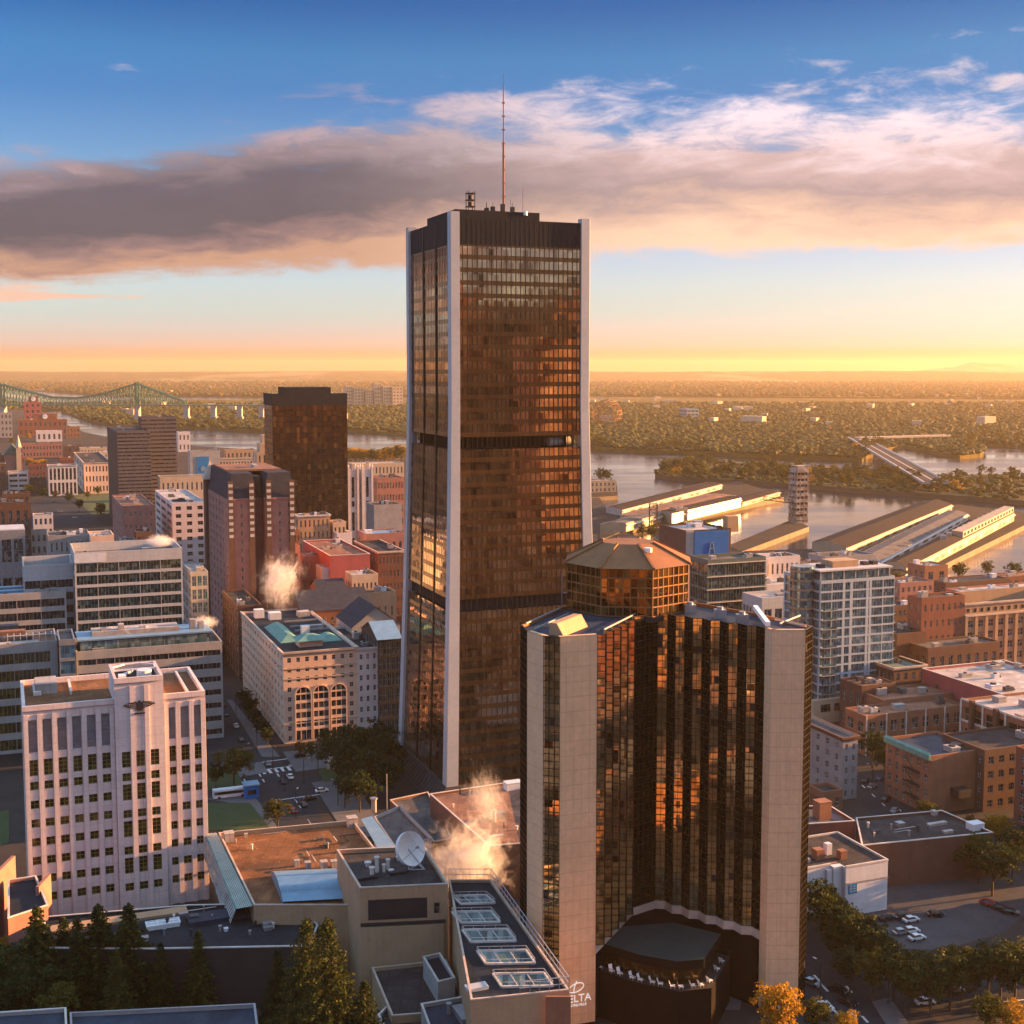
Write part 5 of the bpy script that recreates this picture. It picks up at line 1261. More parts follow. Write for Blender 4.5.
# --- long dark roofs in front of the pink block
RW, c, L = polyb('long dark flat roof stepping in front of the pink block', [(44, 917), (190, 905), (298, 903), (318, 925), (310, 946), (150, 949), (44, 948)], 14, 'dark_stone', 'roof_navy', 'trim')
RW0, c0 = RW, c
m = MB(); p = pt(163, 926, 13.4)-Vector((c.x, c.y, 0)); m.box(-3.6, -1.6, 0, 3.6, 1.6, .8)
for k in range(4): m.box(-3.7+k*2.4-.1, -1.7, .8, -3.5+k*2.4+.1, 1.7, 1.0)
for y in (-1.6, 0, 1.5): m.box(-3.7, y, .8, 3.7, y+.15, 1.02)
m.build('skylight', ['white_paint'], RW, p, ALPHA)
unit_at(RW, c, 120, 921, 13.3, 30, 3.2, .5, 'tan_brick', 'roof_strip'); unit_at(RW, c, 226, 931, 13.3, .8, .8, .6, 'white_paint'); unit_at(RW, c, 282, 918, 13.3, .6, .6, .6, 'white_paint'); unit_at(RW, c, 245, 914, 13.3, 26, 5, .8, 'roof_blue', 'raised_roof')
RW, c, L = polyb('lower dark wing with teal strip windows behind the spruces', [(150, 958), (310, 951), (318, 960), (312, 966), (150, 970)], 8, 'dark_stone', 'roof_navy', 'roof_grey')
for k in range(7):
    p = pt(172+k*18, 988-k*.4, 3.4); p2 = pt(186+k*18, 988-k*.4, 3.4); m = MB(); a = p-Vector((c.x, c.y, 0)); b = p2-Vector((c.x, c.y, 0)); a.y = b.y = min(q.y for q in L)+.2+k*.0; a.z = b.z = 3.0
    m.q(a+Vector((0,-1,0)), b+Vector((0,-1,0)), b+Vector((0,-1,2.6)), a+Vector((0,-1,2.6))); m.build('window', 'glass_teal', RW)
RW, c, L = polyb('tall narrow chapel block with blue grey roof at left edge', [(8, 880), (36, 876), (48, 905), (8, 918)], 17, 'brick_rose', 'roof_navy', 'trim')
m = MB(); p = pt(9, 872, 17)-Vector((c.x, c.y, 0)); m.box(-.4, -9, -17, .5, 3, 3); m.build('fin_wall', 'brick_rose', RW, p)
m = MB(); m.box(-.4, -3, -17, .4, 5, 1.5); p = pt(42, 888, 17)-Vector((c.x, c.y, 0)); m.build('fin_wall', 'brick_rose', RW, p)
polyb('pale blue roofed hall at the bottom left corner', [(-40, 1015), (66, 1008), (68, 1050), (-40, 1050)], 12, 'grey_stone', 'roof_blue', 'trim')
polyb('flat roofed garage with roof vents along the bottom left', [(70, 1013), (255, 1004), (262, 1060), (72, 1060)], 12, 'grey_stone', 'roof_blue', 'metal')
def clutter(root, c, px, z, n, seed):
    rs = random.Random(seed); xs = [p[0] for p in px]; ys = [p[1] for p in px]; k = 0
    while k < n:
        x, y = rs.uniform(min(xs), max(xs)), rs.uniform(min(ys), max(ys))
        if not inside((x, y), px): continue
        k += 1; t = rs.random()
        if t < .5: unit_at(root, c, x, y, z, rs.uniform(.3, .7), .5, rs.uniform(.6, 1.6), rs.choice(('metal', 'trim', 'metal_dark')), 'vent_pipe', kind='stack')
        elif t < .75: unit_at(root, c, x, y, z, rs.uniform(.8, 2.2), rs.uniform(.8, 1.6), rs.uniform(.5, 1.3), rs.choice(('metal', 'roof_grey', 'concrete')))
        else:
            p = pt(x, y, z)-Vector((c.x, c.y, 0)); u = e1 if rs.random() < .5 else e2; m = MB(); L = rs.uniform(3, 8); m.bar(p+Vector((0,0,.3)), p+u*L+Vector((0,0,.3)), .11, 6); m.build('roof_pipe', rs.choice(('metal', 'trim', 'metal_dark')), root)
clutter(RW0, c0, [(56, 920), (180, 910), (292, 908), (306, 926), (296, 938), (150, 944), (56, 942)], 13.3, 26, 1)
clutter(RW1, c1, [(228, 838), (348, 826), (366, 850), (330, 862), (262, 872)], 17, 16, 2)
clutter(RW2, c2, [(870, 842), (978, 830), (940, 814), (864, 821)], 11.7, 12, 3)
clutter(RW3, c3, [(437, 796), (515, 785), (520, 832), (490, 838)], 14.3, 10, 4)
# --- tan block with the satellite dish
def dish_block():
    RW, c, L = polyb('square tan block with dark roof carrying a big satellite dish', [(337, 850), (424, 846), (448, 884), (360, 888)], 27, 'tan_brick', 'tar', 'stone_trim', cw=.4, par=.8, cat='building')
    fl = pt(360, 888, 27)-Vector((c.x, c.y, 0)); fr = pt(448, 884, 27)-Vector((c.x, c.y, 0)); U = (fr-fl); w = U.length; ang = math.atan2(U.y, U.x)
    def fb(name, mat, u0, u1, z0, z1, out=.15, inn=-.02):
        m = MB(); m.box(w*u0, -out, z0-27, w*u1, inn, z1-27); m.build(name, mat, RW, fl, ang)
    fb('dark_louvre', 'metal_dark', .09, .76, 19.6, 24.2, .06); fb('canopy_slab', 'metal_dark', .0, .97, 18.3, 19.0, .35); fb('wall_window', 'glass_dark', .84, .90, 20.6, 22.9); fb('wall_window', 'glass_dark', .09, .19, 14.6, 16.4); fb('wall_window', 'glass_dark', .36, .50, 9.0, 11.6); fb('doorway', 'metal_dark', .82, .93, 8.2, 12.2); fb('wall_pilaster', 'trim', .09, .15, 3, 14.4, .35); fb('lower_wall', 'tan_brick', .0, .95, 0, 18.1, .7)
    for px, py, r, h in ((372, 877, .5, 3.4), (377, 872, .45, 5.5), (384, 872, .35, 2.6), (388, 869, .4, 3.4), (368, 866, .6, 1.2), (400, 860, .7, 1.), (391, 873, .5, .9)): unit_at(RW, c, px, py, 26.2, r*2, r*2, h*.6, 'trim', 'vent_pipe', kind='stack')
    unit_at(RW, c, 398, 873, 26.2, 4, 2.2, .5, 'metal_dark'); unit_at(RW, c, 366, 879, 26.2, 5, 1.6, .5, 'metal_dark')
dish_block()
def dish():
    p = pt(417, 868, 26.3); root = empty('satellite_dish', 'large white satellite dish tilted up on its steel stand', 'satellite dish', p, 0)
    ax = Vector((-.30, -.66, .50)).normalized(); ax = Vector((.60, -.60, .34)).normalized(); side = ax.cross(Vector((0,0,1))).normalized(); up = side.cross(ax); R = 3.9
    cen = Vector((-1.2, 0, 4.6)); m = MB(); n = 28; rings = [0, .35, .65, .85, 1.0]
    pts = [[cen+ax*(1.25*r*r-1.25)+side*(R*r*math.cos(2*math.pi*i/n))+up*(R*r*math.sin(2*math.pi*i/n)) for i in range(n)] for r in rings]
    for a in range(4):
        for i in range(n):
            j = (i+1) % n
            if a == 0: m.q(pts[0][0], pts[1][i], pts[1][j])
            else: m.q(pts[a][i], pts[a+1][i], pts[a+1][j], pts[a][j])
    m.build('reflector', 'white_plastic', root, smooth=True)
    m = MB()
    for i in range(n): j = (i+1) % n; m.q(pts[4][i], pts[4][i]-ax*1.0, pts[4][j]-ax*1.0, pts[4][j])
    m.build('rim', 'white_paint', root, smooth=True)
    m = MB(); f = cen+ax*2.2
    for a in (90, 210, 330): q = cen+side*R*.95*math.cos(rad(a))+up*R*.95*math.sin(rad(a)); m.bar(q, f, .06)
    m.bar(f-ax*.5, f+ax*.3, .3, 8); m.build('feed_horn', 'metal', root)
    m = MB(); b = cen-ax*1.3
    for q in ((-1.8, -1.2, 0), (1.8, -1.0, 0), (.2, 1.6, 0)): m.bar(q, b, .16)
    m.bar((-1.8,-1.2,.1), (1.8,-1.,.1), .14); m.bar((1.8,-1.,.1), (.2,1.6,.1), .14); m.bar((.2,1.6,.1), (-1.8,-1.2,.1), .14); m.build('stand', 'pylon', root)
dish()
# --- railed terrace roof with skylight wells
def terrace():
    ZT = 23.5
    RW, c, L = polyb('long railed roof terrace with a row of skylight wells, left of hotel', [(449, 880), (491, 880), (569, 990), (471, 1000)], ZT, 'tan_brick', 'roof_navy', 'stone_trim', par=.5)
    off = Vector((c.x, c.y, 0))
    wells = [(452, 897, 492, 905), (452, 913, 497, 924), (462, 931, 513, 943), (477, 952, 532, 965), (493, 975, 550, 988)]
    for (x0, y0, x1, y1) in wells:
        a = pt(x0, y0, ZT-.5)-off; b = pt(x1-6, y0-1, ZT-.5)-off; cc = pt(x1+3, y1-1, ZT-.5)-off; d = pt(x0+9, y1, ZT-.5)-off
        m = MB(); m.q(*[q+Vector((0,0,.04)) for q in (d, cc, b, a)]); Z = Vector((0,0,1.5))
        m.build('skylight_glass', 'glass_teal', RW)
        m = MB()
        for p, q in ((a,b), (b,cc), (cc,d), (d,a)):
            m.bar(p+Z*.15, q+Z*.15, .28); m.bar(p+Z*.75, q+Z*.75, .06)
            for t in (0, .25, .5, .75): m.bar(p.lerp(q, t), p.lerp(q, t)+Z*.75, .05)
        for t in (.33, .66): m.bar(a.lerp(b, t)+Z*.1, d.lerp(cc, t)+Z*.1, .10)
        m.build('skylight_curb', 'trim', RW)
    def rail(p, q, n):
        m = MB(); p = pt(*p, ZT)-off; q = pt(*q, ZT)-off
        for h in (1.3, 2.6): m.bar(p+Vector((0,0,h)), q+Vector((0,0,h)), .09)
        for i in range(n+1): a = p.lerp(q, i/n); m.bar(a, a+Vector((0,0,2.6)), .07)
        m.build('railing', 'pylon', RW)
    rail((491, 880), (569, 990), 24); rail((449, 880), (491, 880), 6); rail((520, 995), (569, 990), 5)
    a = pt(463, 985, ZT)-off
    m = MB(); p = pt(468, 993, ZT-.5)-off; m.box(0, 0, 0, 4.2, 2.2, .6); m.build('roof_hatch', 'pylon', RW, p, ALPHA)
    m = MB(); p = pt(546, 993, ZT)-off; m.box(-.1, -.5, -ZT, 4.6, -.02, -.2); m.build('lit_pier', 'brick_orange', RW, p+Vector((0, -.6, 0)), 0)
terrace()
# --- dark stepped roofs at the bottom centre
polyb('low black roof below the tan dish block', [(372, 968), (446, 960), (470, 1010), (392, 1016)], 10, 'tan_brick', 'tar', 'stone_trim')
RW, c, L = polyb('small white edged stair roof beside the terrace', [(423, 957), (440, 953), (455, 978), (438, 982)], 14, 'concrete', 'roof_navy', 'trim')
RW, c, L = polyb('near dark roof with pale curb at bottom centre', [(421, 1004), (468, 996), (500, 1050), (440, 1056)], 13, 'concrete', 'roof_blue', 'trim')
unit_at(RW, c, 462, 1018, 12.4, 2, 6, 1.2, 'metal'); unit_at(RW, c, 449, 1014, 12.4, .9, .9, 2, 'metal', 'vent_pipe', kind='stack')
polyb('black flat roof edged in pale stone, bottom centre left', [(378, 1015), (395, 998), (440, 1030), (400, 1060)], 9, 'concrete', 'tar', 'trim')
# ================================================================ port, bridges, far landmarks
def quad_thing(name, label, cat, base, group=None):
    c = sum(base, Vector())/len(base); return empty(name, label, cat, (c.x, c.y, 0), 0, group), Vector((c.x, c.y, 0))
def shed(label, f0, f1, back, z, rise, wall='shed_wall', roof='shed_roof', lean_=0, n=14, sidewall=None, z0=.35):
    """long pier shed: f0-f1 the near end (left to right) and the px of the far right corner, on the quay"""
    a = pt(*f0, z0); b = pt(*f1, z0); c = pt(*back, z0); d = a+(c-b)
    root, o = quad_thing('pier_shed', label, 'shed', [a, b, c, d]); a, b, c, d = a-o, b-o, c-o, d-o; Z = Vector((0,0,1))
    m = MB(); m.q(a, b, b+Z*z, a+Z*z); m.q(c, d, d+Z*z, c+Z*z); m.q(d, a, a+Z*z, d+Z*z)
    m.q(a+Z*z, b+Z*z, (a+b)/2+Z*(z+rise)); m.q(c+Z*z, d+Z*z, (c+d)/2+Z*(z+rise)); m.build('wall', wall, root)
    m = MB(); m.q(b, c, c+Z*z, b+Z*z); m.build('quay_side_wall', sidewall or wall, root)
    r0, r1 = (a+b)/2+Z*(z+rise), (c+d)/2+Z*(z+rise); e = (b-a).normalized()*.8; k = Z*.25
    m = MB(); m.q(b+e+Z*z-k*.5, c+e+Z*z-k*.5, r1+k, r0+k); m.q(d-e+Z*z-k*.5, a-e+Z*z-k*.5, r0+k, r1+k); m.build('roof', roof, root)
    U = (c-b).normalized(); L = (c-b).length; N = Vector((U.y, -U.x, 0))
    for i in range(n):
        p = b+U*(L*(i+.2)/n)+N*.06; q = b+U*(L*(i+.75)/n)+N*.06; w = MB(); w.q(p+Z*z*.18, q+Z*z*.18, q+Z*z*.62, p+Z*z*.62); w.build('shed_door', 'frame_dark' if i % 3 else 'metal', root)
    m = MB(); m.q(b+N*1.6+Z*(z*.72), c+N*1.6+Z*(z*.72), c+Z*(z*.78), b+Z*(z*.78)); m.q(b+N*1.6+Z*(z*.68), c+N*1.6+Z*(z*.68), c+N*1.6+Z*(z*.72), b+N*1.6+Z*(z*.72)); m.build('canopy', 'trim', root)
    return root, a, b, c, d, z
shed('long brown roofed pier shed with a pale gable end, left of pair', (812, 551), (846, 557), (952, 511), 7, 3)
shed('low middle shed between the two brown pier sheds', (856, 563), (880, 569), (968, 520), 6, 1.5, wall='white_paint', roof='roof_grey', n=10)
R_ = shed('long cream pier shed with dormered dark roof along right basin', (886, 574), (906, 579.5), (1014, 521), 8, 2.5, n=20)
root, a, b, c, d, z = R_
_n = Vector(((c-b).y, -(c-b).x, 0)).normalized(); _p = b.lerp(c, .45); _q = c.copy(); _up = Vector((0, 0, 1)); m = MB(); _i = -_n*9
m.q(_p+_up*z-_n*.6, _q+_up*z-_n*.6, _q+_up*(z+5)-_n*.6, _p+_up*(z+5)-_n*.6); m.q(_p+_up*(z+5)-_n*.6, _q+_up*(z+5)-_n*.6, _q+_i+_up*(z+5.6), _p+_i+_up*(z+5.6)); m.q(_p+_i+_up*z, _p+_up*z-_n*.6, _p+_up*(z+5)-_n*.6, _p+_i+_up*(z+5.6)); m.build('upper_storey', 'shed_wall', root)
for k in range(16): t0 = (k+.2)/16; t1 = (k+.75)/16; m = MB(); u0 = _p.lerp(_q, t0); u1 = _p.lerp(_q, t1); m.q(u0+_up*(z+1.4)-_n*.5, u1+_up*(z+1.4)-_n*.5, u1+_up*(z+3.8)-_n*.5, u0+_up*(z+3.8)-_n*.5); m.build('window', 'glass_dark', root)
for k in range(12): t = .35+.6*k/12; p = (a+b)/2*(1-t)+(c+d)/2*t; m = MB(); m.box(-1.8, -1.6, 0, 1.8, 1.6, 3.2); m.build('roof_monitor', 'roof_pale', root, p+Vector((0,0,z+2.2)))
shed('flat annexe shed with white end wall on the right pier', (876, 585), (893, 588), (925, 571), 5, .8, wall='white_paint', n=5)
# left pier
shed('pier shed with blazing bright metal side facing the sun', (660, 521), (672, 524), (741, 507), 9.5, .6, sidewall='shed_bright', n=0)
shed('cream sunlit pier shed at the near end of left pier', (600, 533), (626, 532), (664, 521.5), 8, .8, roof='roof_grey', n=6)
shed('broad flat roofed shed filling the middle of left pier', (620, 522), (652, 525), (736, 501.5), 6.5, .5, roof='roof_rust', n=9)
shed('narrow arched gallery shed along the back of left pier', (606, 513), (622, 516), (722, 489), 6, 1, wall='concrete', roof='shed_roof', n=16)
shed('dark roofed end shed at the tip of the left pier', (726, 505), (742, 507), (780, 496), 5, 1.2, n=5)
block('small cream pier office in the middle of left pier', (676, 508, 522), 688, (12,), wall='shed_wall', floors=2, nf=3, wf=.3, units=1, roof='roof_pale')
block('low cream quay building half hidden by the bronze tower', (590, 481, 493), 616, (14,), wall='shed_wall', floors=2, nf=6, wf=.4, units=1, roof='roof_pale')
def lattice(label, px, py, h, s=3.2):
    p = pt(px, py, .35); root = empty('lattice_tower', label, 'tower', p); 
    for x in (-s, s):
        for y in (-s, s): m = MB(); m.bar((x, y, 0), (x, y, h), .4); m.build('leg', 'brown_metal', root)
    m = MB(); n = 5
    for k in range(n+1):
        z = h*k/n
        for p_, q_ in (((-s,-s), (s,-s)), ((s,-s), (s,s)), ((s,s), (-s,s)), ((-s,s), (-s,-s))):
            m.bar((*p_, z), (*q_, z), .25)
            if k < n: m.bar((*p_, z), (*q_, z+h/n), .2)
    m.build('bracing', 'brown_metal', root)
lattice('dark steel lattice tower standing beside the bright pier shed', 653, 534, 26)
def conveyor():
    p = pt(798, 522.5, .35); root = empty('grain_tower', 'tall rusty grain conveyor tower at the end of narrow pier', 'tower', p, rad(20)); h = 49; s = 6.3
    m = MB(); wins = []; V = Vector
    for O, U, N in ((V((-s,-s,0)), V((1,0,0)), V((0,-1,0))), (V((-s,s,0)), V((0,-1,0)), V((-1,0,0))), (V((s,-s,0)), V((0,1,0)), V((1,0,0)))):
        wall_face(m, O, U, N, 2*s, 0, h, [(1.2, 3.6), (4.6, 8.2), (9.2, 11.4)], [(6+5.4*k, 8.8+5.4*k) for k in range(8)], 1.0, wins)
    m.q((s,s,0), (-s,s,0), (-s,s,h), (s,s,h)); m.q((-s,-s,h), (s,-s,h), (s,s,h), (-s,s,h)); m.build('tower_wall', 'rust_tower', root)
    rs = random.Random(3); rs.shuffle(wins); place_windows(root, wins[:40], (1, 1), 'metal_dark', 'glass_dark', 60, 'opening')
    place_windows(root, wins[40:], (1, 1), 'trim', 'glass', 60, 'opening')
    for k in range(9): z = 3+5.4*k; m = MB(); m.box(-s-.7, -s-.7, z, s+.7, s+.7, z+.5); m.build('deck', 'rust_tower', root)
    part_box(root, 'head_house', 'rust_tower', -s*.8, -s*.8, h, s*.9, s*.9, h+3.2)
    m = MB(); m.bar((-s, 0, 18), (-s-24, 10, 21), .5); m.bar((-s, 0, 21), (-s-24, 10, 24), .4)
    for k in range(7): t = k/6; m.bar((-s-24*t, 10*t, 18+3*t), (-s-24*min(1, t+.16), 10*min(1, t+.16), 21+3*t), .3)
    m.build('conveyor_arm', 'brown_metal', root)
    m = MB(); m.bar((-s, -2, 12), (-s-6, -6, 0), .5); m.bar((-s, 2, 12), (-s-6, -3, 0), .4); m.build('chute', 'brown_metal', root)
conveyor()
# steel cantilever bridge on the left
def truss_bridge():
    Y = 3500.; root = None
    x = lambda px: (px-512)/F*Y
    zd = pty(100, 404.5, Y).z
    nodes = [(-118, 402.5), (-60, 400), (-20, 396), (4, 384.5), (28, 391), (52, 397), (78, 398), (104, 394), (138, 383.5), (158, 391), (178, 398.5), (188, 403)]
    root = empty('truss_bridge', 'green steel cantilever truss bridge spanning the river at left', 'bridge', (x(60), Y, 0)); ox = x(60)
    top = lambda px: np.interp(px, [n[0] for n in nodes], [pty(100, n[1], Y).z for n in nodes])
    for yy in (-11, 11):
        m = MB(); xs = np.arange(-118, 189, 6.1)
        for a, b in zip(xs, xs[1:]):
            ta, tb = top(a), top(b); A, B = x(a)-ox, x(b)-ox
            m.bar((A, yy, ta), (B, yy, tb), 2.6); m.bar((A, yy, zd), (A, yy, ta), 1.4); m.bar((A, yy, zd), (B, yy, tb), 1.1); m.bar((B, yy, zd), (A, yy, ta), 1.0)
        m.build('truss', 'green_steel', root)
    for px in (4, 138):
        for yy in (-11, 11): m = MB(); m.box(x(px)-ox-3.2, yy-1.5, zd-6, x(px)-ox+3.2, yy+1.5, top(px)+4); m.build('portal_tower', 'green_steel', root)
    m = MB(); m.box(x(-118)-ox, -12, zd-3, x(300)-ox, 12, zd); m.build('deck', 'green_steel', root)
    for px in (4, 138, 187, 214, 240, 262, -60):
        m = MB(); X = x(px)-ox; m.box(X-8, -13, -9, X+8, 13, 12); m.box(X-6, -11, 12, X+6, 11, zd-3); m.build('pier', 'concrete', root)
truss_bridge()
def road_bridge(label, a, b, z, w, npier):
    A, B = pt(*a, z), pt(*b, z); U = (B-A).normalized(); N = Vector((-U.y, U.x, 0)); c = (A+B)/2; c.z = 0
    root = empty('road_bridge', label, 'bridge', c); A, B = A-c, B-c; Z = Vector((0,0,1))
    m = MB(); p = [A-N*w/2, B-N*w/2, B+N*w/2, A+N*w/2]; q = [v-Z*2.6 for v in p]
    m.q(*p)
    for i in range(4): j = (i+1) % 4; m.q(q[i], q[j], p[j], p[i])
    m.q(*reversed(q)); m.build('deck', 'concrete', root)
    for s in (-1, 1): m = MB(); m.bar(A+N*s*w/2+Z*.5, B+N*s*w/2+Z*.5, .55); m.build('parapet', 'trim', root)
    m = MB(); m.q(A-N*w*.4+Z*.03, B-N*w*.4+Z*.03, B-N*w*.04+Z*.03, A-N*w*.04+Z*.03); m.q(A+N*w*.04+Z*.03, B+N*w*.04+Z*.03, B+N*w*.4+Z*.03, A+N*w*.4+Z*.03); m.build('carriageway', 'asphalt', root)
    for k in range(npier):
        t = (k+.5)/npier; p = A.lerp(B, t); m = MB(); ang = math.atan2(U.y, U.x); m.box(-2, -w*.35, -9, 2, w*.35, z-2.6); m.build('pier', 'concrete', root, (p.x, p.y, 0), ang)
road_bridge('broad low road bridge slanting from the wooded spit to the island', (936, 482), (856, 437), 11, 30, 6)
road_bridge('slim flat viaduct running along the island tip at right', (858, 437.5), (948, 435), 13, 14, 7)
def geodesic():
    p = pt(607, 424, 2); root = empty('geodesic_dome', 'huge open geodesic steel dome on the island beside tall tower', 'dome', p); import bmesh
    bm = bmesh.new(); bmesh.ops.create_icosphere(bm, subdivisions=3, radius=38); m = MB()
    for e in bm.edges:
        a, b = e.verts[0].co, e.verts[1].co
        if min(a.z, b.z) > -24: m.bar(a+Vector((0,0,24)), b+Vector((0,0,24)), .55, 3)
    bm.free(); m.build('frame', 'brown_metal', root); part_box(root, 'inner_pavilion', 'beige_stone', -14, -9, 0, 12, 9, 22); part_box(root, 'base_ring', 'concrete', -30, -30, 0, 30, 30, 2)
geodesic()
block('small pale blue roofed pavilion alone among the island trees', (687, 409, 420), 699, (40,), wall='blue_metal', floors=3, nf=3, wf=.8, roof='roof_pale', units=0)
for i, (c, r, nm) in enumerate((((346, 386, 407), 353, 'leftmost pale far riverside apartment slab beside the dark tower top'), ((354, 388, 407), 364, 'lower pale far apartment slab, second from the left'), ((366, 390, 407), 373, 'lowest of the pale far apartment slabs'), ((374.5, 383, 407), 382, 'tallest and slimmest of the pale far apartment slabs'), ((383, 386, 407), 391.5, 'wide pale far apartment slab right of the slimmest one'), ((392.5, 387, 407), 403, 'far apartment slab nearest the bronze tower'))):
    block(nm, c, r, (40,), wall='beige_stone', floors=6, nf=3, nl=2, wf=.5, hf=.4, units=0, roof='roof_pale', cat='apartment block')
# ================================================================ smaller city blocks, far to near
FILL = [
 ('tall red brewery tower with white clock near the bridge', (24, 402, 432), 41, (25,), 'red_paint', 5, 3, 'roof_rust'),
 ('long low red brewery hall beneath the clock tower', (18, 420, 436), 67, (40,), 'brick_red', 2, 10, 'roof_rust'),
 ('orange brick brewery shed right of the red hall', (66, 427, 438), 80, (30,), 'brick_orange', 2, 4, 'roof_rust'),
 ('white flat depot below the red brewery hall', (36, 431, 442), 62, (30,), 'white_stone', 1, 5, 'roof_pale'),
 ('grey far left flats beside the brewery', (-8, 413, 438), 12, (30,), 'grey_stone', 4, 5, 'roof_grey'),
 ('long rose brick terrace in front of the brewery', (22, 444, 458), 62, (22,), 'brick_rose', 2, 12, 'roof_rust'),
 ('short brown terrace right of the rose brick terrace', (64, 446, 459), 82, (22,), 'brick_brown', 2, 5, 'roof_rust'),
 ('low pale row with bright roofs left of the twin slabs', (80, 448, 461), 107, (25,), 'beige_stone', 2, 8, 'roof_pale'),
 ('red brick corner house at far left behind the golden trees', (-4, 455, 474), 22, (20,), 'brick_red', 3, 5, 'slate'),
 ('white quay silo block right of the twin slabs', (178, 432, 452), 190, (20,), 'white_stone', 2, 3, 'roof_pale'),
 ('ochre dome-side customs house left of art deco tower', (226, 450, 478), 256, (20,), 'tan_brick', 3, 7, 'roof_rust'),
 ('small brown parking deck left of the grey stone block', (-10, 503, 560), 30, (16,), 'brick_brown', 2, 5, 'tar'),
 ('low dark brick row behind the left edge hall', (2, 494, 515), 30, (18,), 'brick_brown', 2, 5, 'tar'),
 ('brick block with grey roof between chateau and tan stone block', (268, 548, 640), 300, (20,), 'brick_rose', 5, 5, 'roof_grey'),
 ('orange lit gabled block beside the rose chateau wall', (294, 530, 610), 300, (12,), 'brick_orange', 6, 2, 'roof_rust'),
 ('flat pale store left of the brown trimmed office', (352, 575, 650), 378, (14,), 'beige_stone', 3, 6, 'roof_pale'),
 ('narrow white hut roof among the dark slate halls', (322, 568, 640), 340, (14,), 'pale_panel', 2, 4, 'roof_pale'),
 ('low cream store behind the green glass office', (770, 557, 600), 800, (16,), 'white_stone', 2, 6, 'roof_pale'),
 ('pink stucco store beside the cream store', (742, 560, 604), 768, (16,), 'pink_stone', 2, 5, 'roof_pale'),
 ('brown quayside store below the narrow pier', (800, 563, 592), 820, (16,), 'brick_brown', 2, 4, 'roof_rust'),
 ('long grey roofed customs store behind the condominium tower', (826, 557, 588), 876, (20,), 'grey_stone', 2, 9, 'roof_grey'),
 ('pale cube store right behind the condominium', (872, 577, 606), 892, (14,), 'white_stone', 2, 4, 'roof_pale'),
 ('rose brick house row behind the brown brick warehouse', (900, 583, 615), 934, (18,), 'brick_rose', 3, 6, 'roof_grey'),
 ('small twin chimneyed brick house by the right pier', (926, 570, 598), 942, (12,), 'brick_red', 3, 3, 'slate'),
 ('orange sunlit stone block with two dark door bays', (925, 566, 602), 948, (16,), 'brick_orange', 2, 2, 'roof_pale'),
 ('long dark roofed terrace toward the right basin', (946, 583, 606), 1010, (18,), 'brick_brown', 2, 12, 'slate'),
 ('pale roofed terrace behind the tan stone warehouse', (962, 592, 614), 1050, (14,), 'brick_rose', 2, 12, 'roof_pale'),
 ('rust roofed store at the right edge by the basin', (1005, 577, 598), 1050, (14,), 'brick_red', 2, 6, 'roof_rust'),
 ('brown brick store left of the brown warehouse wing', (893, 606, 660), 912, (16,), 'brick_brown', 5, 4, 'slate'),
 ('shaded brick store behind the faded crimson warehouse', (928, 648, 705), 1000, (14,), 'brick_brown', 2, 8, 'roof_grey'),
 ('brown brick row beneath the condominium tower', (862, 686, 735), 896, (14,), 'brick_brown', 2, 6, 'roof_rust'),
 ('flat rust roofed workshop behind the low brick garage', (884, 700, 742), 962, (16,), 'brick_orange', 1, 7, 'roof_rust'),
]
for lb, c, r, l, wl, fl, nf, rf in FILL:
    o = block(lb, c, r, l, wall=wl, floors=fl, nf=nf, nl=3, wf=.42, hf=.5, roof=rf, units=2 if r-c[0] < 25 else 4)
    if 'clock' in lb:
        root, w, d, H, rz = o; part_box(root, 'clock_stage', 'brick_red', w*.3, 2, rz, w*.8, 14, H+13)
        m = MB(); m.cyl(0, 0, 0, .5, 5, n=20); k = m.build('clock_face', 'white_plastic', root, (w*.55, 1.9, H+6.5)); k.rotation_euler = (math.pi/2, 0, 0)
        m = MB(); m.bar((0, 0, .6), (0, 3.6, .6), .35); m.bar((0, 0, .6), (2.4, 0, .6), .35); m.build('clock_hand', 'metal_dark', k)
def church():
    P, w, d, H = survey((4, 455, 474), 21, (34,)); root = empty('church', 'dark green roofed church with pointed spire among left terraces', 'church', P, ALPHA)
    m = MB(); m.box(0, 0, 0, w, d, H); m.build('wall', 'brick_rose', root); m = MB()
    m.q((-1,-1,H), (w/2,-1,H+14), (w/2,d,H+14), (-1,d,H)); m.q((w/2,-1,H+14), (w+1,-1,H), (w+1,d,H), (w/2,d,H+14)); m.q((-1,-1,H), (w+1,-1,H), (w/2,-1,H+14)); m.build('roof', 'copper_dark', root)
    m = MB(); m.box(w-6, -3, 0, w, 3, H+10); m.build('bell_tower', 'beige_stone', root); m = MB(); m.cyl(w-3, 0, H+10, H+27, 4, .1, 8); m.build('spire', 'beige_stone', root)
church()
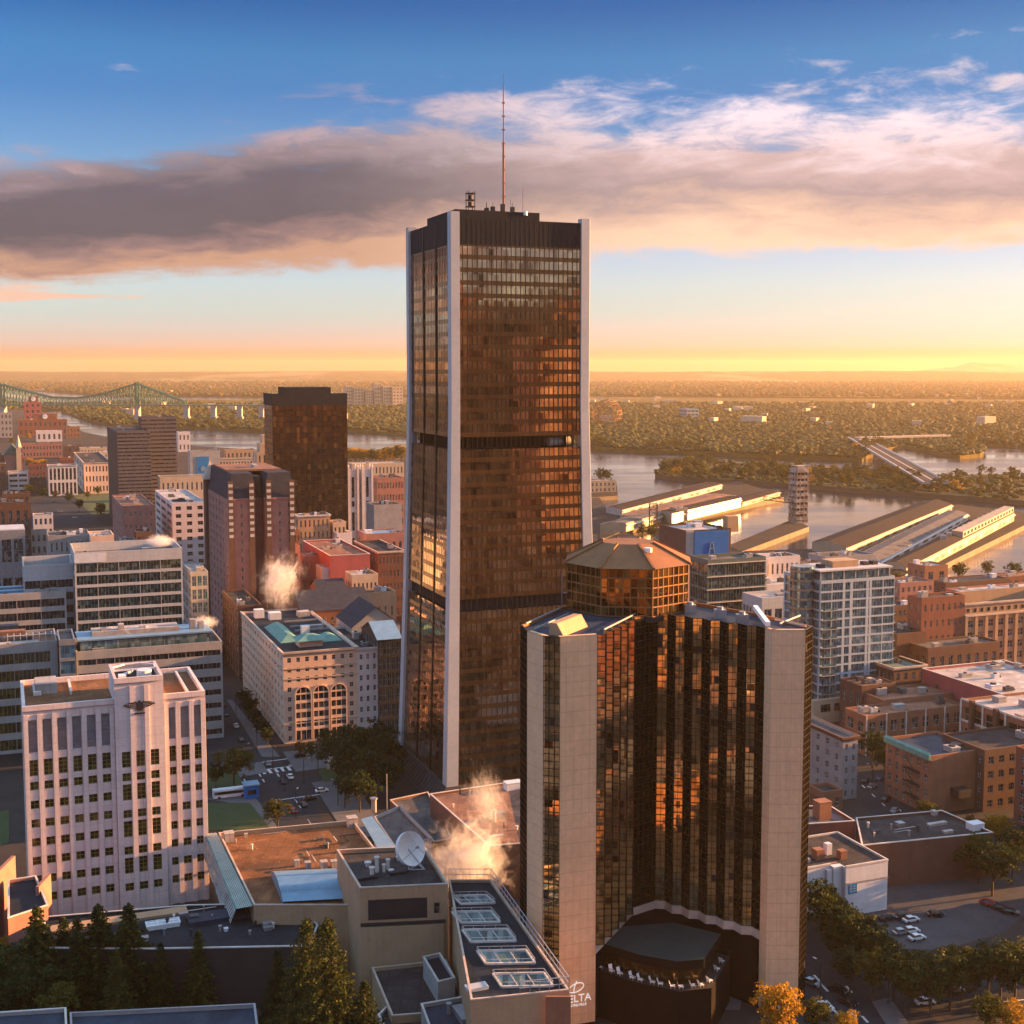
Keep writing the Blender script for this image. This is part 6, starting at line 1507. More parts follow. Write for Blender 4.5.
for lb, c, r, l, wl, fl, nf, rf in (
 ('red brick terrace left of the orange court block, farther row', (60, 458, 470), 84, (16,), 'brick_red', 2, 7, 'roof_rust'),
 ('brick house with grey roof at left park corner', (112, 488, 512), 122, (14,), 'brick_rose', 3, 3, 'slate'),
 ('tiny white kiosk house on the left car park edge', (2, 524, 536), 14, (8,), 'white_stone', 1, 2, 'roof_pale'),
 ('long brown brick row in front of the church', (-6, 476, 490), 8, (18,), 'brick_brown', 2, 4, 'slate'),
 ('dark brick block under the ribbon windowed office', (30, 478, 493), 46, (14,), 'brick_brown', 2, 4, 'slate'),
 ('low red shop row between golden trees and classical hall', (28, 464, 478), 46, (14,), 'brick_red', 2, 5, 'roof_rust'),
 ('beige office with flat roof behind the orange court block', (96, 452, 476), 112, (20,), 'beige_stone', 3, 4, 'roof_pale'),
 ('dark parking deck left of the small white house', (4, 540, 566), 30, (14,), 'dark_stone', 2, 5, 'tar'),
 ('narrow brick house right of the grey stone block', (114, 548, 610), 124, (16,), 'brick_brown', 4, 2, 'slate')):
    block(lb, c, r, l, wall=wl, floors=fl, nf=nf, nl=3, wf=.42, hf=.5, roof=rf, units=2)
# ================================================================ streets near the viewer
def sheet(name, mat, px, z, lift=0): 
    P = [pt(x, y, z) for x, y in px]
    if sum(P[i].x*P[(i+1) % len(P)].y-P[(i+1) % len(P)].x*P[i].y for i in range(len(P))) < 0: P = P[::-1]
    m = MB(); m.q(*P); return struct(m.build(name, mat))
def slab(name, mat, px, z0, z1):
    m = MB(); m.prism([(pt(x, y).x, pt(x, y).y) for x, y in px], z0, z1); return struct(m.build(name, mat))
sheet('road', 'asphalt', [(178, 650), (202, 650), (345, 850), (270, 850), (200, 740)], .010)
sheet('road', 'asphalt', [(160, 802), (410, 762), (420, 778), (160, 826)], .016)
slab('pavement', 'pavement', [(227, 700), (232, 700), (280, 757), (262, 757)], 0, .13)
slab('pavement', 'pavement', [(283, 752), (400, 742), (402, 758), (296, 772)], 0, .13)
slab('pavement', 'pavement', [(312, 783), (352, 776), (385, 832), (350, 842)], 0, .13)
slab('pavement', 'pavement', [(198, 775), (262, 762), (268, 772), (198, 786)], 0, .13)
slab('pavement', 'pavement', [(206, 799), (252, 793), (288, 842), (262, 842), (246, 806)], 0, .13)
sheet('lawn', 'lawn', [(206, 803), (250, 803), (272, 830), (206, 830)], .16)
sheet('lawn', 'lawn', [(207, 768), (234, 764), (244, 786), (207, 790)], .16)
sheet('lawn', 'lawn', [(318, 770), (336, 766), (346, 778), (324, 782)], .16)
sheet('lawn', 'lawn', [(-2, 812), (9, 810), (9, 842), (-2, 846)], .16)
sheet('lawn', 'lawn', [(66, 488), (108, 487), (120, 512), (92, 515)], .05)
sheet('road', 'asphalt', [(44, 490), (58, 488), (102, 522), (72, 526), (10, 520), (8, 506), (40, 506)], .012)
m = MB()
def dash(x0, y0, x1, y1, w=.22, z=.03):
    a, b = pt(x0, y0, z), pt(x1, y1, z); n = (b-a).normalized(); n = Vector((-n.y, n.x, 0))*w; m.q(a-n, b-n, b+n, a+n)
for k in range(5):
    for j in range(3): f = .69-.045*j; y = 768+k*5.5+(15 if k > 2 else 0); dash((y-369)*f-2, y, (y+3-369)*f-2, y+3)
dash(256, 763, 300, 757, .35); dash(262, 770, 310, 763.5, .35); dash(278, 800, 322, 794, .3)
for k in range(7): dash(262+k*6.4, 770.5-k*.9, 265+k*6.4, 774-k*.9, .5)
struct(m.build('road_marking', 'line_paint'))
sheet('parking_lot', 'lot', [(862, 908), (892, 878), (1010, 868), (1045, 900), (1000, 934), (942, 950), (890, 948)], .020)
sheet('road', 'asphalt', [(790, 950), (838, 938), (960, 1040), (1060, 1030), (1060, 1075), (800, 1075)], .012)
sheet('road', 'asphalt', [(840, 770), (866, 768), (935, 826), (880, 826)], .012)
sheet('road', 'asphalt', [(900, 984), (1060, 968), (1060, 1012), (950, 1022)], .017)
slab('pavement', 'pavement', [(872, 1002), (890, 998), (920, 1040), (895, 1040)], 0, .14)
slab('pavement', 'pavement', [(600, 985), (720, 1000), (728, 990), (745, 985), (740, 1010), (600, 1010)], 0, .14)
slab('pavement', 'pavement', [(930, 856), (1010, 846), (1012, 851), (934, 861)], 0, .14)
m = MB()
for (x, y) in ((814, 975), (822, 985), (842, 998), (834, 1010), (850, 1012), (826, 1000), (862, 1016), (846, 986)): dash(x, y, x+6, y+6.5, .3)
for k in range(4): dash(975+k*14, 1005-k*1.5, 982+k*14, 1004-k*1.5, .2)
for k in range(5): dash(852+k*10, 776+k*9, 855+k*10, 779+k*9, .2)
struct(m.build('road_marking', 'line_paint'))

block('unseen brick block added past the right edge to shade the parking lot', None, None, None, wall='brick_red', floors=6, nf=8, nl=8, P=Vector((172, 352, 0)), dims=(34, 44, 24))  # this off-frame block and the next are added to cast shade on the lot
block('taller unseen brick block added past the right edge to shade the tree belt', None, None, None, wall='brick_brown', floors=6, nf=8, nl=8, P=Vector((158, 296, 0)), dims=(36, 40, 24))
# ================================================================ unseen towers added behind the viewer to warm the reflections in the glass
for k, (x, y, w, d, h, wl, nm) in enumerate(((-190, -70, 42, 30, 118, 'beige_stone', 'beige'), (-60, -110, 50, 34, 150, 'tan_brick', 'tan'), (95, -90, 46, 32, 132, 'peach_stone', 'peach'), (215, -150, 52, 36, 165, 'brick_orange', 'orange brick'), (330, -120, 44, 32, 140, 'tan_brick', 'ochre'), (420, -260, 60, 40, 190, 'brick_orange', 'far orange'), (540, -330, 70, 44, 210, 'peach_stone', 'far peach'), (300, -330, 60, 44, 205, 'tan_brick', 'far ochre'), (660, -240, 60, 40, 170, 'tan_brick', 'far sandstone'), (30, -40, 60, 24, 40, 'brick_red', 'low red brick'), (-120, -30, 50, 22, 54, 'brick_orange', 'low orange'))):
    root = empty('office_tower', nm+' tower added unseen behind the viewer, to be mirrored in the hotel glass', 'office tower', (x, y, 0)); wins = []; m = MB(); V = Vector
    wall_face(m, V((w,0,0)), V((-1,0,0)), V((0,1,0)), w, 0, h, cells(w, 8, .45), [(4+8*i, 8.2+8*i) for i in range(int(h/8)-1)], .4, wins)
    wall_face(m, V((w,-d,0)), V((0,1,0)), V((1,0,0)), d, 0, h, [], [], .4, wins); wall_face(m, V((0,0,0)), V((0,-1,0)), V((-1,0,0)), d, 0, h, [], [], .4, wins); m.q((0,-d,0), (w,-d,0), (w,-d,h), (0,-d,h)); m.q((0,-d,h), (w,-d,h), (w,0,h), (0,0,h)); m.build('wall', wl, root); place_windows(root, wins, (1, 1), 'frame_dark', 'glass', 96)

for k, (x, y, w, dd, h, wl, nm) in enumerate(((-70, 120, 46, 44, 18, 'brick_brown', 'umber brick'), (-10, 150, 40, 46, 14, 'brick_brown', 'narrow brown brick'), (38, 130, 44, 40, 15, 'brick_brown', 'dark brick'), (92, 150, 50, 46, 14, 'brick_brown', 'brown brick'), (-60, 40, 60, 50, 24, 'brick_brown', 'wide dark brick'), (20, 45, 60, 48, 20, 'brick_brown', 'broad brown brick'))):
    block(nm+' low block added unseen below the viewer, to be mirrored in hotel bays', None, None, None, wall=wl, floors=4, nf=5, nl=0, roof='roof_rust' if k % 2 else 'roof_grey', units=3, faces='b', P=Vector((x, y, 0)), dims=(w, dd, h), gl='glass_dark')  # out-of-view blocks added to give the hotel bays something to mirror
# blocks in the streets masked by the two towers
for k, (x, y, w, dd, h, wl, rf, nm) in enumerate(((20, 560, 34, 30, 26, 'grey_stone', 'tar', 'grey stone office with black roof'), (66, 560, 30, 28, 32, 'brick_red', 'roof_rust', 'red brick office with rust roof'), (40, 620, 40, 30, 24, 'beige_stone', 'roof_grey', 'beige stone store with grey roof'), (-5, 640, 32, 30, 30, 'brick_brown', 'tar', 'brown brick loft with black roof'), (95, 640, 34, 28, 20, 'white_stone', 'roof_pale', 'white stone store with pale roof'), (30, 690, 36, 30, 22, 'brick_rose', 'roof_grey', 'rose brick loft with grey roof'),
      (75, 700, 40, 26, 20, 'tan_brick', 'roof_rust', 'tan brick loft with rust roof'), (-20, 720, 36, 30, 24, 'concrete', 'roof_pale', 'concrete office with pale roof'), (50, 770, 44, 28, 18, 'brick_orange', 'tar', 'orange brick store with black roof'), (0, 800, 40, 30, 20, 'peach_stone', 'roof_rust', 'peach stone store with rust roof'), (60, 850, 44, 30, 16, 'brick_brown', 'roof_grey', 'brown brick shed with grey roof'), (10, 900, 40, 26, 16, 'pale_panel', 'tar', 'pale panel shed with black roof'))):
    block(nm+' in the streets behind the bronze tower', None, None, None, wall=wl, floors=max(2, int(h/4.5)), nf=6, nl=4, wf=.4, hf=.5, roof=rf, units=3, P=Vector((x, y, 0)), dims=(w, dd, h), group='city blocks masked by the towers')
# ================================================================ trees
def leaves(mb, rs, c, n, R, s, flat=1.):
    for _ in range(n):
        d = Vector((rs.gauss(0, 1), rs.gauss(0, 1), rs.gauss(0, 1))); d.normalize(); p = c+Vector((d.x, d.y, d.z*flat))*R*(rs.random()**.45)
        u = Vector((rs.gauss(0, 1), rs.gauss(0, 1), rs.gauss(0, 1)*.6)).normalized(); v = u.cross(d if rs.random() < .7 else Vector((rs.gauss(0,1), rs.gauss(0,1), rs.gauss(0,1)))).normalized()
        a = s*rs.uniform(.6, 1.3); mb.q(p-u*a, p-v*a*.6, p+u*a, p+v*a*.6)
def broad_mesh(seed, h, r, ncl, nq, s, bare=.28):
    rs = random.Random(seed); crown = MB(); tr = MB()
    tr.bar((0,0,-.2), (0,0,h*bare), h*.022, 7); top = Vector((0, 0, h*bare))
    lobes = [(Vector((rs.uniform(-.5, .5)*r, rs.uniform(-.5, .5)*r, h*rs.uniform(.48, .78))), r*rs.uniform(.42, .66)) for _ in range(7)]+[(Vector((0, 0, h*.70)), r*.72)]
    for c, q in lobes: tr.bar(top, c, h*.009, 5)
    for i in range(ncl):
        c, q = lobes[i % len(lobes)]; d = Vector((rs.gauss(0,1), rs.gauss(0,1), rs.gauss(0,1)+.25)).normalized(); p = c+d*q*rs.uniform(.55, 1.12)
        p.z = min(max(p.z, h*.2), h); leaves(crown, rs, p, nq, q*rs.uniform(.22, .42), s, .8)
    return crown, tr
def spruce_mesh(seed, h, r, s):
    rs = random.Random(seed); crown = MB(); tr = MB(); tr.cyl(0, 0, -.2, h*.97, h*.018, .04, 7)
    n = int(min(h*1.7, 46))
    for k in range(n):
        f = k/n; z = h*(.10+.88*f); R = r*(1-f)**.85*rs.uniform(.8, 1.15)+.25
        nb = max(5, int(11*(1-f))+4); ph = rs.random()*6
        for b in range(nb):
            a = ph+2*math.pi*b/nb+rs.uniform(-.25, .25); L = R*rs.uniform(.65, 1.15); d = Vector((math.cos(a), math.sin(a), 0)); m_ = max(2, int(L/(.55 if h < 30 else .8)))
            if L > 1.5: tr.bar((0, 0, z), tuple(d*L*.7+Vector((0, 0, z-L*.16))), .05, 3)
            for j in range(m_):
                t = (j+1)/m_; p = d*L*t+Vector((0, 0, z-L*.28*t+L*.10*t*t)); leaves(crown, rs, p, 5 if h < 30 else 8, (.36+.30*(1-t)+.12)*(1 if h < 30 else 1.5), s, .55)
    leaves(crown, rs, Vector((0, 0, h*.98)), 8, .25, s*.7)
    return crown, tr
def tree_root(name, label, crown, tr, leaf, group=None):
    root = empty(name, label, 'tree', (0, 0, -500), 0, group); tr.build('trunk', 'bark', root); crown.build('crown', leaf, root); return root
PROTO = {}
def plant(kind, px, py, h, label, group=None, rz=None, P=None):
    """one tree of a kind (built once, then copied) standing at a surveyed ground point"""
    seed, h0, r0, ncl, nq, s, leaf, nm = KINDS[kind]
    p = P or pt(px, py, 0); rz = RS.uniform(0, 6.3) if rz is None else rz
    if kind not in PROTO:
        cr, tr = spruce_mesh(seed, h0, r0, s) if ncl == 0 else broad_mesh(seed, h0, r0, ncl, nq, s)
        root = tree_root(nm, label, cr, tr, leaf, group); PROTO[kind] = root; root.location = p; root.rotation_euler = (0, 0, rz); root.scale = (h/h0,)*3
        if group: root['group'] = group
        return root
    q = h/h0; w_ = q*RS.uniform(.84, 1.18) if ncl else q; r = copy_thing(PROTO[kind], p, rz, label, None, (w_, w_*RS.uniform(.9, 1.1), q*RS.uniform(.94, 1.06) if ncl else q))
    if 'group' in r and not group: del r['group']
    if group: r['group'] = group
    return r
KINDS = {'green': (1, 13, 5.6, 120, 26, .34, 'leaf_green', 'broadleaf_tree'), 'green2': (2, 13, 6.2, 120, 26, .34, 'leaf_green', 'broadleaf_tree'), 'olive': (3, 12, 5.4, 110, 26, .34, 'leaf_olive', 'broadleaf_tree'),
         'gold': (4, 11, 5.2, 120, 28, .30, 'leaf_gold', 'golden_tree'), 'rust': (5, 9, 3.8, 80, 24, .30, 'leaf_rust', 'autumn_tree'),
         'spruce': (6, 20, 4.6, 0, 0, .34, 'leaf_spruce', 'spruce_tree'), 'giant': (8, 40, 11.5, 0, 0, .36, 'leaf_spruce', 'spruce_tree'), 'spruce2': (7, 21, 7.4, 0, 0, .40, 'leaf_spruce', 'spruce_tree')}
# spruces in front, bottom left
for kind, px, py, h, lb in (('spruce2', 40, 1010, 24, 'wide leftmost spruce of the dark row before the pink block'), ('spruce', 66, 1004, 20.5, 'slim spruce between the wide leftmost and the taller middle ones'), ('spruce', 80, 1012, 22, 'dark spruce tucked in the middle of the row'),
        ('spruce2', 101, 1006, 23.6, 'tall middle spruce with sunlit tip before the pink block'), ('spruce2', 131, 1007, 24.0, 'tall spruce with golden tip, rightmost of the middle pair'), ('spruce', 162, 1016, 17, 'shorter spruce right of the golden tipped pair'),
        ('spruce', 200, 1010, 18.5, 'lone small spruce in front of the teal strip windows'), ('giant', 309, 1100, 37, 'dark spruce half hidden behind the big sunlit spruce'), ('giant', 330, 1127, 41, 'big broad spruce with sun on its right side by dish block'),
        ('spruce', 279, 1034, 19, 'small dark spruce at left foot of the big sunlit spruce'), ('giant', 366, 1127, 29, 'low sunlit spruce at right foot of the big spruce'), ('spruce', 300, 1052, 20, 'dark spruce at the bottom edge below the big spruce'), ('spruce', 118, 1030, 18, 'small spruce at the foot of golden tipped pair')):
    plant(kind, px, py, h, lb)
for kind, px, py, h, lb in (('green', 8, 1022, 17, 'green leafy tree cut by the left edge, front row'), ('green2', 28, 1034, 16, 'broad bright green tree before the leftmost spruce'), ('olive', 60, 1040, 12, 'low olive tree in shade under the spruces'), ('gold', 2, 976, 9, 'golden tree beside the chapel wall at left edge')): plant(kind, px, py, h, lb)
# dark grove by the tower foot
for i, (px, py, h) in enumerate(((338, 778, 15), (350, 792, 16), (362, 775, 17), (372, 800, 16), (384, 780, 16), (345, 808, 12), (360, 812, 13), (392, 802, 13), (378, 765, 15), (352, 766, 14))):
    plant('green' if i % 2 else 'green2', px, py, h, 'dark leafy tree in the grove at the bronze tower foot', 'trees of the dark grove by the tower')
for kind, px, py, h, lb in (('olive', 234, 786, 13, 'round yellow-green tree on the corner lawn'), ('green', 216, 790, 9, 'lower tree left of the yellow-green corner tree'), ('olive', 278, 828, 9, 'small yellow tree at the kerb in front of the auditorium'), ('olive', 312, 762, 7, 'thin yellow tree before the arched peach block entrance'), ('rust', 300, 758, 6, 'small rust tree left of the peach block entrance'), ('olive', 326, 752, 8, 'yellow tree against the right end of peach block')): plant(kind, px, py, h, lb)
for i, (px, py, h) in enumerate(((262, 738, 7), (256, 728, 7), (250, 718, 8), (244, 708, 8), (268, 746, 7))): plant('green', px, py, h, 'street tree lining the side of the peach corner block', 'street trees beside the peach block')
# belt round the parking lot, lower right
i = 0
for px, py, h in ((820, 925, 13), (828, 945, 15), (845, 955, 14), (835, 968, 13), (858, 972, 15), (872, 985, 13), (880, 968, 13), (893, 985, 14), (905, 1000, 13), (915, 985, 13), (930, 1002, 12), (938, 985, 12), (950, 995, 14), (962, 985, 14), (975, 992, 14), (988, 980, 13), (1000, 990, 15), (1015, 982, 14), (1028, 992, 15), (850, 990, 11), (818, 900, 9), (840, 935, 11)):
    plant(('green', 'olive', 'green2', 'green')[i % 4], px, py+(15 if px > 862 else 4), h*.88, 'leafy tree in the belt between parking lot and street', 'tree belt round the parking lot'); i += 1
for kind, px, py, h, lb in (('olive', 978, 884, 14, 'large tree at the parking lot edge beside supermarket end'), ('green', 992, 896, 13, 'tree right of the large one at the lot edge'), ('green2', 1012, 884, 15, 'tree cut by the right edge above the red cars'), ('rust', 972, 846, 9, 'brown autumn tree behind the supermarket corner'), ('gold', 996, 848, 10, 'bright orange tree behind the supermarket roof end'), ('gold', 1012, 856, 8, 'smaller orange tree next to the bright one'),
        ('gold', 776, 1052, 14.5, 'brilliant golden tree in front of hotel right fin'), ('olive', 812, 1040, 9, 'dull low tree right of the brilliant golden tree'), ('gold', 846, 1046, 7, 'small golden tree at the bottom edge'), ('gold', 1012, 1040, 8, 'golden sapling in the bottom right corner'), ('olive', 985, 1036, 9, 'olive tree in the bottom right street'),
        ('green', 872, 768, 12, 'dark tree right of the grey tenement'), ('green2', 884, 775, 10, 'dark tree before the walk-up side'), ('olive', 926, 822, 7, 'small tree at the corner of walk-up'), ('olive', 862, 650, 12, 'yellowing tree behind the condominium'), ('green', 910, 728, 8, 'shaded tree by the copper roofed house'), ('green', 935, 826, 6, 'bush sized tree beside the walk-up wall')): plant(kind, px, py, h, lb)
# scattered city trees further off
for kind, px, py, h, lb in (('gold', 30, 470, 17, 'golden crown among left terraces, leftmost of row'), ('gold', 37, 471, 15, 'golden crown among left terraces, second of row'), ('gold', 44, 470, 16, 'golden crown among left terraces, right end of row'), ('gold', 29, 496, 14, 'lone golden tree beside the white ribbon windowed office'), ('rust', 8, 520, 12, 'rusty tree in the left car park'), ('rust', 18, 516, 12, 'second rusty tree in the left car park'), ('green', 70, 505, 13, 'tree at the lawn edge nearest the street'), ('green', 79, 512, 12, 'tree standing on the green lawn'), ('olive', 88, 500, 10, 'olive tree below the orange court block'), ('olive', 98, 496, 10, 'tree below the orange court block right side'), ('green', 100, 520, 16, 'slim dark tree beside the twin slab'), ('green', 44, 500, 13, 'shaded tree before the white classical hall'), ('green', 56, 500, 10, 'tree at the foot of the white classical hall'), ('olive', 12, 446, 14, 'olive tree by the church roof'), ('gold', 28, 440, 14, 'golden tree below the brewery'),
        ('olive', 898, 590, 12, 'yellow tree between condominium and right pier'), ('gold', 893, 600, 10, 'golden tree right behind the condominium'), ('green', 870, 590, 13, 'dark tree at the root of the right pier'), ('green', 958, 583, 13, 'dark round tree at the basin edge left'), ('green2', 987, 580, 13, 'dark round tree in the middle of the basin edge'), ('green', 1015, 583, 13, 'dark round tree at right of basin edge'), ('green', 601, 485, 20, 'dark tree on the quay beside the bronze tower'), ('green2', 607, 485, 18, 'second quay tree beside the bronze tower'), ('green', 682, 533, 10, 'dark tree in front of bright pier shed'), ('green2', 643, 540, 12, 'dark tree at the near end of left pier'), ('green', 652, 541, 11, 'second dark tree at the near end of left pier')): plant(kind, px, py, h, lb)
for i in range(14):
    px = 347+i*4.2; plant('gold' if i % 3 else 'olive', px, 464+RS.uniform(-1.5, 1.5), RS.uniform(20, 28), 'tall yellow poplar-like tree on the river bank beyond the basilica', 'yellow trees on the river bank')
# woods on the spit and island: the nearest trees one by one, the rest as woodland
FARK = []
for sd, leaf in ((31, 'leaf_green'), (32, 'leaf_olive'), (33, 'leaf_olive'), (34, 'leaf_green'), (35, 'leaf_gold')):
    cr, tr = broad_mesh(sd, 13, 6.5, 40, 9, .95, .12); b = len(cr.v); cr.v += tr.v; cr.f += [tuple(k+b for k in f) for f in tr.f]; cr.m += [1]*len(tr.f)
    FARK.append(cr.mesh('woodland_tree', [leaf, 'bark']))
def wood_tree(x, y, z, s, k, label, group):
    o = link('woodland_tree', FARK[k], None, (x, y, z), RS.uniform(0, 6.3)); o.scale = (s*1.15, s*1.15, s); tag(o, label, 'tree', group)
def seen(x, y): return abs(x) < y*.415
n = 0
while n < 200:
    i = RS.randrange(len(spit)); x = RS.uniform(180, 760); y = RS.uniform(1280, 2150)
    if seen(x, y) and inside((x, y), spit) and not (560 < x < 610 and y < 1750): wood_tree(x, y, 1.4, RS.uniform(.55, 1.15), RS.choice((0, 0, 1, 3, 3, 2, 4 if RS.random() < .3 else 0)), 'green bushy tree on the wooded spit in the river', 'trees on the wooded spit'); n += 1
n = 0
while n < 98:
    x, y = RS.uniform(-900, 1100), RS.uniform(2000, 3500)
    front = min((y-yy) for yy in [np.interp(x, [p[0] for p in isle[2:22]], [p[1] for p in isle[2:22]])])
    if seen(x, y) and inside((x, y), isle) and front < 110 and not (60 > x > -260 and y < 3000): wood_tree(x, y, 1.9, RS.uniform(.8, 1.5), RS.choice((0, 1, 2, 3, 1, 4 if RS.random() < .25 else 2)), 'autumn green tree on the long river island shore', 'trees along the island shore'); n += 1
def blobs(name, mat, pts, kind='stuff'):
    """woodland too far to count: one mesh of many small crowns"""
    ph = (1+5**.5)/2; V0 = np.array([(-1,ph,0),(1,ph,0),(-1,-ph,0),(1,-ph,0),(0,-1,ph),(0,1,ph),(0,-1,-ph),(0,1,-ph),(ph,0,-1),(ph,0,1),(-ph,0,-1),(-ph,0,1)], float); V0 /= np.linalg.norm(V0[0])
    F0 = np.array([(0,11,5),(0,5,1),(0,1,7),(0,7,10),(0,10,11),(1,5,9),(5,11,4),(11,10,2),(10,7,6),(7,1,8),(3,9,4),(3,4,2),(3,2,6),(3,6,8),(3,8,9),(4,9,5),(2,4,11),(6,2,10),(8,6,7),(9,8,1)])
    rg = np.random.default_rng(5); P = np.array(pts); n = len(P)
    V = V0[None]*(P[:, 3][:, None, None])*rg.uniform(.65, 1.3, (n, 12, 1)); V[..., 2] *= .62; V += P[:, None, :3]
    Fc = (F0[None]+12*np.arange(n)[:, None, None]).reshape(-1, 3)
    me = bpy.data.meshes.new(name); me.from_pydata(V.reshape(-1, 3).tolist(), [], Fc.tolist()); me.materials.append(M[mat]); me.update()
    o = link(name, me); o['kind'] = kind; return o
rg = np.random.default_rng(9)
def scatter(n, y0, y1, poly, r0, r1, z, keep=1., clump=None):
    out = []
    while len(out) < n:
        y = (y0**-.6+(y1**-.6-y0**-.6)*rg.random())**(-1/.6); x = rg.uniform(-.44, .44)*y
        if clump is not None and math.sin(x*.0021+1.3*math.sin(y*.0013))*math.sin(y*.0019+x*.0007)+rg.uniform(-.6, .6) < clump: continue
        if inside((x, y), poly): r = rg.uniform(r0, r1)*(y/4000)**.6; out.append((x, y, z+r*.45, r))
    return out
A = scatter(17000, 2000, 5200, isle, 5, 11, 2)
blobs('island_woodland', 'leaf_olive', [a for i, a in enumerate(A) if i % 3]); blobs('island_woodland', 'leaf_green', [a for i, a in enumerate(A) if i % 3 == 0])
A = scatter(24000, 4300, 17000, far, 6, 14, 2, clump=-.45)
blobs('far_woodland', 'leaf_olive', [a for i, a in enumerate(A) if i % 4]); blobs('far_woodland', 'leaf_rust', [a for i, a in enumerate(A) if i % 4 == 0])
A = scatter(800, 1280, 2100, spit, 4, 8.5, 1.2); blobs('spit_scrub', 'leaf_olive', A)
# roofs of the far suburbs, too small to count
m = MB()
for _ in range(120):
    y = (3000**-.8+(15000**-.8-3000**-.8)*rg.random())**(-1/.8); x = rg.uniform(-.44, .44)*y
    if not (inside((x, y), isle) or inside((x, y), far)): continue
    k = rg.random() < .12; a, b, h = rg.uniform(6, 14)*(2.4 if k else 1), rg.uniform(6, 11)*(1.6 if k else 1), rg.uniform(7, 12)*(1.6 if k else 1); t = rg.uniform(0, 3); c, s = math.cos(t), math.sin(t)
    m.prism([(x+u*c-v*s, y+u*s+v*c) for u, v in ((-a,-b), (a,-b), (a,b), (-a,b))], 0, h+6)
o = m.build('far_suburb_houses', 'beige_stone'); o['kind'] = 'stuff'
# ================================================================ vehicles and street things
def car_proto(paint, label):
    r = empty('parked_car', label, 'car'); m = MB()
    prof = [(-2.2, .35), (-2.2, .85), (-1.5, .98), (1.0, 1.0), (2.0, .85), (2.2, .6), (2.2, .35)]
    for a, b in zip(prof, prof[1:]+prof[:1]): m.q((a[0], -.88, a[1]), (b[0], -.88, b[1]), (b[0], .88, b[1]), (a[0], .88, a[1]))
    for s in (-1, 1): m.q(*[(x, .88*s, z) for x, z in prof][::s])
    m.build('body', paint, r); m = MB()
    o = [(-1.7,-.84,.96), (1.1,-.84,.98), (1.1,.84,.98), (-1.7,.84,.96)]; q = [(-1.15,-.66,1.44), (.35,-.66,1.44), (.35,.66,1.44), (-1.15,.66,1.44)]
    for i in range(4): j = (i+1) % 4; m.q(o[i], o[j], q[j], q[i])
    m.build('cabin_glass', 'glass_dark', r); m = MB(); m.box(-1.18, -.68, 1.44, .38, .68, 1.5); m.build('cabin_roof', paint, r)
    for x in (-1.35, 1.35):
        for y in (-.9, .9): m = MB(); m.cyl(0, 0, -.11, .11, .33, n=12); k = m.build('wheel', 'tyre', r, (x, y, .33)); k.rotation_euler = (math.pi/2, 0, 0)
    for y in (-.6, .6): m = MB(); m.box(2.17, y-.18, .62, 2.22, y+.18, .76); m.build('headlight', 'headlight', r); m = MB(); m.box(-2.23, y-.18, .66, -2.19, y+.18, .82); m.build('taillight', 'taillight', r)
    return r
CP = {}
def car(paint, px, py, ang, label, group=None):
    p = pt(px, py, .03)
    if paint not in CP: CP[paint] = car_proto(paint, label); r = CP[paint]; r.location = p; r.rotation_euler = (0, 0, ang)
    else: r = copy_thing(CP[paint], p, ang, label)
    if group: r['group'] = group
G_LOT = 'cars in the parking lot'; G_ST = 'cars on the avenue'
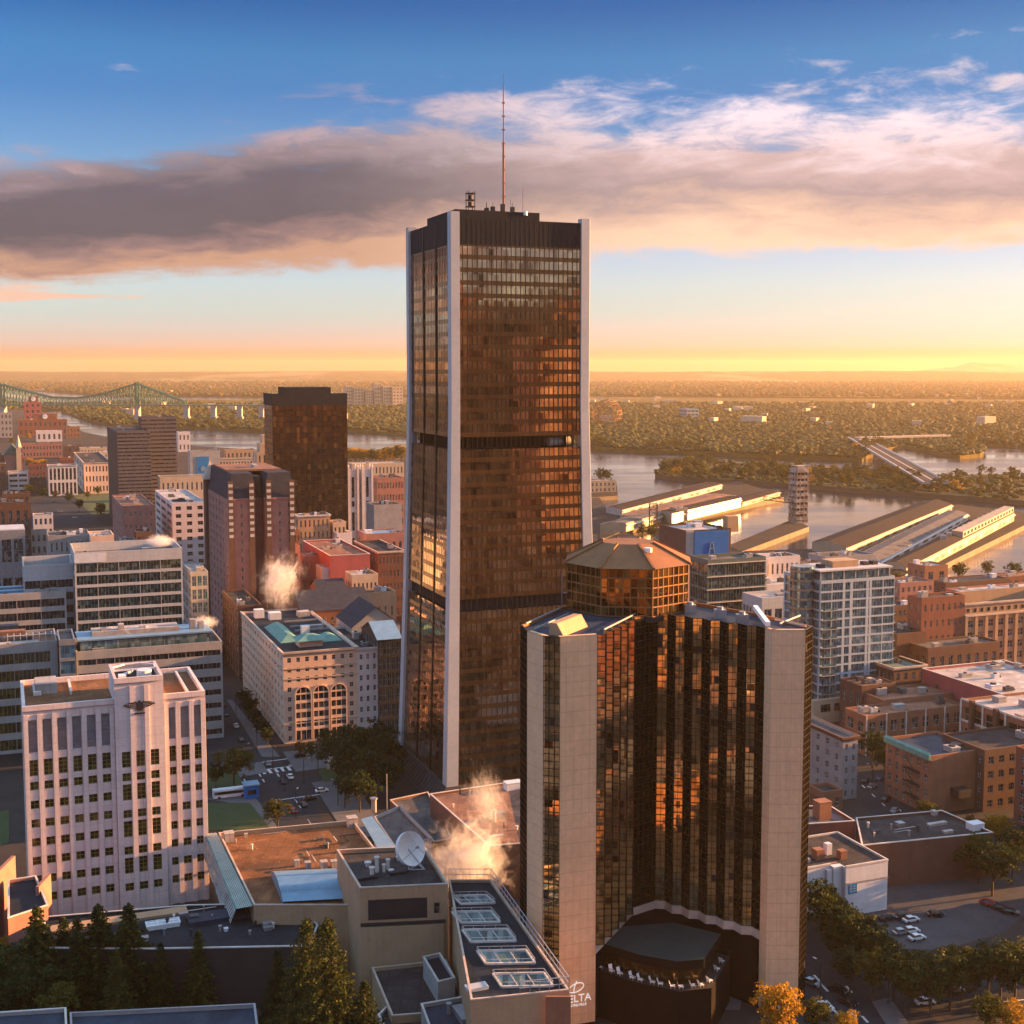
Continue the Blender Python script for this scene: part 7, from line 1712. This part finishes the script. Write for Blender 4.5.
for a in (('car_black', 887, 920, .3, 'black car nearest the white clinic wall', G_LOT), ('car_black', 902, 918.5, .3, 'black car beside the lone white hatchback', G_LOT), ('car_white', 911, 921.5, .35, 'white car right of the two black cars in the lot', G_LOT), ('car_silver', 901, 934, .35, 'silver car at left of the front lot row', G_LOT), ('car_white', 911, 932.5, .25, 'white car in middle of the front lot row', G_LOT), ('car_white', 917, 939.5, .35, 'white car closest to the tree belt', G_LOT),
          ('car_red', 988, 905, -.5, 'red car at the head of the right lot row', G_LOT), ('car_red', 994, 907, -.5, 'darker red car second in the right lot row', G_LOT), ('car_black', 1001, 910, -.5, 'black car third in the right lot row', G_LOT), ('car_black', 1011, 914, -.5, 'black car last in the right lot row', G_LOT), ('car_black', 935, 916, .1, 'black car alone in the middle of lot', G_LOT),
          ('car_red', 293, 812, 2.1, 'dark red car waiting on the avenue by auditorium', G_ST), ('car_black', 303, 806, 2.1, 'black car right of the red one on avenue', G_ST), ('car_black', 300, 757, .4, 'black car parked before the peach block entrance', G_ST), ('car_silver', 308, 752, .4, 'silver car parked before the peach block entrance', G_ST), ('car_white', 236, 727, 1.95, 'white car driving up the shaded avenue', G_ST), ('car_black', 241, 741, 1.95, 'black car behind the white one on avenue', G_ST), ('car_silver', 214, 700, 1.95, 'silver car far up the shaded avenue', G_ST), ('car_white', 252, 720, 1.95, 'white car parked along the peach block side', G_ST),
          ('car_white', 824, 1009, -.8, 'white car on the lower right street', G_ST), ('car_black', 838, 992, -.8, 'black car on the lower right street', G_ST), ('car_silver', 955, 992, .15, 'silver car glimpsed between the belt trees', G_ST), ('car_black', 866, 782, .9, 'black car parked by the grey tenement', G_ST), ('car_silver', 872, 788, .9, 'silver car parked near the grey tenement', G_ST), ('car_black', 886, 800, .9, 'black car parked under the walk-up', G_ST), ('car_blue', 880, 780, .9, 'blue car parked in the shade by the walk-up', G_ST),
          ('car_silver', 268, 765, 1.95, 'silver car crossing the zebra stripes on the avenue', G_ST), ('car_black', 283, 783, 1.95, 'black car heading up past the blue kiosk', G_ST), ('car_white', 290, 778, 1.95, 'white car heading up beside the black one', G_ST), ('car_black', 310, 800, .4, 'black car on the cross street by the grove', G_ST), ('car_white', 322, 792, .4, 'white car on the cross street by the grove', G_ST), ('car_black', 226, 716, 1.95, 'black car parked along the grey stone office', G_ST), ('car_red', 222, 706, 1.95, 'red car parked along the grey stone office', G_ST), ('car_black', 206, 690, 1.95, 'black car farthest up the shaded avenue', G_ST), ('car_silver', 259, 732, 1.95, 'silver car parked beside the peach block trees', G_ST), ('car_black', 848, 1004, -.8, 'black car behind the white one on the lower right street', G_ST), ('car_silver', 812, 985, -.8, 'silver car at the hotel right corner', G_ST), ('car_black', 990, 1008, .15, 'black car on the street below the tree belt', G_ST), ('car_white', 925, 1004, .15, 'white car on the street below the tree belt', G_ST), ('car_silver', 895, 812, .9, 'silver car on the street right of the walk-up corner', G_ST),
          ('car_white', 60, 512, .6, 'white car in the left open car park', G_ST), ('car_black', 46, 514, .6, 'black car in the left open car park', G_ST), ('car_white', 75, 518, .6, 'white car on street by the lawn', G_ST), ('car_red', 54, 502, .6, 'red car on the street below classical hall', G_ST), ('car_white', 620, 1013, .1, 'white car under the hotel terrace', G_ST), ('car_silver', 655, 1016, .1, 'silver car under the hotel terrace', G_ST)): car(*a)
def bus():
    p = pt(231, 797, .03); r = empty('bus', 'white bus parked beside the corner lawn', 'bus', p, ALPHA); m = MB(); m.box(-5.8, -1.25, .4, 5.2, 1.25, 3.1); m.box(5.2, -1.2, .5, 5.7, 1.2, 2.9); m.build('body', 'white_paint', r)
    for s in (-1, 1): m = MB(); m.box(-5.5, s*1.27-.01, 1.5, 5.1, s*1.27+.01, 2.5); m.build('side_glass', 'glass_dark', r)
    for x in (-4, 3.6):
        for y in (-1.2, 1.2): m = MB(); m.cyl(0, 0, -.15, .15, .5, n=12); k = m.build('wheel', 'tyre', r, (x, y, .5)); k.rotation_euler = (math.pi/2, 0, 0)
bus()
def kiosk():
    p = pt(251, 797, .03); r = empty('kiosk', 'small blue kiosk at the street corner beside white bus', 'kiosk', p, ALPHA); part_box(r, 'cabin', 'blue_board', -2.2, -2, 0, 2.2, 2, 4.4); part_box(r, 'canopy', 'blue_metal', -2.6, -2.4, 4.4, 2.6, 2.4, 4.8); part_box(r, 'hatch', 'glass_dark', -1.4, -2.06, 1.4, 1.4, -2.01, 3)
kiosk()
def lamp_proto():
    r = empty('street_lamp', 'dark street lamp post with curved arm', 'street lamp', (0,0,0), 0, 'street lamps'); m = MB(); m.cyl(0, 0, 0, 8.6, .16, .09, 8); m.build('pole', 'metal_dark', r); m = MB(); m.bar((0, 0, 8.5), (1.6, 0, 9.1), .07); m.build('arm', 'metal_dark', r); m = MB(); m.box(1.3, -.18, 8.98, 2.2, .18, 9.15); m.build('lamp_head', 'metal', r); return r
LP = lamp_proto()
for k, (px, py, lb) in enumerate(((304, 784, 'dark street lamp on the cross street corner by the grove'), (246, 770, 'dark street lamp behind the white bus'), (820, 1000, 'street lamp on the lower right street kerb'), (872, 790, 'street lamp beside the tenement parked cars'), (257, 752, 'dark street lamp at the near corner of the peach block'), (273, 771, 'dark street lamp beside the corner lawn tree'), (285, 792, 'dark street lamp across from the blue kiosk'), (296, 818, 'dark street lamp in front of auditorium roof'), (318, 772, 'dark street lamp on the grove side pavement'), (338, 806, 'dark street lamp below the dark grove'), (898, 838, 'street lamp behind the supermarket'), (888, 1004, 'street lamp on lower right pavement'), (236, 714, 'street lamp far up the shaded avenue'))):
    if k == 0: LP.location = pt(px, py, 0); LP['label'] = lb
    else: copy_thing(LP, pt(px, py, 0), k*1.1, lb)
def monument():
    p = pt(331, 768, .13); r = empty('monument', 'small stone monument on plinth beside the dark grove', 'monument', p); part_box(r, 'plinth', 'stone_trim', -1.3, -1.3, 0, 1.3, 1.3, 2.6); m = MB(); m.cyl(0, 0, 2.6, 6.4, .75, .45, 10); m.cyl(0, 0, 6.4, 7.4, .6, .15, 10); m.build('shaft', 'stone_trim', r)
monument()
# ================================================================ steam
def steam_mat(name, dens, seed, lo, hi, stretch=1.):
    m = bpy.data.materials.new(name); m.use_nodes = True; nt = m.node_tree; nt.nodes.clear()
    co = nt.nodes.new('ShaderNodeTexCoord').outputs['Object']; x, y, z = sep(nt, co)
    vl = nt.nodes.new('ShaderNodeVectorMath'); vl.operation = 'LENGTH'; nt.links.new(xyz(nt, x-z*.0, y, z), vl.inputs[0])
    n = noise(nt, xyz(nt, x*2.1+seed, y*2.1, z*1.6*stretch), 1.9, 10, .70, 1.6)
    d = (n+(1-E(nt, vl.outputs['Value']))*.44).map(lo, hi, 0, 1, True)*E(nt, vl.outputs['Value']).map(.75, 1, 1, 0)
    pv = nt.nodes.new('ShaderNodeVolumePrincipled'); pv.inputs['Color'].default_value = (.985, .975, .965, 1); pv.inputs['Anisotropy'].default_value = .1
    nt.links.new((d*dens).v, pv.inputs['Density']); ou = nt.nodes.new('ShaderNodeOutputMaterial'); nt.links.new(pv.outputs[0], ou.inputs['Volume']); m.cycles.volume_step_rate = 1.; return m
import bmesh
def steam(label, px, py, Y, sx, sy, sz, dens, seed, lo, hi, tilt=0):
    bm = bmesh.new(); bmesh.ops.create_icosphere(bm, subdivisions=2, radius=1.); me = bpy.data.meshes.new('steam_plume'); bm.to_mesh(me); bm.free()
    me.materials.append(steam_mat('steam', dens, seed, lo, hi)); o = link('steam_plume', me, None, pty(px, py, Y)); o.scale = (sx, sy, sz); o.rotation_euler = (0, tilt, 0); tag(o, label, 'steam'); return o
steam('bright steam cloud rising over the peach block roof beside chateau', 280, 580, 545, 17, 10, 22, .15, 1.3, .72, .88, .35)
steam('thick golden steam cloud billowing between dish and hotel', 470, 858, 310, 20, 9, 19, .28, 4.1, .74, .88, .2)
steam('thin wisp of steam trailing up in front of the bronze tower', 487, 800, 330, 9, 6, 17, .14, 7.7, .72, .88, -.25)
steam('small white puff of steam on the grey office penthouse roof', 205, 622, 500, 7, 4, 3.5, .25, 2.9, .60, .80)
steam('low white steam puff on the long green glass office roof', 160, 541, 580, 9, 5, 4, .25, 8.2, .60, .80)
